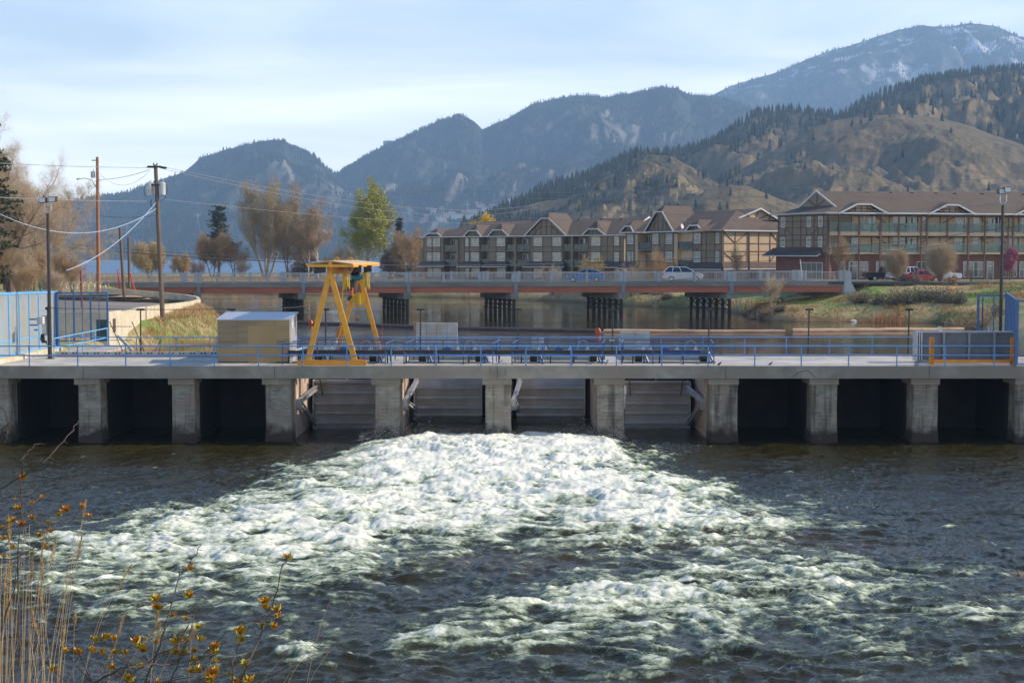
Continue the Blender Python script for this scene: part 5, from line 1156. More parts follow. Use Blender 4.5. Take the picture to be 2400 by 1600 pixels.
m = MB(); pts = [P(280, 790, 92), P(312, 823, 86)]; m.tube(pts[0], pts[1], .1, .1, 10); m.tube(P(276,789,93), pts[0], .1, .1, 10); tag(m.build('drain_pipe', M['white']), 'white pipe sloping down beside the cream wall', 'pipe')
m = MB()
for u in (257, 309): m.tube(G(u, 833, .1)+Vector((0,3,-.1)), P(u, 754, 87), .03, .03, 6)
for v in (765, 797): m.tube(P(257, v, 87), P(309, v, 87), .02, .02, 6)
m.tube(P(378,794,96), P(361,826,92), .04, .04, 6); m.tube(P(377,794,96), P(374,824,92), .04, .04, 6)
tag(m.build('wire_fence', M['iron']), 'thin dark wire fence frame on the grassy bank', 'fence')
# ================================================================ buildings
KX = 3340.
class Fac:
    def __init__(s, u1, Y1, u2, Y2):
        s.A = Vector(((u1-1200)/KX*Y1, Y1)); B = Vector(((u2-1200)/KX*Y2, Y2)); s.d = (B-s.A).normalized(); s.L = (B-s.A).length
        s.n = Vector((s.d.y, -s.d.x))
        if s.n.y > 0: s.n = -s.n
    def s(s, u, o=0.):
        k = (u-1200)/KX; a = s.A+s.n*o      # a + d*t = (k*y, y)
        return (k*a.y-a.x)/(s.d.x-k*s.d.y)
    def W(s, t, z, o=0.):
        p = s.A+s.d*t+s.n*o; return Vector((p.x, p.y, z))
def fb(m, fr, s0, s1, z0, z1, o0, o1):
    m.hexa([fr.W(s0,z0,o1), fr.W(s1,z0,o1), fr.W(s1,z0,o0), fr.W(s0,z0,o0), fr.W(s0,z1,o1), fr.W(s1,z1,o1), fr.W(s1,z1,o0), fr.W(s0,z1,o0)])
def fbeam(m, fr, s0, z0, s1, z1, o, w_=.13, t=.06):
    a, b = fr.W(s0, z0, o), fr.W(s1, z1, o); m.beam(a, b, t, w_, up=(0,0,1)) if abs(s1-s0) > .01 else fb(m, fr, s0-w_/2, s0+w_/2, min(z0,z1), max(z0,z1), o-t/2, o+t/2)
def window(fr, par, s0, s1, z0, z1, o, kind='curt', mull=1, name='window'):
    m = MB(); f = .09
    fb(m, fr, s0-f, s1+f, z0-f, z0, o, o+.07); fb(m, fr, s0-f, s1+f, z1, z1+f, o, o+.07); fb(m, fr, s0-f, s0, z0, z1, o, o+.068); fb(m, fr, s1, s1+f, z0, z1, o, o+.068)
    for k in range(1, mull+1): x_ = s0+(s1-s0)*k/(mull+1); fb(m, fr, x_-.03, x_+.03, z0, z1, o+.012, o+.06)
    fb(m, fr, s0, s1, (z0+z1)/2-.025, (z0+z1)/2+.025, o+.012, o+.055)
    w_ = m.build(name, M['white'], par); ORG[w_.name] = ORG[par.name]
    m = MB(); fb(m, fr, s0, s1, z0, z1, o-.01, o+.01); m.build('pane', M[kind], w_)
    return w_
def dormer(par, fr, uL, uR, uP0, uP1, zE, zP, zR, back, wallm='stuc', oh=.45, sbs=None):
    """clipped gable with its own little roof running back into the main one"""
    s = [fr.s(u, 0) for u in (uL, uP0, uP1, uR)]
    f0 = [fr.W(s[0], zE, oh), fr.W(s[1], zP, oh), fr.W(s[2], zP, oh), fr.W(s[3], zE, oh)]
    sm = (s[1]+s[2])/2; rf = fr.W(sm, zR, oh-1.0-.2*(zR-zP)); rb = fr.W(sm, zR, -back)
    bl, brr = fr.W(s[0], zE, -back), fr.W(s[3], zE, -back)
    m = MB(); m.add([f0[0], f0[1], rf, rb, bl], [(0,1,2,3,4)]); m.add([f0[1], f0[2], rf], [(0,1,2)]); m.add([f0[2], f0[3], brr, rb, rf], [(0,1,2,3,4)])
    d_ = m.build('dormer_roof', M['shing'], par); ORG[d_.name] = ORG[par.name]
    m = MB()
    for a, b in zip(f0[:-1], f0[1:]): m.beam(a+Vector((0,-.05,-.08)), b+Vector((0,-.05,-.08)), .08, .22)
    m.build('barge_board', M['white'], d_)
    g = [fr.W(s[0]+.3, zE-.1, 0), fr.W(s[1], zP-.25, 0), fr.W(s[2], zP-.25, 0), fr.W(s[3]-.3, zE-.1, 0)]
    m = MB(); m.add(g, [(0,1,2,3)]); n3 = Vector((fr.n.x, fr.n.y, 0)); m.prism([q-n3*.05 for q in g], -n3*.3)
    gw = m.build('gable_wall', M[wallm], d_)
    m = MB()
    w_ = s[3]-s[0]
    for t in ((.3,.42,.58,.7) if w_ < 7 else (.25,.38,.5,.62,.75)):
        x_ = s[0]+w_*t; zt = zE+(zP-zE)*min(1, (x_-s[0])/(s[1]-s[0]), (s[3]-x_)/(s[3]-s[2]))-.3; fbeam(m, fr, x_, zE-.1, x_, max(zt, zE), .03)
    fbeam(m, fr, s[0]+.3, zE-.08, s[3]-.3, zE-.08, .03)
    if w_ > 6:
        zm = zE+(zP-zE)*.5; fbeam(m, fr, s[0]+w_*.22, zm, s[3]-w_*.22, zm, .03); fbeam(m, fr, s[0]+w_*.12, zE, s[0]+w_*.38, zm, .03, .14); fbeam(m, fr, s[3]-w_*.12, zE, s[3]-w_*.38, zm, .03, .14)
    m.build('gable_timber', M['timb'], d_)
Z7 = lambda x: 950+x/3.36
Z8 = lambda x: 1600+x/2.94
def skirt(par, fr, s0, s1, zt, zb, out=1.1):
    m = MB(); m.add([fr.W(s0-.1,zt,0), fr.W(s1+.1,zt,0), fr.W(s1+.9,zb,out), fr.W(s0-.9,zb,out)], [(0,1,2,3)])
    m.add([fr.W(s0-.1,zt,0), fr.W(s0-.9,zb,out), fr.W(s0-.9,zb,0)], [(0,1,2)]); m.add([fr.W(s1+.1,zt,0), fr.W(s1+.9,zb,out), fr.W(s1+.9,zb,0)], [(0,1,2)])
    m.add([fr.W(s0-.9,zb,0), fr.W(s1+.9,zb,0), fr.W(s1+.9,zb,out), fr.W(s0-.9,zb,out)], [(0,1,2,3)])
    k = m.build('skirt_roof', M['shingd'], par); ORG[k.name] = ORG[par.name]
    m = MB(); fb(m, fr, s0-.9, s1+.9, zb-.14, zb-.003, out-.06, out+.02); m.build('gutter', M['white'], k)
def bay(par, fr, xL, xR, conv, wins, verts, depth=1.7, zE=9.5, tm=None, zgl=.6):
    tm = MB()
    s0, s1 = fr.s(conv(xL)), fr.s(conv(xR))
    m = MB(); fb(m, fr, s0, s1, 4.0, zE, -depth, 0); bw_ = m.build('bay_wall', M['stuc'], par); ORG[bw_.name] = ORG[par.name]
    m = MB(); fb(m, fr, s0+.15, s1-.15, zgl, 3.998, -depth, -.15); m.build('bay_base', M['brick'], par)
    for (a, b, md) in wins:
        sa, sb = fr.s(conv(a)), fr.s(conv(b)); kd = 'curt'
        window(fr, par, sa, sb, 7.85, 9.22, .0, kd, md); window(fr, par, sa, sb, 5.1, 6.5, .0, kd, md); window(fr, par, sa, sb, 2.2, 3.6, -.15, kd, md)
        for z_ in (9.38, 7.66, 6.68): fbeam(tm, fr, sa-.15, z_, sb+.15, z_, .035)
    for v_ in verts: x_ = fr.s(conv(v_)); fbeam(tm, fr, x_, 5.0, x_, zE, .035, .11)
    for z_ in (9.42, 7.62, 6.72, 5.0): fbeam(tm, fr, s0, z_, s1, z_, .03, .11)
    tm.build('timber_frame', M['timb'], bw_)
    skirt(par, fr, s0, s1, 5.05, 4.05)
    return s0, s1
def recess(par, fr, xL, xR, conv, depth=1.7, glass='dgl', doors=True, lvls=(7.0, 4.25), solid=False):
    s0, s1 = fr.s(conv(xL)), fr.s(conv(xR))
    for z_ in lvls:
        m = MB(); fb(m, fr, s0+.003, s1-.003, z_-.22, z_, -depth+.003, -.15); b_ = m.build('balcony', M['stuc'] if not solid else M['stuc'], par); ORG[b_.name] = ORG[par.name]
        m = MB(); fb(m, fr, s0+.05, s1-.05, z_+.06, z_+1.0, -.22, -.20); m.build('glass_panel', M[glass], b_)
        m = MB(); fb(m, fr, s0+.02, s1-.02, z_+1.0, z_+1.06, -.24, -.18); n = max(2, int((s1-s0)/1.3))
        for k in range(n+1): x_ = s0+.05+(s1-s0-.1)*k/n; fb(m, fr, x_-.025, x_+.025, z_, z_+1, -.24, -.18)
        m.build('balcony_rail', M['timb'] if glass == 'dgl' else M['teal'], b_)
        if doors and s1-s0 > 2.2:
            window(fr, par, s0+.5, s0+1.6, z_+.05, z_+2.0, -depth+.01, 'glass', 1, 'balcony_door')
            m = MB(); fb(m, fr, s1-.8, s1-.2, z_+1.3, z_+1.7, -depth+.01, -depth+.3); m.build('air_conditioner', M['concl'], par)
# ---------------------------------------------------------------- left building
fr = Fac(992, 273, 1466, 246); Lb = fr.L
ob = fr.W(Lb/2, 1.0, 0)
bl = thing('apartment_building', ob, 'long half-timbered apartment block in shade, left of the three, hipped at its left end', 'building')
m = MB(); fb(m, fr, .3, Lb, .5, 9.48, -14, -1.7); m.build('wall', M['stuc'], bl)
tm = MB()
bays = [(143,303,[(176,205,0),(220,272,1)],[146,212,280,301]), (462,588,[(476,495,0),(523,577,1)],[465,505,585]), (656,792,[(724,782,1)],[660,715,790]),
        (982,1240,[(1014,1075,1),(1163,1225,1)],[985,1008,1083,1155,1232]), (1440,1722,[(1467,1533,1),(1650,1679,0)],[1443,1460,1540,1590,1640,1690,1718])]
for xl_, xr_, wn, vt_ in bays: bay(bl, fr, xl_, xr_, Z7, wn, vt_, tm=tm)
for xl_, xr_, sol in ((303,404,0), (588,655,0), (795,860,0), (867,980,0), (1242,1308,0), (1315,1438,0)): recess(bl, fr, xl_, xr_, Z7)
for x_ in (407, 657, 863, 1311):
    s_ = fr.s(Z7(x_)); m = MB(); fb(m, fr, s_-.22, s_+.22, .8, 9.3 if x_ > 800 else 8.9, -1.69, .02); m.build('partition', M['stuc'], bl)
m = MB(); fb(m, fr, fr.s(Z7(410)), fr.s(Z7(462)), 1, 9.45, -1.69, -.4); m.build('recessed_wall', M['stuc'], bl)
def py(fr, s_, o): return fr.W(s_, 0, o).y
sR0 = fr.s(1135, -7); zRg = P(1135, 519, py(fr, sR0, -7)).z; zRg2 = P(1500, 509, py(fr, Lb, -7)).z; zE = 9.55
m = MB(); e0, e1 = fr.W(-.6, zE, .5), fr.W(Lb+.5, zE, .5); b0, b1 = fr.W(-.6, zE, -14.5), fr.W(Lb+.5, zE, -14.5); r0, r1 = fr.W(sR0, zRg, -7), fr.W(Lb+.5, zRg2, -7)
m.add([e0, e1, r1, r0], [(0,1,2,3)]); m.add([e0, r0, b0], [(0,1,2)]); m.add([b0, r0, r1, b1], [(0,1,2,3)]); m.add([e0, b0, b1, e1], [(0,1,2,3)]); rf = m.build('roof', M['shing'], bl); ORG[rf.name] = ORG[bl.name]
m = MB(); m.beam(e0, e1, .06, .18); m.build('gutter', M['white'], rf)
m = MB()
for t in (.35, .5, .62, .75, .86): q = r0.lerp(r1, t); q = q.lerp(e0.lerp(e1, t), .12); m.box(q.x-.15, q.x+.15, q.y-.15, q.y+.15, q.z-.1, q.z+.3)
m.build('roof_vent', M['timb'], rf)
m = MB(); m.add([e1+Vector((-.5,0,-.1)), b1+Vector((-.5,0,-.1)), r1+Vector((-.5,0,-.2))], [(0,1,2)]); m.build('end_gable', M['stucl'], bl)
m = MB(); m.beam(e1, r1, .1, .3); m.beam(b1, r1, .1, .3); m.build('barge_board', M['white'], rf)
for (a, b, c, d, zp, zr_) in ((145,302,195,265,10.35,11.2), (462,612,512,572,10.75,11.8), (655,830,702,772,10.8,11.9), (942,1282,1078,1140,12.75,13.75), (1395,1590,1450,1525,10.75,12.2)):
    dormer(bl, fr, Z7(a), Z7(b), Z7(c), Z7(d), zE, zp, zr_, 6.5)
# ---------------------------------------------------------------- middle building
fr = Fac(1464, 224, 1694, 206); Lm = fr.L
bm_ = thing('apartment_building', fr.W(Lm/2, 1.2, 0), 'half-timbered block in the middle with a sunlit timber patterned side wall', 'building')
m = MB(); fb(m, fr, 0, Lm-.01, .8, 9.48, -13, -1.7); m.build('wall', M['stuc'], bm_)
tm = MB(); C7 = Z7; C8 = Z8
bay(bm_, fr, 1735, 1812, C7, [(1752,1792,1)], [1738,1808], tm=tm); 
bay(bm_, fr, 1935, 2118, C7, [(1952,1990,1),(2055,2098,1)], [1938,2000,2045,2112], tm=tm)
bay(bm_, fr, 70, 272, C8, [(80,121,1),(231,248,0)], [72,130,162,222,268], tm=tm)
for k, (z0_, z1_) in enumerate(((6.75,7.6),)):
    for a, b in ((2003,2024),(2024,2045)):
        s0, s1 = fr.s(Z7(a)), fr.s(Z7(b)); fbeam(tm, fr, s0, z0_ if a == 2024 else z1_, s1, z1_ if a == 2024 else z0_, .05, .1)
    s0, s1 = fr.s(Z8(80)), fr.s(Z8(122)); fbeam(tm, fr, s0, z1_, (s0+s1)/2, z0_, .05, .1); fbeam(tm, fr, s1, z1_, (s0+s1)/2, z0_, .05, .1)
tm.build('timber_frame', M['timb'], bm_)
recess(bm_, fr, 1814, 1932, C7, solid=True); recess(bm_, fr, 2120, 2270, C7, solid=True)
for x_ in (1822, 2135): s_ = fr.s(Z7(x_)); m = MB(); fb(m, fr, s_-.5, s_+.2, 1.0, 9.3, -1.69, .02); m.build('partition', M['stucl'], bm_)
zE = 9.6; zRm = P(1640, 496.5, py(fr, fr.s(1640, -6.5), -6.5)).z+.0
sA = fr.s(Z7(2065), -6.5)
m = MB(); e0, e1 = fr.W(-.5, zE, .5), fr.W(Lm+.1, zE, .5); b0, b1 = fr.W(-.5, zE, -13.5), fr.W(Lm+.1, zE, -13.5); r0, r1 = fr.W(sA-2, zRm, -6.5), fr.W(Lm-4, zRm, -6.5)
m.add([e0, e1, r1, r0], [(0,1,2,3)]); m.add([e0, r0, b0], [(0,1,2)]); m.add([b0, r0, r1, b1], [(0,1,2,3)]); m.add([e1, b1, r1], [(0,1,2)]); m.add([e0, b0, b1, e1], [(0,1,2,3)]); rf = m.build('roof', M['shing'], bm_); ORG[rf.name] = ORG[bm_.name]
m = MB(); m.beam(e0, e1, .06, .18); m.build('gutter', M['white'], rf)
dormer(bm_, fr, Z7(1700), Z7(1815), Z7(1745), Z7(1786), zE, 10.65, 11.5, 5)
dormer(bm_, fr, Z7(1893), Z7(2128), Z7(1985), Z7(2036), zE, 12.7, 13.6, 6)
dormer(bm_, fr, Z8(28), Z8(150), Z8(60), Z8(114), zE, 10.5, 11.3, 5)
# dish
c = fr.W(fr.s(Z8(26)), 10.3, 1.0); m = MB(); m.tube(c, c+Vector((.1,-.08,.03)), .1, .38, 14); m.tube(c-Vector((0,0,.6)), c, .03, .03, 6); m.build('satellite_dish', M['white'], bm_)
# sunlit wing
fw = Fac(1694, 206, 1822, 211.5)
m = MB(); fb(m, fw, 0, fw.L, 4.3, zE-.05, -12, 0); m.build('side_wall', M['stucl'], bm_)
m = MB(); fb(m, fw, 0, fw.L, 1.2, 4.298, -12, -.1); m.build('brick_base', M['brick'], bm_)
tm = MB(); Lw = fw.L
for t in (0.01, .22, .44, .65, .86, .99): fbeam(tm, fw, Lw*t, 4.9, Lw*t, zE-.1, .035, .11)
for z_ in (9.45, 7.75, 6.6, 5.0): fbeam(tm, fw, 0, z_, Lw, z_, .03, .11)
for (a, za, b, zb_) in ((.01,9.4,.22,7.8), (.44,9.4,.22,7.8), (.86,9.4,.99,8.2), (.01,6.5,.22,5.0), (.44,6.5,.22,5.0), (.86,5.1,.99,6.4)): fbeam(tm, fw, Lw*a, za, Lw*b, zb_, .04, .13)
skirt(bm_, fw, 0, Lw-.2, 5.05, 4.1, 1.3)
o_ = -3.2; zg0 = P(1770, 516.5, py(fw, Lw*.5, o_)).z; zga = P(1777, 488, py(fw, Lw*.6, o_)).z
gl, ga, gr2 = fw.W(fw.s(1712, o_), zg0, o_), fw.W(fw.s(1777, o_), zga, o_), fw.W(fw.s(1824, o_), zg0+.1, o_)
m = MB(); m.add([fw.W(-.2,zE,.5), fw.W(Lw+.3,zE,.5), gr2+Vector((.4,0,-.05)), gl-Vector((1.2,0,.05)), fw.W(-3,zE,-3.2)], [(0,1,2,3,4)])
bk = Vector((fw.n.x, fw.n.y, 0))*-9.5; ov = Vector((fw.n.x, fw.n.y, 0))*.5
m.add([gl+ov-Vector((.5,0,.25)), ga+ov, ga+bk, gl+bk-Vector((.5,0,.25))], [(0,1,2,3)]); m.add([ga+ov, gr2+ov+Vector((.4,0,-.2)), gr2+bk+Vector((.4,0,-.2)), ga+bk], [(0,1,2,3)])
m.add([fw.W(-.2,zE,.5), fw.W(Lw+.3,zE,.5), fw.W(Lw+.3,zE,-12.3), fw.W(-.2,zE,-12.3)], [(0,1,2,3)])
wr_ = m.build('wing_roof', M['shing'], bm_); ORG[wr_.name] = ORG[bm_.name]
m = MB(); m.add([gl, gr2, ga-Vector((0,0,.15))], [(0,1,2)]); m.prism([gl-ov*.2, gr2-ov*.2, ga-Vector((0,0,.15))-ov*.2], -ov); m.build('gable_wall', M['stucl'], wr_)
m = MB(); m.beam(gl+ov-Vector((.5,0,.3)), ga+ov, .09, .24); m.beam(ga+ov, gr2+ov+Vector((.4,0,-.25)), .09, .24); m.beam(fw.W(-.2,zE,.5), fw.W(Lw+.3,zE,.5), .06, .18); m.build('barge_board', M['white'], wr_)
m2 = MB(); mid = gl.lerp(gr2, .5); of = ov*.1
for a, b in ((mid, ga-Vector((0,0,.2))), (mid, gl.lerp(ga,.5)), (mid, gr2.lerp(ga,.5)), (gl.lerp(gr2,.25), gl.lerp(ga,.48)), (gl.lerp(gr2,.78), gr2.lerp(ga,.42)), (gl, gr2)): m2.beam(a+of, b+of, .05, .15)
m2.build('gable_timber', M['timb'], wr_)
tm.build('timber_frame', M['timb'], bm_)
# ---------------------------------------------------------------- right building
fe = Fac(1822, 196, 1938, 189); ff_ = Fac(1938, 189, 2600, 199); Le = fe.L; Lf = ff_.L
rb_ = thing('apartment_building', ff_.W(10, 2.6, 0), 'long balconied building at the right with teal railings above brick shopfronts', 'building')
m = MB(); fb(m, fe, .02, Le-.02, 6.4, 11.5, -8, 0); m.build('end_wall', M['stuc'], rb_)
m = MB(); fb(m, fe, .0, Le-.05, 2.2, 6.398, -8, .25); m.build('brick_base', M['brick'], rb_)
tm = MB(); se = lambda x: fe.s(Z8(x))
for x_ in (658, 705, 757, 812, 852, 905, 932, 965, 996): fbeam(tm, fe, se(x_), 7.1, se(x_), 11.5, .035, .14)
for z_ in (11.35, 10.55, 9.75, 8.75, 8.05, 7.1): fbeam(tm, fe, 0, z_, Le, z_, .03, .13)
fbeam(tm, fe, se(705), 9.7, se(757), 8.8, .045, .12); fbeam(tm, fe, se(932), 9.7, se(882), 8.8, .045, .12)
for a, b in ((680,704),(857,878),(937,960)):
    for z0_, z1_ in ((9.88,11.1),(7.2,8.4)): window(fe, rb_, se(a), se(b), z0_, z1_, 0, 'curt', 0)
skirt(rb_, fe, -.6, Le-1.2, 7.05, 6.0, 1.5)
window(fe, rb_, se(828), se(972), 2.9, 5.0, .26, 'glass', 3, 'shop_window')
# balcony side
S = lambda x, o=-2.0: ff_.s(Z8(x), o)
x_end = ff_.s(2560, 0)
m = MB(); fb(m, ff_, .05, x_end, 6.2, 11.5, -12, -2.0); m.build('back_wall', M['stucl'], rb_)
m = MB(); fb(m, ff_, .05, x_end, 2.3, 6.198, -12, -1.0); m.build('shop_front_wall', M['brick'], rb_)
for z0_, z1_, o_ in ((8.63, 9.14, 0), (6.16, 6.36, 0)):
    m = MB(); fb(m, ff_, .02, x_end, z0_, z1_, -1.998, 0); m.build('balcony_floor', M['stucl'], rb_)
px_ = [1005, 1075, 1213, 1360, 1485, 1640, 1680, 1820, 1965, 2078, 2240, 2272, 2420, 2560, 2700]
for i, x_ in enumerate(px_):
    s_ = ff_.s(Z8(x_), 0); m = MB(); wd = .12 if x_ in (1360, 1075, 1965, 1680, 2272) else .08
    fb(m, ff_, s_-wd, s_+wd, 2.7, 11.45, .003, .16); m.build('post', M['timb'], rb_)
for lv in (9.14, 6.36):
    for i in range(len(px_)-1):
        s0, s1 = ff_.s(Z8(px_[i]), 0)+.14, ff_.s(Z8(px_[i+1]), 0)-.14
        m = MB(); fb(m, ff_, s0, s1, lv+1.10, lv+1.17, -.1, -.04); fb(m, ff_, s0, s1, lv+.08, lv+.12, -.09, -.05); n = int((s1-s0)/.16)
        if i not in (0, 5, 10):
            for k in range(1, n): x_ = s0+(s1-s0)*k/n; fb(m, ff_, x_-.012, x_+.012, lv+.12, lv+1.1, -.08, -.06)
        rl = m.build('balcony_railing', M['teal'], rb_); ORG[rl.name] = ORG[rb_.name]
        m = MB(); fb(m, ff_, s0, s1, lv+.14, lv+1.08, -.13, -.12); m.build('glass_panel', M['tealg'], rl)
for x0_, x1_, z0_ in ((1240,1288,9.18), (1560,1606,9.18), (1876,1920,9.18), (2102,2145,9.18), (2330,2375,9.18), (1165,1207,6.4), (1558,1605,6.4), (1874,1916,6.4), (2236,2262,6.4), (2390,2430,6.4)):
    m = MB(); fb(m, ff_, S(x0_)-.08, S(x1_)+.08, z0_, z0_+2.12, -1.995, -1.93); d_ = m.build('door', M['white'], rb_); ORG[d_.name] = ORG[rb_.name]
    m = MB(); w_ = S(x1_)-S(x0_)
    for k in (0.18, .58): fb(m, ff_, S(x0_)+w_*k, S(x0_)+w_*(k+.24), z0_+1.0, z0_+1.9, -1.929, -1.92)
    m.build('door_glass', M['glass'], d_)
for x0_, x1_ in ((1292,1325),(1445,1550),(1645,1668),(1922,1950),(2150,2172)):
    for z0_ in (9.2,) if x0_ not in (1445,) else (9.2, 6.42): m = MB(); fb(m, ff_, S(x0_), S(x1_), z0_, z0_+2.15, -1.99, -1.94); m.build('dark_doorway', M['carg'], rb_)
for x0_, x1_, z0_ in ((2000,2041,9.9), (2325,2350,9.9), (1998,2038,7.3), (2143,2180,7.3), (2290,2320,7.3)): window(ff_, rb_, S(x0_), S(x1_), z0_, z0_+1.25, -1.99, 'curt', 0)
for z_ in (11.3, 8.5): fbeam(tm, ff_, .1, z_, x_end, z_, -1.96, .13)
for x_ in (1030,1160,1300,1420,1615,1770,1935,2060,2180,2310): fbeam(tm, ff_, S(x_), 6.4, S(x_), 11.4, -1.965, .13)
for a, b in ((1080,1155),(1780,1860),(1400,1330),(1640,1700),(2100,2040),(2225,2180)): fbeam(tm, ff_, S(a), 7.6, S(b), 8.5, -1.95, .12); fbeam(tm, ff_, S(a), 10.3, S(b), 11.2, -1.95, .12)
tm.build('timber_frame', M['timb'], rb_)
S1 = lambda x: ff_.s(Z8(x), -1.0)
for x0_, x1_, n in ((1025,1115,2),(1218,1274,1),(1337,1415,2),(1618,1736,3),(1938,2070,3),(2210,2300,2),(2325,2400,2)): window(ff_, rb_, S1(x0_), S1(x1_), 3.1, 5.1, -.99, 'glass', n, 'shop_window')
for x0_, x1_ in ((1148,1200),(2100,2138)):
    m = MB(); a, b = S1(x0_), S1(x1_); fb(m, ff_, a-.1, a, 2.75, 5.2, -.99, -.9); fb(m, ff_, b, b+.1, 2.75, 5.2, -.99, -.9); fb(m, ff_, a, b, 4.55, 4.65, -.99, -.9); fb(m, ff_, a, b, 5.1, 5.2, -.99, -.9); d_ = m.build('shop_door', M['white'], rb_); ORG[d_.name] = ORG[rb_.name]
    m = MB(); fb(m, ff_, a, b, 2.75, 5.1, -.985, -.97); m.build('door_glass', M['glass'], d_)
# roof
zE = 11.6
E0, E1, ER = fe.W(-.9, zE, .5), Vector((0,0,0)), ff_.W(x_end+.6, zE, .7)
E1 = ff_.W(-.5, zE, .7); AP = P(1916, 449, 194.8); F1 = P(1872, 487, 196.5); F2 = P(1959, 482, 191.2); RR = ff_.W(x_end+.6, P(2500, 447, 203).z, -6.5); BK = ff_.W(x_end+.6, zE, -13); B0 = fe.W(-.9, zE, -7)
AP.z = 14.75; RR.z = 15.0
m = MB(); m.add([E1, ER, RR, AP, F2], [(0,1,2,3,4)]); m.add([E0, E1, F2, F1], [(0,1,2,3)]); m.add([E0, F1, AP, RR, BK, B0], [(0,1,2,3,4,5)]); m.add([E0, E1, ER, BK, B0], [(0,1,2,3,4)]); rf = m.build('roof', M['shing'], rb_); ORG[rf.name] = ORG[rb_.name]
m = MB(); m.add([F1, F2, AP-Vector((0,0,.12))], [(0,1,2)]); m.build('gable_wall', M['stuc'], rf)
gd = (F2-F1).normalized(); gn = Vector((gd.y, -gd.x, 0)); gn = gn if gn.y < 0 else -gn
m = MB(); m.beam(F1+gn*.25-gd*.4-Vector((0,0,.3)), AP+gn*.25, .1, .24); m.beam(AP+gn*.25, F2+gn*.25+gd*.3-Vector((0,0,.25)), .1, .24); m.build('barge_board', M['white'], rf)
m = MB(); md = F1.lerp(F2, .5)+gn*.06
for a in (AP-Vector((0,0,.15)), F1.lerp(AP,.5), F2.lerp(AP,.5)): m.beam(md, a+gn*.06, .05, .15)
m.beam(F1+gn*.06, F2+gn*.06, .05, .15); m.build('gable_timber', M['timb'], rf)
m = MB(); m.beam(E0, E1, .08, .2); m.beam(E1, ER, .08, .2); m.build('gutter', M['white'], rf)
m = MB()
for x_ in (1265, 1427, 1573, 1735, 1865, 2053, 2340):
    q = RR.copy(); s_ = ff_.s(Z8(x_), -5.5); q = ff_.W(s_, zE+(RR.z-zE)*6.2/7.2-.1, -5.5); m.box(q.x-.2, q.x+.2, q.y-.15, q.y+.15, q.z-.1, q.z+.25)
m.build('roof_vent', M['black'], rf)
for a, b, c, d in ((1055,1396,1180,1275), (1670,1996,1795,1875), (2265,2600,2395,2480)):
    dormer(rb_, ff_, Z8(a), Z8(b), Z8(c), Z8(d), zE, 12.85, 13.2, 4.5, 'stucl', oh=.75)
m = MB(); c = ff_.W(ff_.s(Z8(1180),-1), 9.15, -1); m.box(c.x-.3, c.x+.3, c.y-.2, c.y+.2, c.z+.35, c.z+.42); m.box(c.x+.25, c.x+.32, c.y-.2, c.y+.2, c.z, c.z+.8); m.box(c.x-.3, c.x-.25, c.y-.2, c.y+.2, c.z, c.z+.35); tag(m.build('balcony_chair', M['straw']), 'small tan chair on the top left balcony of the right building', 'chair')
# small house roof glimpsed between
m = MB(); p = P(985, 556, 320); m.box(p.x-3, p.x+3, 320, 326, 0, p.z-1.2); hb = m.build('house', M['stuc']); tag(hb, 'small house half hidden left of the long apartment block', 'house')
m = MB(); m.prism([(p.x-3.6,319.5,p.z-1.2),(p.x+3.6,319.5,p.z-1.2),(p.x,319.5,p.z+.1)], (0,7,0)); m.build('roof', M['shing'], hb)
# ---------------------------------------------------------------- houses on the far slope
def seat(rd, u, v):
    """place on the terrain seen at (u, v): first hit walking out along the ray"""
    j = int(np.clip(np.interp(u, rd['u'], np.arange(len(rd['u']))), 0, len(rd['u'])-1)); dv = v-800; tanv = (-F*ST-dv*CT)/(F*CT-dv*ST)
    Yc = rd['Y'][:, j]; Zc = rd['Z'][:, j]; d = Zc-(HC+tanv*Yc); k = np.argmax(d > 0)
    return Vector((rd['X'][k, j], Yc[k], Zc[k]))
rs = random.Random(12); hw = [mat('house_wall_'+n, c, rough=.9) for n, c in (('cream', (.62,.56,.48)), ('pale', (.7,.68,.66)), ('tan', (.42,.33,.25)))]
hr = [mat('house_roof_'+n, c, rough=.9) for n, c in (('grey', (.16,.15,.15)), ('brown', (.22,.13,.10)))]
spots = [(763,486),(779,485),(790,486),(832,518),(842,512),(851,517),(1048,506),(1062,503),(1003,512),(1017,502),(1030,514),(1122,481),(1128,486),(1140,492),(1158,488),(1150,499),(1080,510),(1092,506),(1170,497),(1194,478),(1190,492),(1040,520),(1068,514),(997,520),(812,520),(868,513),(1008,497),(1110,503),(1100,512),(1136,510)]
for k, (u, v) in enumerate(spots):
    c = seat(RD2, u, v); w_ = rs.uniform(6, 11); d_ = rs.uniform(6, 9); h_ = rs.uniform(4, 6.5)
    m = MB(); m.box(c.x-w_, c.x+w_, c.y-d_, c.y+d_, c.z-6, c.z+h_); o = m.build('house', hw[k % 3]); tag(o, 'tiny %s house with %s roof, far slope, %s' % (('cream','white','tan')[k % 3], ('grey','brown')[k % 2], 'left of the green tree' if u < 800 else ('right of the green tree' if u < 900 else ('left of the wooded ridge' if u < 1055 else ('over the long roof' if u < 1130 else 'touching the wooded ridge')))), 'house', 'houses on the slope across the lake')
    m = MB(); m.prism([(c.x-w_*1.1,c.y-d_*1.1,c.z+h_), (c.x-w_*1.1,c.y+d_*1.1,c.z+h_), (c.x-w_*1.1,c.y,c.z+h_+3)], (w_*2.2,0,0)); m.build('roof', hr[k % 2], o)
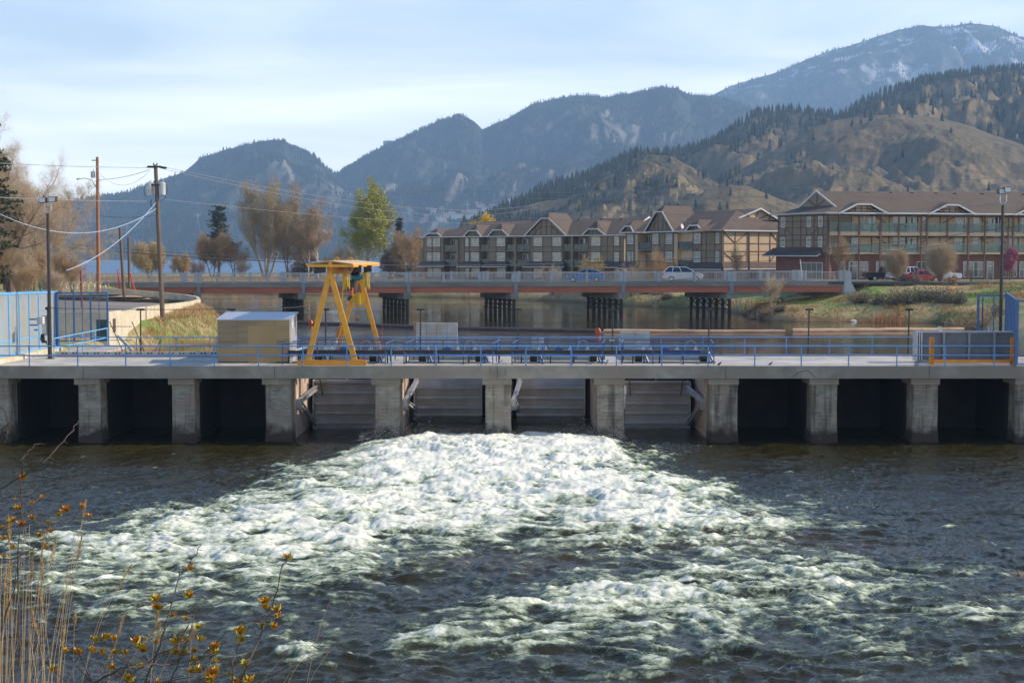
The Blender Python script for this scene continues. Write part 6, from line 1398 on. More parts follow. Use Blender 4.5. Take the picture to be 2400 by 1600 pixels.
for u, v, h_ in ((963,522,30),(967,522,30),(1038,517,34),(1098,512,36),(467,538,34),(303,560,30)):
    c = seat(RD2 if u > 800 else RD1, u, v); m = MB()
    for dx in (-3, 3): m.beam((c.x+dx,c.y,c.z), (c.x+dx*.2,c.y,c.z+h_), .7, .7)
    for t in (.8, .9): m.beam((c.x-7,c.y,c.z+h_*t), (c.x+7,c.y,c.z+h_*t), .6, .6)
    tag(m.build('pylon', M['galv']), 'slender grey power pylon on the far wooded slope', 'pylon', 'pylons on the far slope')
# ================================================================ trees
class TB:
    def __init__(s, seed): s.r = random.Random(seed); s.t = MB(); s.tw = MB(); s.lf = MB(); s.tips = []
    def rv(s): return Vector((s.r.gauss(0,1), s.r.gauss(0,1), s.r.gauss(0,1))).normalized()
    def grow(s, p, d, L, r, lv, mx, up=.08, wig=.16, kids=4, ang=.65, lr=.62, minr=.004, gap=.28, twl=2):
        n = 5 if lv == 0 else (4 if lv == 1 else 3); pts = [p]; dd = d.copy(); rr = [r]
        for k in range(n):
            dd = (dd+s.rv()*wig*(1 if lv else .45)+Vector((0,0,up*(1 if lv else .2)))).normalized(); p = p+dd*(L/n); pts.append(p); rr.append(r*(1-.62*(k+1)/n))
        tgt = s.t if lv < mx-twl+1 else s.tw
        sd = 7 if lv == 0 else (5 if lv == 1 else (4 if lv == 2 else 3))
        for k in range(n): tgt.tube(pts[k], pts[k+1], rr[k], rr[k+1], sd, False)
        if lv >= mx-1: s.tips.append((pts[-1], dd.copy()))
        if lv >= mx-1: s.tips.append((pts[len(pts)//2], dd.copy()))
        if lv >= mx: return
        K = kids[lv] if hasattr(kids, '__len__') else kids
        for k in range(K):
            t = gap+(1-gap)*(k+s.r.random()*.8)/K if lv else gap+(1-gap)*(k+s.r.random()*.6)/K
            i = min(int(t*n), n-1); q = pts[i].lerp(pts[i+1], t*n-i); ax = s.rv(); ax = (ax-dd*ax.dot(dd)).normalized()
            base = (pts[i+1]-pts[i]).normalized(); a = ang*s.r.uniform(.7, 1.25); nd = (base*math.cos(a)+ax*math.sin(a)).normalized()
            s.grow(q, nd, L*lr*s.r.uniform(.7,1.1)*(1.15-.45*t), max(rr[i]*.48, minr), lv+1, mx, up, wig, kids, ang, lr, minr, .15, twl)
        s.grow(pts[-1], dd, L*lr*.8, max(rr[-1]*.9, minr), lv+1, mx, up, wig, kids, ang, lr, minr, .15, twl)
    def twigs(s, n, L, r, spread=1.0, droop=0):
        for (p, d) in s.tips:
            for k in range(n):
                q = p+s.rv()*L*.12; e = (d*.7+s.rv()*spread+Vector((0,0,-droop))).normalized(); a = q+e*L*.5+s.rv()*L*.07; b = a+(e+Vector((0,0,-droop*.6))).normalized()*L*.5
                w_ = s.rv()*r; s.tw.add([q-w_, q+w_, a+w_*.7, a-w_*.7, b], [(0,1,2,3),(3,2,4)])
    def leaves(s, n, size, spread):
        for (p, d) in s.tips:
            for k in range(n):
                c = p+s.rv()*spread*s.r.random()**.5; a = s.rv()*size*s.r.uniform(.5,1.2); b = s.rv()*size*s.r.uniform(.4,.9); s.lf.add([c-a, c+b, c+a, c-b], [(0,1,2,3)])
    def done(s, name, loc, label, tm_, wm_, lm_=None, group=None, cat='tree'):
        o = thing(name, loc, label, cat, group); s.t.build('trunk', tm_, o)
        if s.tw.v: s.tw.build('twigs', wm_, o)
        if lm_ and s.lf.v: s.lf.build('foliage', lm_, o)
        return o
def base_at(u, Y, dz=0): x_ = (u-1200)*Y/KX; return Vector((x_, Y, hz(x_, Y)-.1+dz))
def bare(name, label, u, Y, vt, seed, mx=4, kids=(7,6,5,4), spread=.7, tw=4, tl=.9, tr=.012, lf=0, lsz=.08, lsp=.5, tmat='bark', wmat='twig', lmat='budo', stems=1, trunk=.22, up=.1, fork=.25, lr=.6, droop=0, cat='tree', r=None, group=None, wig=.16, z=None):
    b0 = base_at(u, Y)
    if z is not None: b0.z = z
    H = P(u, vt, Y).z-b0.z; T = TB(seed); r = r or H*.018
    for k in range(stems):
        a = 6.28*k/max(stems,1)+seed; lean = (.34 if stems > 1 else .05)*T.r.uniform(.4,1.2)
        d = Vector((math.cos(a)*lean, math.sin(a)*lean, 1)).normalized(); off = Vector((math.cos(a), math.sin(a), 0))*r*(1.1 if stems > 1 else 0)
        T.grow(b0+off, d, H*.62, r*(1 if stems == 1 else .75), 0, mx, up, wig, kids, spread, lr, .006, fork)
    T.twigs(max(1, int(tw*.45+.5)), tl, tr*.5, .8, droop)
    if lf: T.leaves(lf, lsz*.8, lsp)
    # fit the crown to the measured height
    ztop = float(np.percentile([v[2] for v in T.tw.v+T.t.v], 98.5)); k = H/(ztop-b0.z)
    for B in (T.t, T.tw, T.lf): B.v = [(b0.x+(x-b0.x)*k, b0.y+(y-b0.y)*k, b0.z+(z_-b0.z)*k) for x, y, z_ in B.v]
    return T.done(name, b0, label, M[tmat], M[wmat], M[lmat], group, cat)
def conifer(name, label, u, Y, vt, seed, wid=.2, m_='pine', n=46, dens=1.0, clump=.34, droop=.12, top=.06, z=None, irregular=.3, cat='tree', low=.12):
    b0 = base_at(u, Y)
    if z is not None: b0.z = z
    H = P(u, vt, Y).z-b0.z; r = random.Random(seed); t = MB(); f = MB()
    t.tube(b0, b0+Vector((0,0,H*.96)), H*.020, H*.003, 8)
    for k in range(n):
        h = low+(1-low-.02)*((k+r.random())/n)**.95; L = H*wid*((1-h)**.8+top)*r.uniform(1-irregular, 1+irregular*.6)
        for q in range(r.randint(4,6)):
            a = r.uniform(0,6.28); d = Vector((math.cos(a), math.sin(a), -droop+.25*h+r.uniform(-.12,.12))); p0 = b0+Vector((0,0,H*h)); p1 = p0+d*L
            t.tube(p0, p1, H*.0035, H*.001, 3, False)
            m_n = int(max(3, L/clump*2.4*dens))
            for i in range(m_n):
                tt = .22+.78*(i+r.random())/m_n; c = p0.lerp(p1, tt)+Vector((r.uniform(-1,1), r.uniform(-1,1), r.uniform(-.45,.6)))*clump*.75
                for _ in range(3):
                    a1 = Vector((r.gauss(0,1), r.gauss(0,1), r.gauss(0,.7))).normalized()*clump*r.uniform(.5,1.05); a2 = Vector((r.gauss(0,1), r.gauss(0,1), r.gauss(0,1))).normalized()*clump*.28; f.add([c-a1*.4-a2, c-a1*.4+a2, c+a1], [(0,1,2)])
    o = thing(name, b0, label, cat); t.build('trunk', M['bark'], o); f.build('foliage', M[m_], o); return o
# ---- far bank, from left to right
bare('ochre_bush', 'round ochre bush by the lake behind the weathered poles', 350, 300, 573, 11, mx=3, stems=4, kids=(6,6,5), tw=7, tl=1.2, tr=.03, lf=9, lsz=.16, lsp=1.0, wmat='twig', lmat='budo', cat='bush', spread=.8)
bare('ochre_bush', 'small orange brown bush right of the ochre bush', 426, 300, 597, 12, mx=3, stems=3, kids=(5,5,4), tw=7, tl=.8, tr=.03, lf=6, lsz=.12, lsp=.6, wmat='twigr', lmat='budo', cat='bush')
conifer('pine_tree', 'dark rounded pine left of the big cottonwood', 513, 345, 482, 21, wid=.27, n=30, clump=.75, irregular=.5, low=.25, top=.16)
bare('willow_tree', 'russet willow in front of the dark pine', 497, 320, 551, 13, mx=4, stems=2, kids=(5,5,4,3), tw=5, tl=1.0, tr=.022, lf=4, lsz=.13, lsp=.7, wmat='twigr', lmat='budr', tmat='bark')
bare('willow_tree', 'second russet willow right of the dark pine', 548, 320, 553, 14, mx=4, stems=2, kids=(5,5,4,3), tw=5, tl=1.1, tr=.022, lf=4, lsz=.13, lsp=.8, wmat='twigr', lmat='budr')
bare('cottonwood_tree', 'tallest bare cottonwood with pale limbs and ochre buds', 625, 318, 434, 16, mx=5, stems=4, kids=(5,5,4,3,3), tw=3, tl=1.3, tr=.020, lf=1, lsz=.17, lsp=.9, tmat='barkl', wmat='barkl', lmat='budo', spread=.55, r=.50, up=.16, lr=.60)
bare('willow_tree', 'broad brown willow with dark limbs beside the tall cottonwood', 678, 314, 492, 17, mx=5, stems=3, kids=(5,4,4,3,3), tw=3, tl=1.5, tr=.018, lf=1, lsz=.13, lsp=.8, tmat='bark', wmat='twigg', lmat='budo', spread=.75, up=.06, droop=.25)
conifer('cedar_tree', 'bronze green cedar behind the white birch', 716, 330, 520, 23, wid=.26, m_='pineb', n=34, clump=.65, low=.04)
bare('birch_tree', 'white stemmed birch with bare pinkish twigs', 744, 312, 474, 18, mx=4, stems=1, kids=(11,5,4,3), tw=4, tl=1.2, tr=.02, tmat='barkw', wmat='twigr', spread=.7, r=.26, up=.1, fork=.3, lr=.42)
bare('birch_tree', 'smaller bare birch leaning left beside the white one', 722, 309, 545, 28, mx=4, stems=1, kids=(7,4,3,3), tw=3, tl=.9, tr=.02, tmat='barkw', wmat='twigg', spread=.7, r=.15, lr=.45)
bare('poplar_tree', 'yellow green poplar in new leaf', 857, 300, 442, 19, mx=5, stems=1, kids=(13,5,4,3,2), tw=2, tl=1.1, tr=.016, lf=2, lsz=.23, lsp=.8, tmat='barkl', wmat='budo', lmat='leafy', spread=.78, up=.13, fork=.13, lr=.56, r=.34)
bare('ochre_tree', 'thin ochre tree low behind the crane canopy', 806, 305, 580, 20, mx=4, stems=2, kids=(5,4,4,3), tw=4, tl=.9, tr=.02, lf=1, lsz=.12, lsp=.6, wmat='twig', lmat='budo')
conifer('spruce_tree', 'dark narrow spruce left of the apartment block', 936, 300, 508, 25, wid=.17, n=44, clump=.55, low=.06, irregular=.2)
bare('maple_tree', 'dense dark brown bare tree under the spruce', 915, 290, 588, 31, mx=4, stems=3, kids=(6,5,4,3), tw=6, tl=.9, tr=.022, wmat='twigg')
bare('maple_tree', 'reddish bare tree touching the left end of the apartment block', 960, 290, 541, 32, mx=4, stems=2, kids=(8,5,4,3), tw=6, tl=1.1, tr=.022, wmat='twigr')
bare('yellow_tree', 'bright yellow tree top showing above the shaded roof', 1142, 300, 513, 33, mx=4, stems=2, kids=(7,5,4,3), tw=2, tl=.8, tr=.03, lf=5, lsz=.25, lsp=.8, wmat='budo', lmat='leafye')
bare('yellow_tree', 'bare brown treetop above the middle roofs', 1534, 265, 509, 34, mx=4, stems=2, kids=(6,5,4,3), tw=4, tl=.8, tr=.02, wmat='twigg')
for k, (u, Y, vt, lb) in enumerate(((566, 316, 610, 'pale leafless shrub under the russet willows'), (462, 305, 612, 'grey green shrub at the lake edge'), (775, 305, 600, 'orange twigged shrub beside the birch'), (690, 300, 622, 'low brown shrub at the foot of the willow'))):
    bare('shrub', lb, u, Y, vt, 60+k, mx=3, stems=4, kids=(5,4,4), tw=6, tl=.7, tr=.02, wmat=('twig','twigg','twigr','twigg')[k], cat='bush')
# ---- large trees at the far left
bare('elm_tree', 'huge spreading bare tree with a thick dark trunk at the far left', 22, 128, 292, 41, mx=5, stems=1, kids=(9,6,5,4,3), tw=7, tl=.8, tr=.0085, lf=0, tmat='bark', wmat='twig', spread=.95, r=.40, up=.05, fork=.30, lr=.60, z=2.4)
bare('elm_tree', 'second bare tree with many fine russet twigs, right of the thick trunk', 95, 136, 430, 42, mx=5, stems=3, kids=(6,5,4,4,3), tw=4, tl=.7, tr=.0075, tmat='bark', wmat='twig', spread=.7, r=.12, up=.0, fork=.2, lr=.58, z=2.5)
conifer('pine_tree', 'tall dark pine cut off by the left edge', -64, 120, 110, 43, wid=.21, n=60, clump=.42, low=.1, irregular=.45, z=2.3, droop=.02, dens=1.2)
conifer('pine_tree', 'dark green conifer tangled behind the bare tree', 12, 142, 352, 44, wid=.17, n=46, clump=.38, low=.05, z=2.5)
for k, (u, Y, vt) in enumerate(((-20,124,560),(40,126,585),(75,130,575),(108,133,592),(140,134,600),(168,138,612),(60,118,630),(120,120,640))):
    bare('russet_shrub', ('russet bare shrub beneath the big trees, '+('at the frame edge','beside the thick trunk','behind the lamp pole','left of the road','right of the lamp pole','nearest the road','low before the trunk','low by the fence')[k]), u, Y, vt, 80+k, mx=3, stems=5, kids=(7,6,5), tw=7, tl=.7, tr=.009, wmat=('twigr','twig')[k%2], cat='bush', spread=.6, z=2.3, lf=0)
# ---- right bank shrubs
bare('bare_shrub', 'fan shaped bare grey shrub before the balconied building', 2102, 171, 588, 51, mx=3, stems=13, kids=(7,5,4), tw=7, tl=1.0, tr=.012, wig=.14, wmat='twig', tmat='twigg', cat='bush', spread=.30, up=.10, r=.04, fork=.12)
bare('bare_shrub', 'broad dense bare shrub, largest in front of the building', 2205, 165, 578, 52, mx=3, stems=20, kids=(7,5,4), tw=7, tl=1.1, tr=.012, wig=.14, wmat='twig', tmat='twigg', cat='bush', spread=.34, up=.07, r=.04, fork=.12)
bare('young_tree', 'thin young bare tree by the grass edge, near the right lamp pole', 2277, 163, 628, 53, mx=3, stems=1, kids=(9,5,4), tw=3, tl=.4, tr=.008, wmat='twigg', r=.06, spread=.5)
bare('young_tree', 'reddish bare street tree before the left balconies', 1975, 184, 560, 54, mx=4, stems=1, kids=(9,5,4,3), tw=4, tl=.6, tr=.010, wmat='twigr', r=.1, spread=.55, z=2.7)
bare('young_tree', 'thin bare tree before the sunlit side wall', 1728, 196, 580, 55, mx=4, stems=1, kids=(9,5,4,3), tw=2, tl=.6, tr=.009, wmat='twigr', r=.09, spread=.5, z=1.9)
bare('cherry_tree', 'pink flowering cherry in front of the shops', 2368, 184, 588, 56, mx=4, stems=1, kids=(8,5,4,3), tw=2, tl=.5, tr=.012, lf=9, lsz=.10, lsp=.42, wmat='twigg', lmat='pink', r=.12, spread=.6, fork=.4, z=2.8)
bare('bare_shrub', 'yellowish fan shaped shrub beside the minivan', 1536, 196, 592, 57, mx=4, stems=6, kids=(6,5,4,3), tw=3, tl=.6, tr=.010, wmat='straw', tmat='twig', cat='bush', spread=.4, up=.16, r=.05)
bare('birch_tree', 'small white leafless tree on the bank below the bridge end', 1812, 160, 650, 58, mx=4, stems=3, kids=(6,4,4,3), tw=3, tl=.5, tr=.010, wmat='twig', tmat='barkl', r=.06, spread=.65)
for k, (u, Y, vt, lb) in enumerate(((1390,212,606,'green and gold shrub behind the blue car'),(1295,226,622,'bare twiggy shrub left of the blue car'),(1480,205,620,'thin bare shrub behind the minivan tail'))):
    bare('shrub', lb, u, Y, vt, 70+k, mx=3, stems=4, kids=(6,5,4), tw=5, tl=.4, tr=.012, lf=(4 if k == 0 else 0), lsz=.1, lsp=.4, wmat=('budo','twig','twig')[k], lmat='budo', cat='bush')
# grey green sagebrush and brown bushes on the right bank
rs = random.Random(5)
sg = [(2020,156,2.1),(2060,155,1.6),(2098,154,2.2),(2128,154,2.4),(2160,154.5,2.3),(2190,155,2.1),(2218,153,2.0),(2250,152,1.8),(2150,163,1.9),(2120,166,1.7),(1770,158,1.0),(1795,157,1.2),(1830,156,1.0),(2232,165,1.5),(1760,163,.9),(1540,203,1.1),(1560,199,1.3),(1512,206,.9),(2275,140,2.3),(2255,146,2.0),(2310,136,2.4),(2340,140,2.2)]
for k, (u, Y, h) in enumerate(sg):
    c = base_at(u, Y); b = MB(); r = random.Random(k+300)
    for i in range(620):
        d = Vector((r.gauss(0,1), r.gauss(0,1), abs(r.gauss(0,.8))+.15)).normalized(); L = h*r.uniform(.45,1)*(.75+.3*math.sin(d.x*5+k)); p0 = c+d*L*.45*r.random(); p1 = c+Vector((d.x*L*.95, d.y*L*.95, d.z*L)); w_ = Vector((r.gauss(0,1),r.gauss(0,1),r.gauss(0,1))).normalized()*.022
        b.add([p0-w_, p0+w_, p1], [(0,1,2)])
        e = p1+Vector((r.gauss(0,1),r.gauss(0,1),r.gauss(0,1)))*.12; b.add([e-w_*3, e+w_*3, e+Vector((r.gauss(0,.06),r.gauss(0,.06),.14))], [(0,1,2)])
    rus = k in (13, 18, 19, 20); mt = M['twigr'] if rus else (M['twigg'] if k in (8,9,10,11,12,14) else M['sage'])
    od = ('first','second','third','fourth','fifth','sixth','seventh','eighth','ninth','tenth','eleventh','twelfth','thirteenth')
    fam = 0 if rus else (1 if mt is M['twigg'] else 2); rank = sorted(q[0] for i_, q in enumerate(sg) if (0 if i_ in (13,18,19,20) else (1 if i_ in (8,9,10,11,12,14) else 2)) == fam).index(u); odn = od[rank]
    tag(b.build('sage_bush', mt), ('rust coloured twiggy bush on the right bank, '+odn+' from the left' if rus else ('low brown bush on the grassy right bank, '+odn+' from the left' if mt is M['twigg'] else 'grey green sagebrush on the right bank, '+odn+' from the left')), 'bush', ('rusty bushes' if rus else ('low brown bushes' if mt is M['twigg'] else 'sagebrush clumps'))+' on the right bank')
# ---- grasses on the banks (ground cover)
def blades(name, N_, region, cond, hmin, hmax, m_, label, seed, wd=.02, lean=.35):
    rs = np.random.RandomState(seed); X = rs.uniform(region[0], region[1], N_); Y = rs.uniform(region[2], region[3], N_); Z = land_h(X, Y)
    k = cond(X, Y, Z, rs); X, Y, Z = X[k], Y[k], Z[k]; n = len(X); h = rs.uniform(hmin, hmax, n); a = rs.uniform(0, 6.28, n); l1 = rs.normal(0, lean, n)*h; l2 = rs.normal(0, lean, n)*h
    A = np.stack([X-wd*np.cos(a), Y-wd*np.sin(a), Z-.05], 1); B = np.stack([X+wd*np.cos(a), Y+wd*np.sin(a), Z-.05], 1); C = np.stack([X+l1, Y+l2, Z+h], 1)
    npmesh(name, np.stack([A, B, C], 1).reshape(-1, 3), np.arange(3*n).reshape(-1, 3), m_, kind='stuff', smooth=False, label=label, cat='grass')
sh_ = lambda lo, hi: (lambda X, Y, Z, rs: (Z > ZL+lo) & (Z < ZL+hi) & (rs.rand(len(X)) < sst(-.25, .35, fbm(X*.35, Y*.35, 3, 15))))
blades('dry_grass', 150000, (-22, 52, 136, 262), sh_(.15, 1.25), .35, .95, M['straw'], 'tan dry grass fringing the right bank', 1, .035)
blades('dry_grass', 130000, (-36, -20, 92, 150), lambda X,Y,Z,rs: (Z > ZL+.05) & (Z < 2.6) & (rs.rand(len(X)) < .25+.75*sst(-.2,.4,fbm(X*.5,Y*.5,3,16))) & (Y > 100.5) & (X > np.interp(Y,[100,110,122,137],[-27,-28,-29,-30.2])), .15, .45, M['straw'], 'tan dry grass on the steep left bank', 2, .02)
blades('green_grass', 90000, (-36, -20, 92, 150), lambda X,Y,Z,rs: (Z > ZL+.4) & (Z < 2.6) & (rs.rand(len(X)) < sst(-.1,.35,fbm(X*.4,Y*.4,3,26))) & (Y > 100.5) & (X > np.interp(Y,[100,110,122,137],[-27,-28,-29,-30.2])), .12, .3, M['grassg'], 'fresh green grass on the steep left bank', 3, .02)
blades('green_grass', 200000, (20, 75, 150, 178), lambda X,Y,Z,rs: (Z > ZL+1.2) & (Z < 3) & (rs.rand(len(X)) < sst(-.1,.5,fbm(X*.2,Y*.3,3,36))), .10, .28, M['grassg'], 'green grass on the right meadow', 4, .03)
blades('dry_grass', 160000, (20, 75, 146, 172), lambda X,Y,Z,rs: (Z > ZL+1.0) & (Z < 3) & (rs.rand(len(X)) < sst(.0,.5,fbm(X*.25+9,Y*.35,3,38))), .15, .4, M['straw'], 'tan grass on the right meadow', 5, .03)
blades('dry_grass', 120000, (-130, -10, 262, 330), lambda X,Y,Z,rs: (Z > ZL+.3) & (rs.rand(len(X)) < .5+.5*sst(-.3,.3,fbm(X*.1,Y*.1,3,48))), .25, .75, M['straw'], 'tan grass on the spit behind the bridge', 6, .06)
blades('dry_grass', 60000, (-90, -36, 108, 182), lambda X,Y,Z,rs: (Z > ZL+1) & (rs.rand(len(X)) < .5) & ((X < -52) | (Y > 153)) & ~((Y>166)&(Y<186)), .2, .6, M['straw'], 'dry grass beside the road on the left', 7, .03)
blades('reeds', 260, (37, 41.5, 149.3, 151.5), lambda X,Y,Z,rs: rs.rand(len(X)) < .9, .7, 1.6, mat('reed', (.55,.24,.09), (.42,.17,.06), rough=.8), 'orange brown reeds at the water edge', 8, .03, .05)
# rocks at the waterline
for k, (u, v, s_, lb) in enumerate(((1835,748,.55,'grey rock at the right bank waterline, leftmost'),(1862,749,.4,'small grey rock right of the leftmost bank rock'),(1998,752,.3,'pale rounded rock at the waterline below the sagebrush'),(2052,751,.4,'grey rock beside the reeds'),(1948,712,.5,'pale rock lying on the meadow'),(1903,712,.4,'dark flat rock on the meadow'),(2092,672,.5,'pale rock on the green slope'))):
    if v > 740: c = G(u, v+2, ZL)
    else: c = base_at(u, 165 if v > 700 else 172)
    r = random.Random(k); bm_r = MB(); n1, n2 = 6, 9; vs = []
    for i in range(n1+1):
        for j in range(n2):
            th = math.pi*i/n1; ph = 6.283*j/n2; q = 1+.25*math.sin(3*ph+k)+r.uniform(-.12,.12); vs.append((c.x+s_*q*1.3*math.sin(th)*math.cos(ph), c.y+s_*q*math.sin(th)*math.sin(ph), c.z+.05+s_*.6*q*math.cos(th)))
    bm_r.add(vs, [(i*n2+j, i*n2+(j+1)%n2, (i+1)*n2+(j+1)%n2, (i+1)*n2+j) for i in range(n1) for j in range(n2)])
    tag(bm_r.build('rock', M['concl'] if 'pale' in lb else M['rock']), lb, 'rock', 'rocks on the right bank')
# rocks breaking the rapids
for (u, v, s_, lb) in ((1763,1208,.34,'small dark rock poking out of the white water'), (2385,1380,1.0,'dark wet boulder under the flow at the right edge')):
    c = G(u, v, ZR+(.15 if s_ < 1 else -.45)); m = MB(); r = random.Random(u); n1, n2 = 8, 12; vs = []
    for i in range(n1+1):
        for j in range(n2):
            th = math.pi*i/n1; ph = 6.283*j/n2; q = 1+.2*math.sin(3*ph)+r.uniform(-.1,.1); vs.append((c.x+s_*q*1.2*math.sin(th)*math.cos(ph), c.y+s_*.7*q*math.sin(th)*math.sin(ph), c.z+s_*.45*q*math.cos(th)))
    m.add(vs, [(i*n2+j, i*n2+(j+1)%n2, (i+1)*n2+(j+1)%n2, (i+1)*n2+j) for i in range(n1) for j in range(n2)])
    tag(m.build('rock', M['rock'], smooth=True), lb, 'rock')
# ================================================================ poles and wires
def upole(name, ub, vb, ut, vt, Y, r0, r1, m_, label):
    p, q = P(ub, vb, Y), P(ut, vt, Y); o = thing(name, p, label, 'utility pole'); m = MB(); m.tube(p-Vector((0,0,.6)), q, r0, r1, 12); m.build('pole', m_, o); return o, p, q
pa, pa0, pa1 = upole('utility_pole', 231, 672, 228, 368, 133, .19, .13, M['poleb'], 'tall orange brown wooden utility pole with one small transformer')
def can(u, v, Y, w_, h_, par, m_='trafo'):
    c = P(u, v, Y); m = MB(); m.tube(c-Vector((0,0,h_/2)), c+Vector((0,0,h_/2)), w_/2, w_/2, 16); m.tube(c+Vector((0,0,h_/2)), c+Vector((0,0,h_/2+.07)), w_/2, w_*.3, 16); m.tube(c+Vector((w_*.2,-.05,h_/2)), c+Vector((w_*.2,-.05,h_/2+.25)), .04, .03, 6); m.build('transformer', M[m_], par)
can(218, 410, 133, .40, .55, pa)
m = MB(); m.path([P(226,440,133), P(215,422,132.6), P(200,418,132), P(184,419,131.5)], .03, 5); m.build('lamp_arm', M['iron'], pa); m = MB(); c = P(180,419.5,131.4); m.tube(c, c+Vector((.35,0,.02)), .09, .05, 8); m.build('lamp_head', M['trafo'], pa)
m = MB(); m.box(P(215,376,133).x, P(228,376,133).x, 132.96, 133.04, P(215,377,133).z, P(215,375,133).z); m.build('bracket', M['iron'], pa)
pb, pb0, pb1 = upole('utility_pole', 381.5, 742, 364.5, 386, 112, .20, .15, M['poled'], 'weathered utility pole carrying two large grey transformers')
can(351, 444, 112, .52, .92, pb); can(380.5, 443, 112, .52, .92, pb); can(361, 443, 112.5, .3, .8, pb)
m = MB(); m.box(P(353,435,112).x, P(379,435,112).x, 111.8, 111.9, P(365,436,112).z, P(365,432,112).z); m.beam(P(345,391,112), P(372,391,112), .1, .12); m.beam(P(368,390,112), P(390,393,110.5), .09, .1)
for u in (360, 368): m.tube(P(u,387,112), P(u,382,112), .05, .04, 8)
for k in range(6): m.tube(P(347+k*2.4,391,111.7), P(348.6+k*2.4,391,111.7), .09, .09, 8); m.tube(P(373+k*2.6,391+k*.5,111.5), P(374.6+k*2.6,391.2+k*.5,111.4), .09, .09, 8)
m.build('cross_arm', M['black'], pb)
m = MB(); m.path([P(340,432,112), P(337.5,446,112), P(341,462,112)], .022, 5); m.build('bushing_lead', M['cabled'], pb); m = MB(); m.path([P(390,432,112), P(392.5,447,112), P(386,466,112), P(376,470,112)], .022, 5); m.build('bushing_lead', M['cabled'], pb); m = MB(); m.path([P(355,468,112), P(353,480,112), P(360,486,112)], .03, 5); m.build('bushing_lead', M['cabled'], pb)
upole('utility_pole', 291, 681, 281, 534, 135, .16, .13, M['poled'], 'short leaning weathered pole between the two tall poles, nearer one')
upole('utility_pole', 303.5, 660, 301, 555, 150, .16, .13, M['poled'], 'short weathered pole farther back beside the leaning one')
for u0, v0, u1, v1, lb in ((275,633,282,677,'red leaning stake left of the short poles'), (304,638,316,680,'red leaning stake right of the short poles')):
    m = MB(); m.tube(P(u0,v0,140), P(u1,v1,140), .07, .07, 6); tag(m.build('stake', M['red']), lb, 'stake')
m = MB(); m.tube(P(192,720,108), P(189,634,108), .085, .075, 8); tag(m.build('red_post', mat('post_dark_red', (.20,.035,.03), rough=.6)), 'dark red steel post behind the open gate', 'post')
m = MB(); p = P(124,627,150); m.tube((p.x,150,2), (p.x,150,p.z), .05, .05, 6); m.box(p.x-.1, p.x+.5, 149.9, 149.95, p.z-.5, p.z-.05); tag(m.build('road_sign', M['white']), 'small white road sign left of the brown pole', 'sign')
# streetlights / poles by the buildings
m = MB(); p, q = P(1755, 656, 195), P(1755, 546, 195); m.tube(p, q, .16, .11, 8); tag(m.build('utility_pole', M['poled']), 'wooden pole standing before the sunlit timbered wall', 'utility pole')
m = MB(); m.tube(P(1479,656,200), P(1479,585,200), .06, .05, 6); tag(m.build('sign_post', M['black']), 'thin black post before the shaded middle building', 'post')
m = MB(); m.tube(P(1880,652,170), P(1875,608,170), .06, .05, 6); tag(m.build('sign_post', M['galv']), 'thin grey post at the right end of the bridge', 'post')
ban = thing('banner_flag', P(2075, 657, 172), 'narrow orange and white feather banner by the black pickup', 'banner')
m = MB(); m.tube(P(2073.5,658,172), P(2080,613,172), .03, .02, 6); m.build('mast', M['white'], ban)
m = MB(); a = [P(2076,640,172), P(2080,641,172), P(2082,614,172), P(2079,613,172)]; m.prism(a, (0,.02,0)); m.build('cloth', M['orange'], ban)
def wire(u0, v0, Y0, u1, v1, Y1, sag, r, m_, label, n=22, group=None):
    a, b = P(u0, v0, Y0), P(u1, v1, Y1); pts = []
    for k in range(n+1):
        t = k/n; q = a.lerp(b, t); q.z -= sag*4*t*(1-t); pts.append(q)
    m = MB(); m.path(pts, r, 5); return tag(m.build('power_line', m_), label, 'power line', group)
wire(-80, 378, 95, 350, 393, 112, .1, .020, M['cable'], 'pale upper cable running left from the transformer pole')
wire(-80, 458, 95, 352, 472, 112, .1, .022, M['cable'], 'pale lower cable running left from the transformer pole')
wire(368, 488, 112, -60, 470, 90, 2.0, .026, M['cablew'], 'twisted pale service cable sagging left from the transformer pole')
wire(368, 472, 112, 155, 634, 101, .75, .030, M['cablew'], 'twisted pale service cable dropping steeply to the left bank')
wire(380, 391, 112, 1260, 478, 300, 2.2, .017, M['cable'], 'upper thin power line crossing to the right before the mountains')
wire(378, 395, 112, 1260, 486, 300, 2.6, .017, M['cable'], 'second thin power line just below the upper one')
wire(374, 466, 112, 1300, 516, 290, 1.2, .015, M['cable'], 'thin telephone line starting below the transformers')
wire(229, 421, 133, 350, 398, 112, .2, .02, M['cabled'], 'short dark cable between the two tall poles')
wire(229, 402, 133, 352, 400, 112, 1.2, .012, M['cabled'], 'slack loop of wire between the two tall poles')
wire(118, 576, 150, 1320, 617, 190, 1.0, .045, M['cabled'], 'thick dark cable crossing low before the lake trees')
wire(118, 568, 152, 1320, 600, 192, 1.2, .024, M['cabled'], 'thin dark cable just above the thick one')
wire(225, 505, 150, 368, 505, 150, .2, .02, M['cabled'], 'short faint dark line between the tall poles')
for k, (v0, v1) in enumerate(((453, 448), (461, 456), (467, 462))): wire(940, v0-8, 230, 2460, (410, 424, 470)[k], 150, (1.0,1.4,2.2)[k], .020, M['cable'], ('highest','middle','lowest')[k]+' of three thin wires crossing before the hills at the right', 40)
wire(1320, 617, 190, 2460, 520, 160, 1.0, .025, M['cabled'], 'dark cable crossing the middle and right building fronts', 40)
wire(1320, 600, 192, 2460, 535, 150, 2.0, .022, M['cabled'], 'second dark cable crossing the right building front', 40)
wire(940, 480, 235, 2460, 462, 160, 2.8, .016, M['cable'], 'faint pale wire sagging across the roofs', 40)
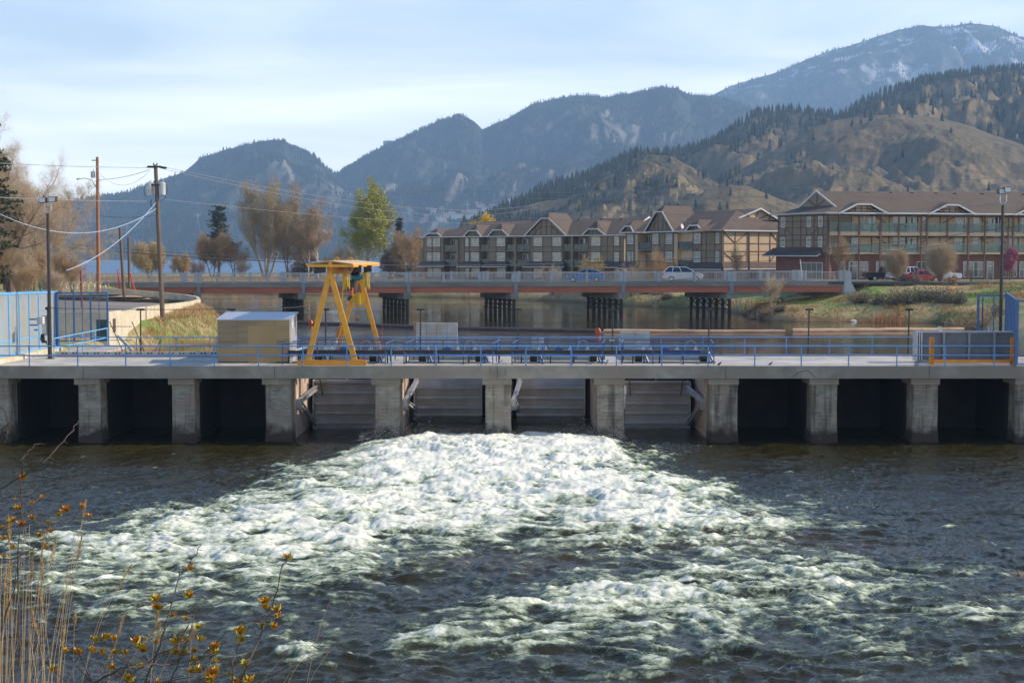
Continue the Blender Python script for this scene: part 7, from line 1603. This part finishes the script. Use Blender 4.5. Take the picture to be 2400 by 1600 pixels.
wire(118, 722, 80.8, 545, 724, 84, .05, .02, M['cabled'], 'thin dark cable strung from lamp pole to lamp head above the bank')
wire(545, 724, 84, 860, 695, 92, .25, .02, M['cabled'], 'thin dark cable from the shed to the crane')
# ================================================================ near bank plants
m = MB(); xs_ = np.linspace(-30, 30, 60); ys_ = np.linspace(-6, 27, 34)
XX, YY = np.meshgrid(xs_, ys_); zb = 4.05-.33*YY-.012*np.abs(XX)*0+fbm(XX*.3, YY*.3, 4, 99)*.12
npmesh('ground', np.stack([XX.ravel(), YY.ravel(), zb.ravel()], 1), gridfaces(34, 60), M['ground'], label='near grassy bank sloping down to the river', cat='bank')
def bank_z(y): return 4.05-.33*y
def stalks(name, label, specs, seed, m_=None):
    r = random.Random(seed); b = MB()
    for (u0, v0, u1, v1, Y, head) in specs:
        p1 = P(u1, v1, Y); p0 = P(u0, v0, Y)
        d = (p0-p1); t = (p0.z-bank_z(Y))/max(.02, -d.z) if d.z < 0 else 0; root = p0+d*min(max(t, 0), 1.2); root.z = min(root.z, p0.z)
        root = Vector((p0.x+d.x*.35, Y+.05, bank_z(Y)))
        pts = []; n = 10; side = Vector((r.uniform(-.03,.03), r.uniform(-.03,.03), 0))
        chain = [root, p0, p1]
        for k in range(n+1):
            s_ = k/n; q = (chain[0]*(1-s_)**2+chain[1]*2*s_*(1-s_)+chain[2]*s_*s_); 
            pts.append(q+side*math.sin(s_*3.1))
        for k in range(n): b.tube(pts[k], pts[k+1], .0019*(1-.06*k), .0019*(1-.06*(k+1)), 5, False)
        if head:
            L = head; dd = (pts[-1]-pts[-3]).normalized()
            for k in range(70):
                s_ = k/70; c = pts[-1]-dd*L*(1-s_)+dd*.02; w_ = .011*math.sin(math.pi*min(1, .15+s_*.85))+.002; o_ = Vector((r.gauss(0,1), r.gauss(0,1), r.gauss(0,.4))).normalized()*w_
                e = Vector((r.gauss(0,1), r.gauss(0,1), r.gauss(0,1))).normalized()*.003; b.add([c+o_*.2-e, c+o_*.2+e, c+o_+dd*.014], [(0,1,2)]); b.add([c+o_*.1-e.cross(dd), c+o_*.1+e.cross(dd), c+o_+dd*.012], [(0,1,2)])
    return tag(b.build(name, m_ or M['stalk']), label, 'grass')
rr = random.Random(8)
sp = []
for k in range(34):
    u0 = rr.uniform(-30, 130); lean = rr.uniform(-40, 120)*(.4+u0/150 if u0 > 0 else .4); vt = rr.uniform(1200, 1480); sp.append((u0, 1640, u0+lean, vt, rr.uniform(6.2, 8), rr.choice((0, 0, .12))))
stalks('dry_grass_tuft', 'dense tuft of pale dry grass stalks in the bottom left corner', sp, 1)
stalks('dry_grass_tuft', 'tall dry grass stalks with seed heads rising at the left edge', [(8,1600,20,1215,7,.14),(60,1600,130,1265,7,.16),(110,1600,190,1262,7.2,.13),(45,1600,75,1315,7,.12),(150,1560,305,1330,7.4,.16),(0,1560,22,1300,6.8,0),(90,1600,118,1230,7.5,0),(5,1600,45,1500,6.6,0),(100,1560,200,1180,7.5,.1)], 2)
stalks('dry_grass_tuft', 'slanting dry grass stalks with seed heads in the lower middle left', [(150,1620,255,1400,7,0),(190,1620,370,1465,6.9,.16),(180,1620,270,1510,6.8,.16),(225,1620,290,1442,7.1,.13),(175,1580,176,1443,7,.07),(330,1620,370,1430,7.2,.12),(300,1640,437,1472,7,.1),(345,1640,375,1468,7,.1),(60,1640,232,1480,6.8,0),(20,1640,150,1470,6.7,0),(120,1600,330,1545,6.9,0),(420,1640,450,1480,7.3,.06)], 3)
stalks('dry_grass_tuft', 'thin lone grass stalks leaning right near the lower middle', [(690,1600,775,1405,7.5,0),(640,1610,800,1500,7.6,0),(600,1620,700,1560,7.2,0),(470,1640,690,1520,7.2,0),(560,1640,760,1480,7.4,0)], 4)
def leaf_cluster(b, c, d, r, n, L):
    """whorl of small pointed folded leaves opening along d"""
    a = d.cross(Vector((.3,.9,.1))).normalized(); e = d.cross(a)
    for k in range(n):
        ph = 6.28*k/n*1.618+r.random(); sp_ = r.uniform(.25, .95); dl = (d*(1.1-sp_*.5)+(a*math.cos(ph)+e*math.sin(ph))*sp_).normalized(); l = L*r.uniform(.6,1.15); wv = dl.cross(Vector((r.gauss(0,1),r.gauss(0,1),r.gauss(0,1)))).normalized()*l*.23
        nn = dl.cross(wv).normalized()*l*.10; p0 = c; m1 = c+dl*l*.45; p2 = c+dl*l
        b.add([p0, m1+wv+nn, p2, m1-wv+nn, m1], [(0,4,1),(1,4,2),(0,3,4),(3,2,4)])
def shrub(label, stems, seed, Lf, leafm='leafo', twr=.004):
    r = random.Random(seed); BS = []; lf = MB(); org = None
    for (pts, Y, rad, clus) in stems:
        P3 = [P(u, v, Y+.12*math.sin(i*1.7+seed)) for i, (u, v) in enumerate(pts)]
        if org is None: org = Vector((P3[0].x, P3[0].y, bank_z(P3[0].y)))
        if pts[0][1] > 1560: P3 = [Vector((P3[0].x+.5*(P3[0].x-P3[1].x), P3[0].y, bank_z(P3[0].y)-.02))]+P3
        # smooth subdivide with small kinks
        Q = []
        for i in range(len(P3)-1):
            for k in range(5):
                t = k/5; q = P3[i].lerp(P3[i+1], t); q += Vector((r.gauss(0,1), r.gauss(0,1), r.gauss(0,1)))*.0035; Q.append(q)
        Q.append(P3[-1]); n = len(Q)-1
        b = MB(); BS.append(b)
        for k in range(n): b.tube(Q[k], Q[k+1], rad*(1-.75*k/n), rad*(1-.75*(k+1)/n), 6, False)
        for k in range(2, n, 3):   # bare side spurs
            d = (Q[k+1]-Q[k]).normalized(); s_ = Vector((r.gauss(0,1), r.gauss(0,.4), r.gauss(0,1))); e = Q[k]+(d*.6+s_.normalized()*.6)*r.uniform(.03,.09); b.tube(Q[k], e, rad*.35, rad*.15, 4, False)
        for (u, v, s_) in clus:
            c = P(u, v+8, Y); j = min(range(len(Q)), key=lambda i: (Q[i]-c).length); 
            if (Q[j]-c).length > .012: b.tube(Q[j], c, rad*.4, rad*.25, 5, False)
            d = Vector((r.uniform(-.35,.35), r.uniform(-.4,.2), 1)).normalized(); leaf_cluster(lf, c, d, r, int(9+6*s_), Lf*s_); leaf_cluster(lf, c+d*Lf*.25*s_, d, r, 6, Lf*.7*s_)
    o = thing('shrub', org, label, 'shrub'); [b.build('stem', M['stem'], o) for b in BS]; lf.build('leaves', M[leafm], o); return o
shrub('shrub branch with orange red buds reaching in from the left edge', [
    ([(-60,1170),(30,1130),(100,1085),(160,1020),(185,985)], 6.6, .006, []), ([(-40,1260),(0,1240),(80,1225),(150,1225),(200,1196)], 6.8, .004, [(45,1185,1.1),(78,1208,1.0),(115,1222,.9),(118,1240,.8),(92,1250,.9),(155,1190,1.2),(138,1204,.9),(193,1182,.9),(207,1205,.8)]),
    ([(-40,1320),(40,1305),(100,1275),(110,1260)], 6.7, .004, [(107,1275,.8),(75,1292,.6),(30,1278,.8),(12,1256,.9),(5,1230,.7)]), ([(-30,1160),(20,1165),(62,1152),(90,1172),(105,1165)], 6.5, .004, [(99,1160,.7),(75,1175,.7),(38,1165,.5)]),
    ([(-30,1230),(20,1225),(60,1200),(120,1260),(60,1310),(-10,1330)], 6.9, .003, [(50,1225,1.1),(30,1215,.9),(22,1220,.8),(8,1298,.7)]), ([(-20,1040),(20,990),(10,960),(-20,950)], 6.4, .004, []), ([(20,1010),(10,1040)], 6.4, .003, []),
    ([(50,1215),(48,1120),(55,1075),(80,1040),(105,1040)], 6.6, .004, [(52,1115,1.1)]), ([(45,1560),(42,1350),(45,1230)], 6.7, .006, []), ([(0,1480),(30,1380),(42,1320)], 6.6, .005, [])], 1, .034, 'leafr')
shrub('leafy shrub with yellow green and orange young leaves at the lower left', [
    ([(165,1640),(230,1590),(300,1560),(400,1555),(470,1545),(530,1480)], 6.8, .007, [(152,1520,.9),(185,1525,1.1),(125,1565,1.1),(215,1520,1.0),(265,1560,1.0),(330,1555,.9),(300,1590,1.4),(325,1512,1.2)]),
    ([(340,1600),(375,1510),(392,1450),(420,1350),(438,1330),(472,1275)], 6.9, .006, [(365,1400,1.3),(368,1420,1.2),(445,1392,1.3),(448,1328,.9),(405,1438,.9),(435,1445,.8)]),
    ([(300,1590),(360,1540),(420,1510),(460,1480)], 7.0, .005, [(222,1495,1.2),(243,1492,1.0),(253,1487,.9),(268,1492,1.0),(320,1498,1.2),(338,1520,1.1),(295,1525,1.1),(270,1525,1.0),(240,1525,1.0),(365,1500,.9),(385,1525,.7)]),
    ([(400,1600),(420,1540),(440,1500),(458,1440),(460,1400)], 7.0, .005, [(415,1500,1.4),(432,1525,1.1),(412,1525,1.2),(465,1465,1.1),(470,1495,1.1),(440,1495,1.0),(455,1520,.9)]),
    ([(300,1640),(380,1600),(450,1585),(520,1560)], 7.1, .004, [(445,1568,1.0),(465,1565,1.1),(490,1580,1.7),(505,1568,1.1),(370,1595,1.0),(505,1545,.8),(455,1540,.9)])], 2, .037, 'leafo')
shrub('taller twiggy shrub with leaf tufts right of the leafy one', [
    ([(555,1620),(580,1555),(615,1480),(640,1420),(660,1330),(676,1305)], 7.0, .006, [(677,1302,1.1),(622,1405,1.2),(624,1418,1.0),(650,1425,1.2),(652,1440,1.1),(640,1465,1.3),(614,1460,.9),(575,1550,1.0)]),
    ([(540,1640),(545,1560),(560,1510),(568,1500)], 7.0, .004, [(564,1478,1.6),(566,1495,1.2),(537,1575,.9),(550,1590,1.0),(585,1590,1.3)]),
    ([(430,1640),(470,1590),(500,1540),(505,1510)], 6.9, .005, [(505,1512,1.3),(508,1522,1.1),(495,1590,1.4),(488,1522,.8)]),
    ([(575,1640),(640,1590),(720,1540),(780,1515)], 7.2, .004, []), ([(600,1600),(700,1550),(760,1545),(800,1580),(830,1620)], 7.3, .003, []), ([(615,1475),(600,1430),(615,1400)], 7.0, .003, []), ([(660,1640),(650,1560),(690,1500),(560,1480)], 7.4, .002, [])], 3, .036, 'leafo')
# ================================================================ haze
m = MB(); m.box(-7500, 7500, -40, 7250, -10.5, 1110)
hm = bpy.data.materials.new('haze'); hm.use_nodes = True; nt = hm.node_tree; nt.nodes.clear(); o_ = N(nt, 'ShaderNodeOutputMaterial'); v_ = N(nt, 'ShaderNodeVolumePrincipled')
v_.inputs['Color'].default_value = (.41, .655, 1.0, 1); v_.inputs['Density'].default_value = 1.6e-4; v_.inputs['Anisotropy'].default_value = .0
nt.links.new(v_.outputs[0], o_.inputs['Volume'])
tag(m.build('haze', hm), 'thin blue haze over the valley', 'haze', kind='stuff')
